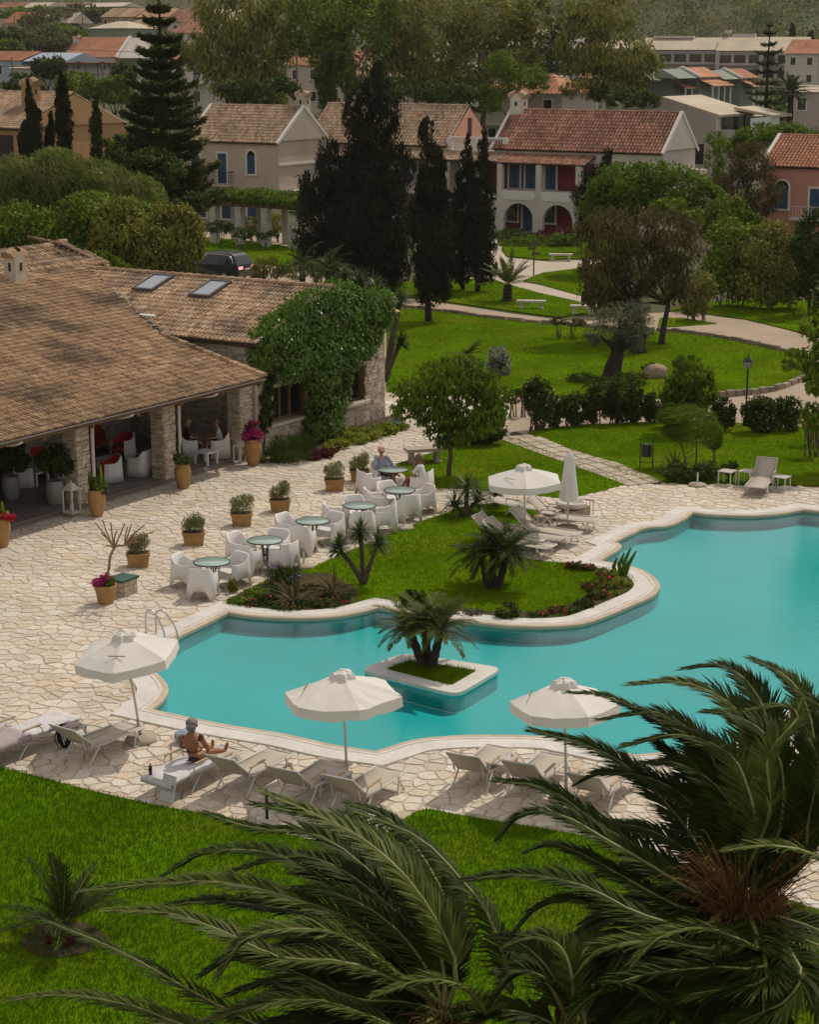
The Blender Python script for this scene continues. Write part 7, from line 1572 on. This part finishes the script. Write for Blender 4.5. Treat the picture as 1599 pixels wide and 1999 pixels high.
b = MB(); b.box((.02, 0, .02), (.3, .26, .02)); o = b.build('folded_towel', 'towel_mauve', None); o.location = tS1.location + Vector((0, 0, .45)); tag(o, 'folded grey towel on the table by the shaded lounger', 'towel')
b = MB(); b.lathe([(.035, 0), (.035, .14), (.014, .18), (.014, .21)], 10, capt=True); o = b.build('bottle', 'window_glass', None, True); p = lm(3) @ Vector((-1.06, .22, .41)); o.location = p; tag(o, 'small dark bottle at the head end of the sunbather lounger', 'bottle')
b = MB(); b.box((0, 0, .28), (.30, .02, .50), taper=.9); o = b.build('towel_fold', 'towel_white', None); p = lm(3) @ Vector((-1.16, -.22, 0)); o.location = p; o.rotation_euler = (R(-8), R(6), HD - R(90)); tag(o, 'mauve towel corner hanging to the paving behind the sunbather lounger', 'towel')
p = G(521, 1600); t = thing('deck_spigot', p, 0, 'short black post with tap at the lawn edge behind the palm fronds', 'post'); MB().box((0, 0, .28), (.05, .05, .58)).build('post', 'bin_black', t); MB().box((.1, 0, .3), (.18, .04, .04)).build('tap', 'bin_black', t)

# pool ladder
t = thing('pool_ladder', G(310, 1247), 0, 'chrome pool ladder of two arched rails at the pool corner', 'pool ladder')
for (x0, y0), (x1, y1), (x2, y2) in (((285, 1240), (297, 1210), (320, 1247)), ((305, 1240), (316, 1200), (345, 1246))):
    a = G(x0, y0) - t.location; c = G(x2, y2) - t.location; h = .62; pts = smooth_line([a, a + Vector((0, 0, h * .75)), a.lerp(c, .25) + Vector((0, 0, h)), a.lerp(c, .55) + Vector((0, 0, h * .85)), c + Vector((0, 0, .15)), c + Vector((.04, -.04, -.5))], 4); b = MB(); b.tube(pts, .021, 8); b.build('rail', 'steel', t, True)
a = G(320, 1247) - t.location; c = G(345, 1246) - t.location
for z in (-.15, -.4): MB().bar(a + Vector((.03, -.03, z)), c + Vector((.03, -.03, z)), .05, .03).build('step', 'steel', t)

# ------------------------------------------------------------------ people
def skin_mesh(name, pts, edges, radii, m, parent, lvl=2, loc=None, root=0):
    me = bpy.data.meshes.new(name); me.from_pydata([tuple(p) for p in pts], edges, []); o = bpy.data.objects.new(name, me); COL.objects.link(o)
    sm = o.modifiers.new('skin', 'SKIN'); sm.use_smooth_shade = True; sm.branch_smoothing = .6
    for i, r_ in enumerate(radii): me.skin_vertices[0].data[i].radius = (r_, r_) if not isinstance(r_, tuple) else r_
    me.skin_vertices[0].data[root].use_root = True
    sb = o.modifiers.new('sub', 'SUBSURF'); sb.levels = lvl; sb.render_levels = lvl
    dg = bpy.context.evaluated_depsgraph_get(); m2 = bpy.data.meshes.new_from_object(o.evaluated_get(dg)); bpy.data.objects.remove(o); bpy.data.meshes.remove(me); m2.name = name; m2.materials.clear()
    return link(name, m2, m, parent, True, loc)
def person(label, loc, rz, J, skin, group=None, fat=1.):
    """J: joint points; body is one continuous surface with head, hands and feet"""
    t = thing('person', loc, rz, label, 'person', group); P = []; Rr = []; E = []; ix = {}
    def v(n_, p, r_, par=None):
        if n_ in ('pelvis', 'waist', 'chest'): r_ = (r_[0] * fat, r_[1] * fat)
        ix[n_] = len(P); P.append(Vector(p)); Rr.append(r_)
        if par is not None: E.append((ix[par], ix[n_]))
    g = lambda k: Vector(J[k])
    v('pelvis', g('pelvis'), (.15, .115)); v('waist', g('pelvis').lerp(g('chest'), .42), (.128, .10), 'pelvis'); v('chest', g('chest'), (.155, .11), 'waist'); v('collar', g('chest').lerp(g('neck'), .62), (.10, .075), 'chest'); v('neck', g('neck'), .052, 'collar'); v('jaw', g('neck').lerp(g('head'), .5), .066, 'neck'); v('head', g('head'), (.088, .098), 'jaw'); v('crown', g('head') + (g('head') - g('neck')).normalized() * .085, .066, 'head')
    for s_ in ('l', 'r'):
        v('sh' + s_, g('sh' + s_), .058, 'collar'); v('el' + s_, g('el' + s_), .038, 'sh' + s_); v('wr' + s_, g('wr' + s_), .026, 'el' + s_); d = (g('wr' + s_) - g('el' + s_)).normalized(); sd = d.cross(Vector((0, 0, 1))); sd = sd.normalized() if sd.length > .1 else Vector((0, 1, 0)); hd = g('wr' + s_) + d * .07; v('ha' + s_, hd, (.034, .018), 'wr' + s_)
        for k, (o_, l_) in enumerate(((-.03, .06), (-.011, .075), (.009, .07), (.028, .055))): v(f'f{k}' + s_, hd + sd * o_ + d * l_ + Vector((0, 0, -.015)), .0085, 'ha' + s_)
        v('th' + s_, g('wr' + s_) + d * .05 - sd * .05, .010, 'wr' + s_)
        v('hp' + s_, g('pelvis').lerp(g('kn' + s_), .22), .105, 'pelvis'); v('kn' + s_, g('kn' + s_), .058, 'hp' + s_); v('cf' + s_, g('kn' + s_).lerp(g('an' + s_), .35), .056, 'kn' + s_); v('an' + s_, g('an' + s_), .036, 'cf' + s_); v('toe' + s_, g('toe' + s_), .030, 'an' + s_)
    skin_mesh('body', P, E, Rr, skin, t)
    f = (g('face')).normalized(); hc = g('head'); up = (hc - g('neck')).normalized(); rt = f.cross(up).normalized(); b = MB()
    b.ball(hc + f * .098 - up * .02, (.016, .016, .024), 6, 5); o = b.build('nose', skin, t, True)
    b = MB(); [b.ball(hc + f * .088 + rt * k * .034 + up * .012, .011, 6, 5) for k in (-1, 1)]; b.build('eyes', 'swim_dark', t, kind='stuff'); MB().ball(hc + f * .088 - up * .058, (.022, .022, .008), 6, 4).build('mouth', 'cushion_red', t)
    for k in (-1, 1): MB().ball(hc + rt * k * .092, (.018, .022, .032), 6, 5).build('ear', skin, t, True)
    return t
def wear(t, name, pts, edges, radii, m, root=0): return skin_mesh(name, [Vector(p) for p in pts], edges, radii, m, t, 2, root=root)
def hair(t, J, m, full=True, name='hair'):
    h = Vector(J['head']); f = Vector(J['face']).normalized(); up = (h - Vector(J['neck'])).normalized(); b = MB(); b.ball(h - f * .028 + up * .035, (.112, .112, .105), 14, 9, jit=.05)
    if full: b.ball(h - f * .06 - up * .03, (.095, .095, .10), 12, 8, jit=.06)
    return b.build(name, m, t, True)
def seated(lean=.0, turn=0., arms=None, face=(1, 0, -.1), feet=.46, z0=.50):
    ch = Vector((-.02 + lean, 0, z0 + .34)); nk = Vector((.0 + lean * 1.5, 0, z0 + .53)); J = dict(pelvis=(-.06, 0, z0), chest=ch, neck=nk, head=nk + Vector((.03, 0, .13)), face=face, shl=ch + Vector((.0, .19, .10)), shr=ch + Vector((.0, -.19, .10)), knl=(.40, .13, z0 - .0), knr=(.42, -.12, z0 + .0), anl=(feet, .14, .09), anr=(feet + .05, -.13, .09), toel=(feet + .17, .16, .035), toer=(feet + .22, -.15, .035))
    J.update(arms or dict(ell=ch + Vector((.08, .27, -.12)), elr=ch + Vector((.08, -.27, -.12)), wrl=ch + Vector((.34, .20, -.16)), wrr=ch + Vector((.34, -.20, -.16)))); return J
# man with the pink cap, arm out over the table, one leg crossed
q, a = seats[(5, 2)]; J = seated(-.06, arms=dict(ell=(.0, .34, .68), elr=(.18, -.30, .78), wrl=(.22, .30, .66), wrr=(.42, -.34, .92)), face=(1, -.25, -.05)); J.update(knr=(.42, -.02, .60), anr=(.50, .22, .52), toer=(.60, .32, .46))
man = person('man in pink cap and blue shirt gesturing at the glass table under the airy tree', (q.x, q.y, 0), a, J, 'skin_fair')
def shirt(t, J, m, sl=1.0, name='shirt'):
    g = lambda k: Vector(J[k]); pe, chs, nk = g('pelvis'), g('chest'), g('neck'); pts = [pe + Vector((0, 0, .03)), pe.lerp(chs, .45), chs, chs.lerp(nk, .66)]; rr = [(.172, .135), (.15, .125), (.172, .13), (.105, .085)]; E = [(0, 1), (1, 2), (2, 3)]
    for s_ in 'lr': k = len(pts); pts += [g('sh' + s_), g('sh' + s_).lerp(g('el' + s_), .55 * sl), g('sh' + s_).lerp(g('el' + s_), 1.0 * sl)]; rr += [.072, .062, .058]; E += [(3, k), (k, k + 1), (k + 1, k + 2)]
    if sl > .98 and name == 'long_shirt':
        for i, s_ in enumerate('lr'): k = len(pts); pts.append(g('el' + s_).lerp(g('wr' + s_), .9)); rr.append(.042); E.append((4 + i * 3 + 2, k))
    return wear(t, 'shirt', pts, E, rr, m)
def shorts(t, J, m, fr_=.8, name='shorts'):
    g = lambda k: Vector(J[k]); pe = g('pelvis'); pts = [pe + Vector((0, 0, .05)), pe]; rr = [(.155, .12), (.168, .132)]; E = [(0, 1)]
    for s_ in 'lr': k = len(pts); pts += [pe.lerp(g('kn' + s_), .22), pe.lerp(g('kn' + s_), fr_)]; rr += [.122, .085]; E += [(1, k), (k, k + 1)]
    return wear(t, name, pts, E, rr, m)
shirt(man, J, 'shirt_blue', 1.0, 'long_shirt'); shorts(man, J, 'shorts_navy'); hair(man, J, 'hair_grey', False)
h = Vector(J['head']); f = Vector(J['face']).normalized(); b = MB(); b.lathe([(.118, 0), (.112, .05), (.075, .10), (.0, .115)], 14, h + Vector((-.01, 0, .035))); b.box(h + f * .14 + Vector((0, 0, .045)), (.13, .15, .014), rz=0); b.build('cap', 'cap_pink', man, True)
# woman in white, hand at her chin
q, a = seats[(5, 1)]; J = seated(.05, arms=dict(ell=(.24, .22, .70), elr=(.10, -.28, .70), wrl=(.22, .07, .92), wrr=(.32, -.18, .72)), face=(1, .1, -.15)); J.update(knl=(.40, .05, .56), anl=(.60, -.02, .26), toel=(.76, -.02, .22))
wom = person('woman in white shirt seen from behind at the glass table, hand at her chin', (q.x, q.y, 0), a, J, 'skin_tan'); shirt(wom, J, 'shirt_white', .9); shorts(wom, J, 'shirt_white', .62); hair(wom, J, 'hair_brown')
# sunbather: sits on the lounger with her back to the camera, legs along it
lo_ = LN[3]; z0 = .50; ch = Vector((-.06, 0, z0 + .33)); nk = Vector((-.02, 0, z0 + .52))
J = dict(pelvis=(-.05, 0, z0), chest=ch, neck=nk, head=nk + Vector((.035, .0, .125)), face=(1, .1, -.2), shl=ch + Vector((.0, .21, .09)), shr=ch + Vector((0, -.21, .09)), ell=(.10, .255, z0 + .16), elr=(.11, -.265, z0 + .16), wrl=(.30, .10, z0 + .12), wrr=(.30, -.22, z0 + .12), knl=(.36, -.04, z0 + .14), knr=(.32, -.24, z0 + .04), anl=(.66, -.14, z0 - .03), anr=(.62, -.40, z0 - .04), toel=(.70, -.14, z0 + .13), toer=(.68, -.44, z0 + .11))
p = lm(3) @ Vector((-.16, 0, 0)); sun_ = person('tanned grey haired sunbather in dark bikini sitting with her back to the camera', (p.x, p.y, -.02), HD + R(14), J, 'skin_tan', None, 1.17); hair(sun_, J, 'hair_grey')
wear(sun_, 'bikini_bottom', [Vector(J['pelvis']) + Vector((0, 0, .02)), Vector(J['pelvis']) + Vector((.0, 0, -.03)), Vector(J['pelvis']).lerp(Vector(J['knl']), .18), Vector(J['pelvis']).lerp(Vector(J['knr']), .18)], [(0, 1), (1, 2), (1, 3)], [(.19, .15), (.195, .155), .125, .125], 'swim_dark')
b = MB(); cc = Vector((-.06, 0, z0 + .21)); b.lathe([(1, -.012), (1.01, .012)], 20, M=Matrix.Translation(cc) @ Matrix.Rotation(-.05, 4, 'Y') @ Matrix.Diagonal((.150, .190, 1, 1)), capb=False); b.ball(cc + Vector((-.13, .0, -.0)), (.02, .03, .02), 6, 4); b.build('bikini_top', 'swim_dark', sun_)
# veranda furniture and the two guests in the shade
vch = tub_chair('x', 'red and white armchairs in the veranda', 'resin_white', 'cushion_red', .82, .60, False); fv = [True]
for i, (px, py, az, lb) in enumerate([(215, 940, -150, 'red lined white armchair at the front of the middle bay, facing left'), (272, 928, 160, 'large red lined armchair before the third pillar'), (240, 893, -120, 'red lined armchair deep in the middle bay'), (428, 893, 190, 'white armchair in which the man in the striped shirt sits'), (368, 893, 10, 'white armchair seen from behind beside the agave urn'), (44, 950, 20, 'pale armchair in the dark left bay'), (128, 935, -160, 'red lined armchair half hidden by the second pillar'), (190, 880, -60, 'pale armchair at the back of the middle bay'), (80, 925, -60, 'red armchair in the shade behind the left pots')]):
    p = G(px, py, .13); o = vch if fv[0] else dup(vch); fv[0] = False; o.location = p; o.rotation_euler.z = R(az); o['label'] = lb
def low_table(label, px, py):
    p = G(px, py, .13); t = thing('coffee_table', p, UANG, label, 'table', 'low white tables in the veranda'); MB().box((0, 0, .40), (.6, .6, .04)).build('tabletop', 'resin_white', t)
    for sx in (-1, 1):
        for sy in (-1, 1): MB().bar((sx * .25, sy * .25, 0), (sx * .25, sy * .25, .39), .06).build('leg', 'resin_white', t)
low_table('low white table in the middle veranda bay', 212, 918); low_table('low white table between the two veranda guests', 402, 905); low_table('low white table in the dark left bay', 70, 945)
p = G(428, 893, .13); J = seated(.04, face=(1, .2, -.2)); g1 = person('man in pale striped shirt sitting in the shaded veranda', p + Vector((0, 0, .0)), R(190), J, 'skin_fair'); shirt(g1, J, 'shirt_stripe', .6); shorts(g1, J, 'shorts_navy'); hair(g1, J, 'hair_brown', False)
p = G(368, 893, .13); J = seated(.0, face=(1, 0, -.1)); g2 = person('blond person in dark clothes seated by the agave urn in the veranda', p, R(10), J, 'skin_fair'); shirt(g2, J, 'cloth_black', .9); shorts(g2, J, 'cloth_black'); hair(g2, J, 'hair_blond')
for px, py, lb in [(108, 985, 'large pale glazed pot with dark leafy shrub at the front of the left bay'), (22, 975, 'pale glazed pot with dark shrub at the left edge of the veranda')]:
    p = G(px, py, .13); t = thing('glazed_pot', p, 0, lb, 'plant pot', 'glazed pots in the veranda'); b = MB(); b.lathe([(.19, 0), (.22, .1), (.27, .4), (.27, .6), (.235, .68), (.25, .72), (.22, .72), (.21, .66)], 18); b.build('pot', 'glazed_white_shaded', t, True); b = MB(); limb(b, (0, 0, .6), (.05, 0, 1.2), .03, .015); b.build('stem', 'bark', t); leaves_obj('foliage', cloud([((0, 0, 1.35), (.5, .45, .45)), ((.3, 0, 1.15), (.3, .3, .3))], 1300, .14, .07), 'leaf_dark', t)
def lantern(label, px, py, k, z=.13):
    p = G(px, py, z); t = thing('lantern', p, UANG, label, 'lantern', 'white floor lanterns'); s_ = .15 * k; h = .55 * k; b = MB(); b.box((0, 0, .02), (s_ * 2, s_ * 2, .04)); b.box((0, 0, h), (s_ * 2, s_ * 2, .03)); b.box((0, 0, h + .07 * k), (s_ * 1.9, s_ * 1.9, .14 * k), taper=.25); b.tube([(0, 0, h + .14 * k), (0, 0, h + .2 * k)], .02, 6)
    for sx in (-1, 1):
        for sy in (-1, 1): b.bar((sx * s_ * .9, sy * s_ * .9, .02), (sx * s_ * .9, sy * s_ * .9, h), .03 * k)
    b.build('frame', 'lantern_white', t); b = MB(); b.lathe([(.05 * k, .04), (.05 * k, .2 * k)], 10, capt=True); b.build('candle', 'lantern_white', t)
lantern('tall white lantern with candle at the foot of the second pillar', 140, 1000, 1.25); lantern('white lantern beside the magenta flower urn', 468, 903, 1.0)

# ------------------------------------------------------------------ garden furniture
def bench(label, px, py, rz, w_=1.5, m='stone_white', h=.45, d=.42):
    t = thing('stone_bench', G(px, py), rz, label, 'bench', 'stone benches'); b = MB(); b.box((0, 0, h - .05), (w_, d, .10)); b.build('seat', m, t)
    for k in (-1, 1): b = MB(); b.box((k * w_ * .34, 0, (h - .1) / 2), (.16, d * .72, h - .1), taper=.8); b.box((k * w_ * .34, 0, .03), (.26, d * .85, .06)); b.build('leg', m, t)
bench('white stone bench on the lawn in front of the young date palm', 1037, 603, -.12); bench('white stone bench beside the tamarisk along the drive', 1142, 613, -.12); bench('white stone bench across the plaza near the flower beds', 1095, 509, -.1); bench('pale stone bench behind the black car', 560, 538, -.1)
bench('grey stone slab bench behind the guests table by the airy tree', 828, 903, .25, 1.25, 'concrete', .5, .55)
p = G(1456, 832); t = thing('street_lamp', p, 0, 'black lantern street lamp standing among the hedge shrubs', 'street lamp'); b = MB(); b.lathe([(.11, 0), (.10, .25), (.06, .32), (.05, .5), (.035, .55), (.03, 1.9), (.05, 1.93), (.03, 1.96), (.03, 2.05)], 10, capt=True); b.build('post', 'bin_black', t, True)
b = MB(); b.lathe([(.06, 2.05), (.11, 2.10), (.17, 2.33)], 6, capt=True); hd_ = b.build('lamp_glass', 'lamp_glass', t); b = MB(); b.lathe([(.20, 2.33), (.17, 2.38), (.06, 2.48), (.02, 2.52), (.02, 2.62)], 6, capt=True)
for k in range(6): a = k * math.pi / 3; b.bar((.112 * math.cos(a), .112 * math.sin(a), 2.10), (.175 * math.cos(a), .175 * math.sin(a), 2.33), .014)
b.build('lamp_cap', 'bin_black', t)
p = G(1262, 916); t = thing('litter_bin', p, R(-15), 'black litter bin hung between two posts beside the flagstone path', 'litter bin'); b = MB(); b.lathe([(.155, .42), (.155, .80), (.14, .82)], 14, capt=True); b.build('bin', 'bin_black', t)
for k in (-1, 1): MB().bar((k * .20, 0, 0), (k * .20, 0, .98), .035).build('post', 'bin_black', t)
b = MB(); b.bar((-.2, 0, .22), (.2, 0, .22), .02); b.bar((-.2, 0, .60), (.2, 0, .60), .02); b.build('crossbar', 'bin_black', t)
p = G(1042, 538); t = thing('signpost', p, 0, 'thin brown signpost with small arrow boards at the plaza', 'signpost'); MB().bar((0, 0, 0), (0, 0, 2.0), .08).build('post', 'wood_pole', t)
for z, k in ((1.9, 1), (1.6, -1), (1.3, 1)): MB().box((k * .12, -.05, z), (.5, .04, .16)).build('board', 'wood_pole', t)
bm_ = MB(); bm_.ball((0, 0, .22), (.52, .36, .36), 14, 9, jit=.12); o = bm_.build('boulder', 'rock', None, True); o.location = G(1280, 738); tag(o, 'rounded tan boulder on the lawn beside the old olive tree', 'boulder')
b = MB()
for i in range(7): b.tube([(math.cos(a) * (.30 + .03 * math.sin(i * 2)), math.sin(a) * (.28 + .02 * i), .03 + .025 * i + .03 * math.sin(a * 2 + i)) for a in [k * .35 for k in range(19)]], .014, 5)
o = b.build('garden_hose', 'hose_teal', None, True); p = G(772, 838); o.location = (p.x, p.y, .1); tag(o, 'coiled teal garden hose beside the restaurant wing', 'hose'); o['kind'] = 'thing'
p = G(1115, 1010); t = thing('stone_basin', p, UANG, 'round white stone basin on low wall with iron rail by the closed parasol', 'basin'); b = MB(); b.box((0, 0, .14), (1.0, .7, .28)); b.build('plinth', 'stone_joint', t); b = MB(); b.lathe([(.30, .28), (.42, .34), (.46, .44), (.44, .48), (.36, .48), (.32, .40), (0, .38)], 20, capb=False); b.build('bowl', 'stone_white', t, True)
b = MB()
for k in range(8): b.tube([(.62, -.4 + k * .11, 0), (.62, -.4 + k * .11, .42)], .01, 4)
b.tube([(.62, -.4, .42), (.62, .37, .42)], .014, 5); b.build('rail', 'iron', t)
# pergola with vine in front of the left villa
p = D(500, 400, 128); p.z = 0; t = thing('pergola', p, VANG, 'vine covered pergola on square stone pillars before the left villa', 'pergola')
for x in (-3.6, -1.4, .8, 3.0):
    for y in (0, 2.4): b = MB(); b.box((x, y, 1.25), (.5, .5, 2.5)); b.box((x, y, 2.52), (.6, .6, .1)); b.build('pillar', 'wall_stone' if False else 'stone_white', t)
b = MB()
for y in (0, 2.4): b.box((-.3, y, 2.66), (7.8, .16, .18))
for k in range(12): b.box((-3.9 + k * .65, 1.2, 2.8), (.1, 3.2, .12))
b.build('beams', 'window_wood', t); leaves_obj('vine', cloud([((-3.0, 1.2, 3.1), (1.5, 1.8, .55)), ((-.6, 1.2, 3.2), (1.7, 1.8, .55)), ((1.8, 1.2, 3.1), (1.7, 1.8, .55)), ((3.3, .6, 2.8), (.8, 1.2, .6))], 9000, .22, .14, .3, 24), 'leaf_bright', t)
shrub('shrub', 'dark planting round the pergola pillars', [(470, 455, 30, 12), (430, 445, 26, 14), (520, 458, 24, 10)], 125, 1500, (.22, .1), 'leaf_dark'); shrub('flower_bush', 'lime and red flowering plants behind the pergola', [(540, 435, 22, 18), (490, 438, 20, 14)], 131, 1100, (.2, .09), 'leaf_lime', cat='flowers', flowers='petal_red', nf=60, fsize=.14)
shrub('shrub', 'grey green grassy bushes behind the parked car', [(520, 525, 34, 22), (498, 535, 22, 16), (575, 530, 40, 14), (620, 525, 30, 16)], 100, 2600, (.26, .05), 'leaf_olive', mode='up')
# black estate car
p = Vector((D(414, 520, 109).x, 109, -.01)); t = thing('parked_car', p, R(152), 'black estate car with silver roof rail parked behind the restaurant', 'car')
W = .92; prof = [(-2.35, .35), (-2.40, .70), (-2.32, 1.02), (1.0, 1.0), (2.1, .86), (2.38, .62), (2.35, .32)]
b = MB(); sec = []
def ring_car(k, ys, zs_): return [(x, k * W * ys, z) for x, z in zs_]
lowp = [(-2.35, .30), (-2.42, .62), (-2.36, .95), (-1.6, 1.0), (1.05, .98), (2.05, .84), (2.38, .58), (2.34, .28)]
vs = []; lv = [(1.0, 0), (.94, .04)]
for s_ in (-1, 1):
    for x, z in lowp: vs.append((x, s_ * W * (.96 if z > .9 or z < .35 else 1.0), z))
n = len(lowp); b.add(vs, [tuple(range(n)), tuple(range(2 * n - 1, n - 1, -1))] + [(i, n + i, n + (i + 1) % n, (i + 1) % n) for i in range(n)]); body = b.build('body', 'car_black', t)
cab = [(-2.28, .97), (-1.98, 1.50), (-1.75, 1.60), (.1, 1.60), (1.05, .98)]; vs = []
for s_ in (-1, 1):
    for x, z in cab: vs.append((x, s_ * W * (.95 if z < 1.1 else .76), z))
n = len(cab); b = MB(); b.add(vs, [tuple(range(n)), tuple(range(2 * n - 1, n - 1, -1))] + [(i, n + i, n + i + 1, i + 1) for i in range(n - 1)]); b.build('cabin', 'car_black', t)
for s_ in (-1, 1):
    for x0, x1 in ((-1.95, -1.15), (-1.08, -.22), (-.14, .62)):
        b = MB(); zt = 1.50; xt1 = min(x1, .12 if x1 > .4 else x1); b.add([(x0, s_ * W * .955, 1.06), (x1, s_ * W * .955, 1.06), (xt1, s_ * W * .80, zt), (x0 + (.18 if x0 < -1.9 else 0), s_ * W * .80, zt)], [(0, 1, 2, 3)]); b.build('side_window', 'car_glass', t)
    b = MB(); b.tube(smooth_line([(-2.0, s_ * W * .93, 1.10), (-1.75, s_ * W * .82, 1.50), (-1.0, s_ * W * .79, 1.56), (.1, s_ * W * .79, 1.55), (.85, s_ * W * .93, 1.1)], 3), .018, 5); b.build('window_trim', 'chrome', t)
    b = MB(); b.tube([(-1.7, s_ * W * .72, 1.64), (-1.0, s_ * W * .72, 1.68), (0, s_ * W * .72, 1.65)], .02, 5); b.build('roof_rail', 'alloy', t)
    MB().box((-2.38, s_ * .66, .84), (.10, .40, .16)).build('tail_light', 'tail_lamp', t); MB().box((2.28, s_ * .66, .66), (.16, .36, .14)).build('headlight', 'lamp_glass', t); MB().box((.85, s_ * 1.0, 1.05), (.16, .18, .12)).build('mirror', 'car_black', t)
    for x in (-1.45, 1.42):
        M = Matrix.Translation((x, s_ * .84, .34)) @ Matrix.Rotation(R(90), 4, 'X'); b = MB(); b.lathe([(.20, -.11), (.33, -.11), (.345, -.08), (.345, .08), (.33, .11), (.20, .11)], 20, M=M); wh = b.build('wheel', 'tyre', t, True); b = MB(); b.lathe([(.21, -.112), (.03, -.115)], 14, M=M, capt=True); b.lathe([(.21, .112), (.03, .115)], 14, M=M, capt=True); b.build('rim', 'alloy', wh)
b = MB(); b.add([(-2.285, -.74, 1.02), (-2.285, .74, 1.02), (-2.02, .62, 1.46), (-2.02, -.62, 1.46)], [(0, 3, 2, 1)]); b.build('rear_window', 'car_glass', t); b = MB(); b.add([(1.03, -.72, 1.02), (1.03, .72, 1.02), (.16, .62, 1.56), (.16, -.62, 1.56)], [(0, 1, 2, 3)]); b.build('windscreen', 'car_glass', t); MB().box((-2.43, 0, .74), (.03, .52, .12)).build('number_plate', 'plate', t)
# utility poles and wires
def upole(label, px, ytop, Y, arms=True, h=None, lamp=False):
    top = D(px, ytop, Y); g_ = terrain(top.x, Y); t = thing('utility_pole', (top.x, Y, g_), 0, label, 'utility pole'); hh = top.z - g_; b = MB(); b.tube([(0, 0, -.3), (0, 0, hh)], [.15, .10], 8); b.build('pole', 'wood_pole', t, True)
    if arms: MB().box((0, 0, hh - .25), (1.7, .12, .14)).build('crossarm', 'wood_pole', t)
    if lamp: b = MB(); b.tube(smooth_line([(0, 0, hh - 1), (.5, 0, hh - .7), (.9, 0, hh - .75)], 3), .04, 5); b.build('lamp_arm', 'alloy', t)
    return t
u1 = upole('wooden utility pole with crossarm behind the left villa chimney', 579, 94, 172); u2 = upole('dark pole with lamp arm below the white orange roofed house', 199, 125, 215, False, lamp=True); upole('thin pole among the upper left trees', 159, 8, 400, False); upole('thin dark pole before the orange roofed cottage, left one', 27, 30, 380, False); upole('thin dark pole before the orange roofed cottage, right one', 46, 32, 380, False); upole('thin pole beside the blue gabled house', 22, 112, 255, False); upole('thin pale pole before the green house', 116, 30, 400, False)
def wire(label, pts):
    P = [D(*p) for p in pts]; t = P[0]; b = MB(); b.tube([p - t for p in P], .028, 4); o = b.build('power_line', 'dark_metal', None); o.location = t; tag(o, label, 'power line', 'overhead power lines')
wire('power line from the wooden pole to the left across the conifer', [(-60, 84, 190), (120, 96, 185), (330, 104, 180), (480, 102, 175), (579, 96, 172)]); wire('upper power line from the wooden pole to the right over the villas', [(579, 96, 172), (800, 118, 172), (1000, 140, 172), (1300, 158, 172), (1660, 172, 172)]); wire('lower power line from the wooden pole to the right over the villas', [(560, 98, 172), (790, 123, 171), (1000, 145, 171), (1300, 164, 171), (1660, 178, 171)])
wire('thin wire across the white orange roofed house', [(-60, 128, 214), (100, 132, 214), (199, 131, 215), (400, 120, 214)])
# ------------------------------------------------------------------ thin air haze over the whole place
m = bpy.data.materials.new('haze'); m.use_nodes = True; N = m.node_tree.nodes; L = m.node_tree.links; N.remove(N['Principled BSDF'])
pv = N.new('ShaderNodeVolumePrincipled'); pv.inputs['Color'].default_value = (.92, .90, .86, 1); pv.inputs['Density'].default_value = .00010; pv.inputs['Anisotropy'].default_value = .2
L.new(pv.outputs[0], N['Material Output'].inputs['Volume'])
b = MB(); b.box((0, 490, 54), (1900, 1060, 112)); o = b.build('haze', m, kind='stuff')
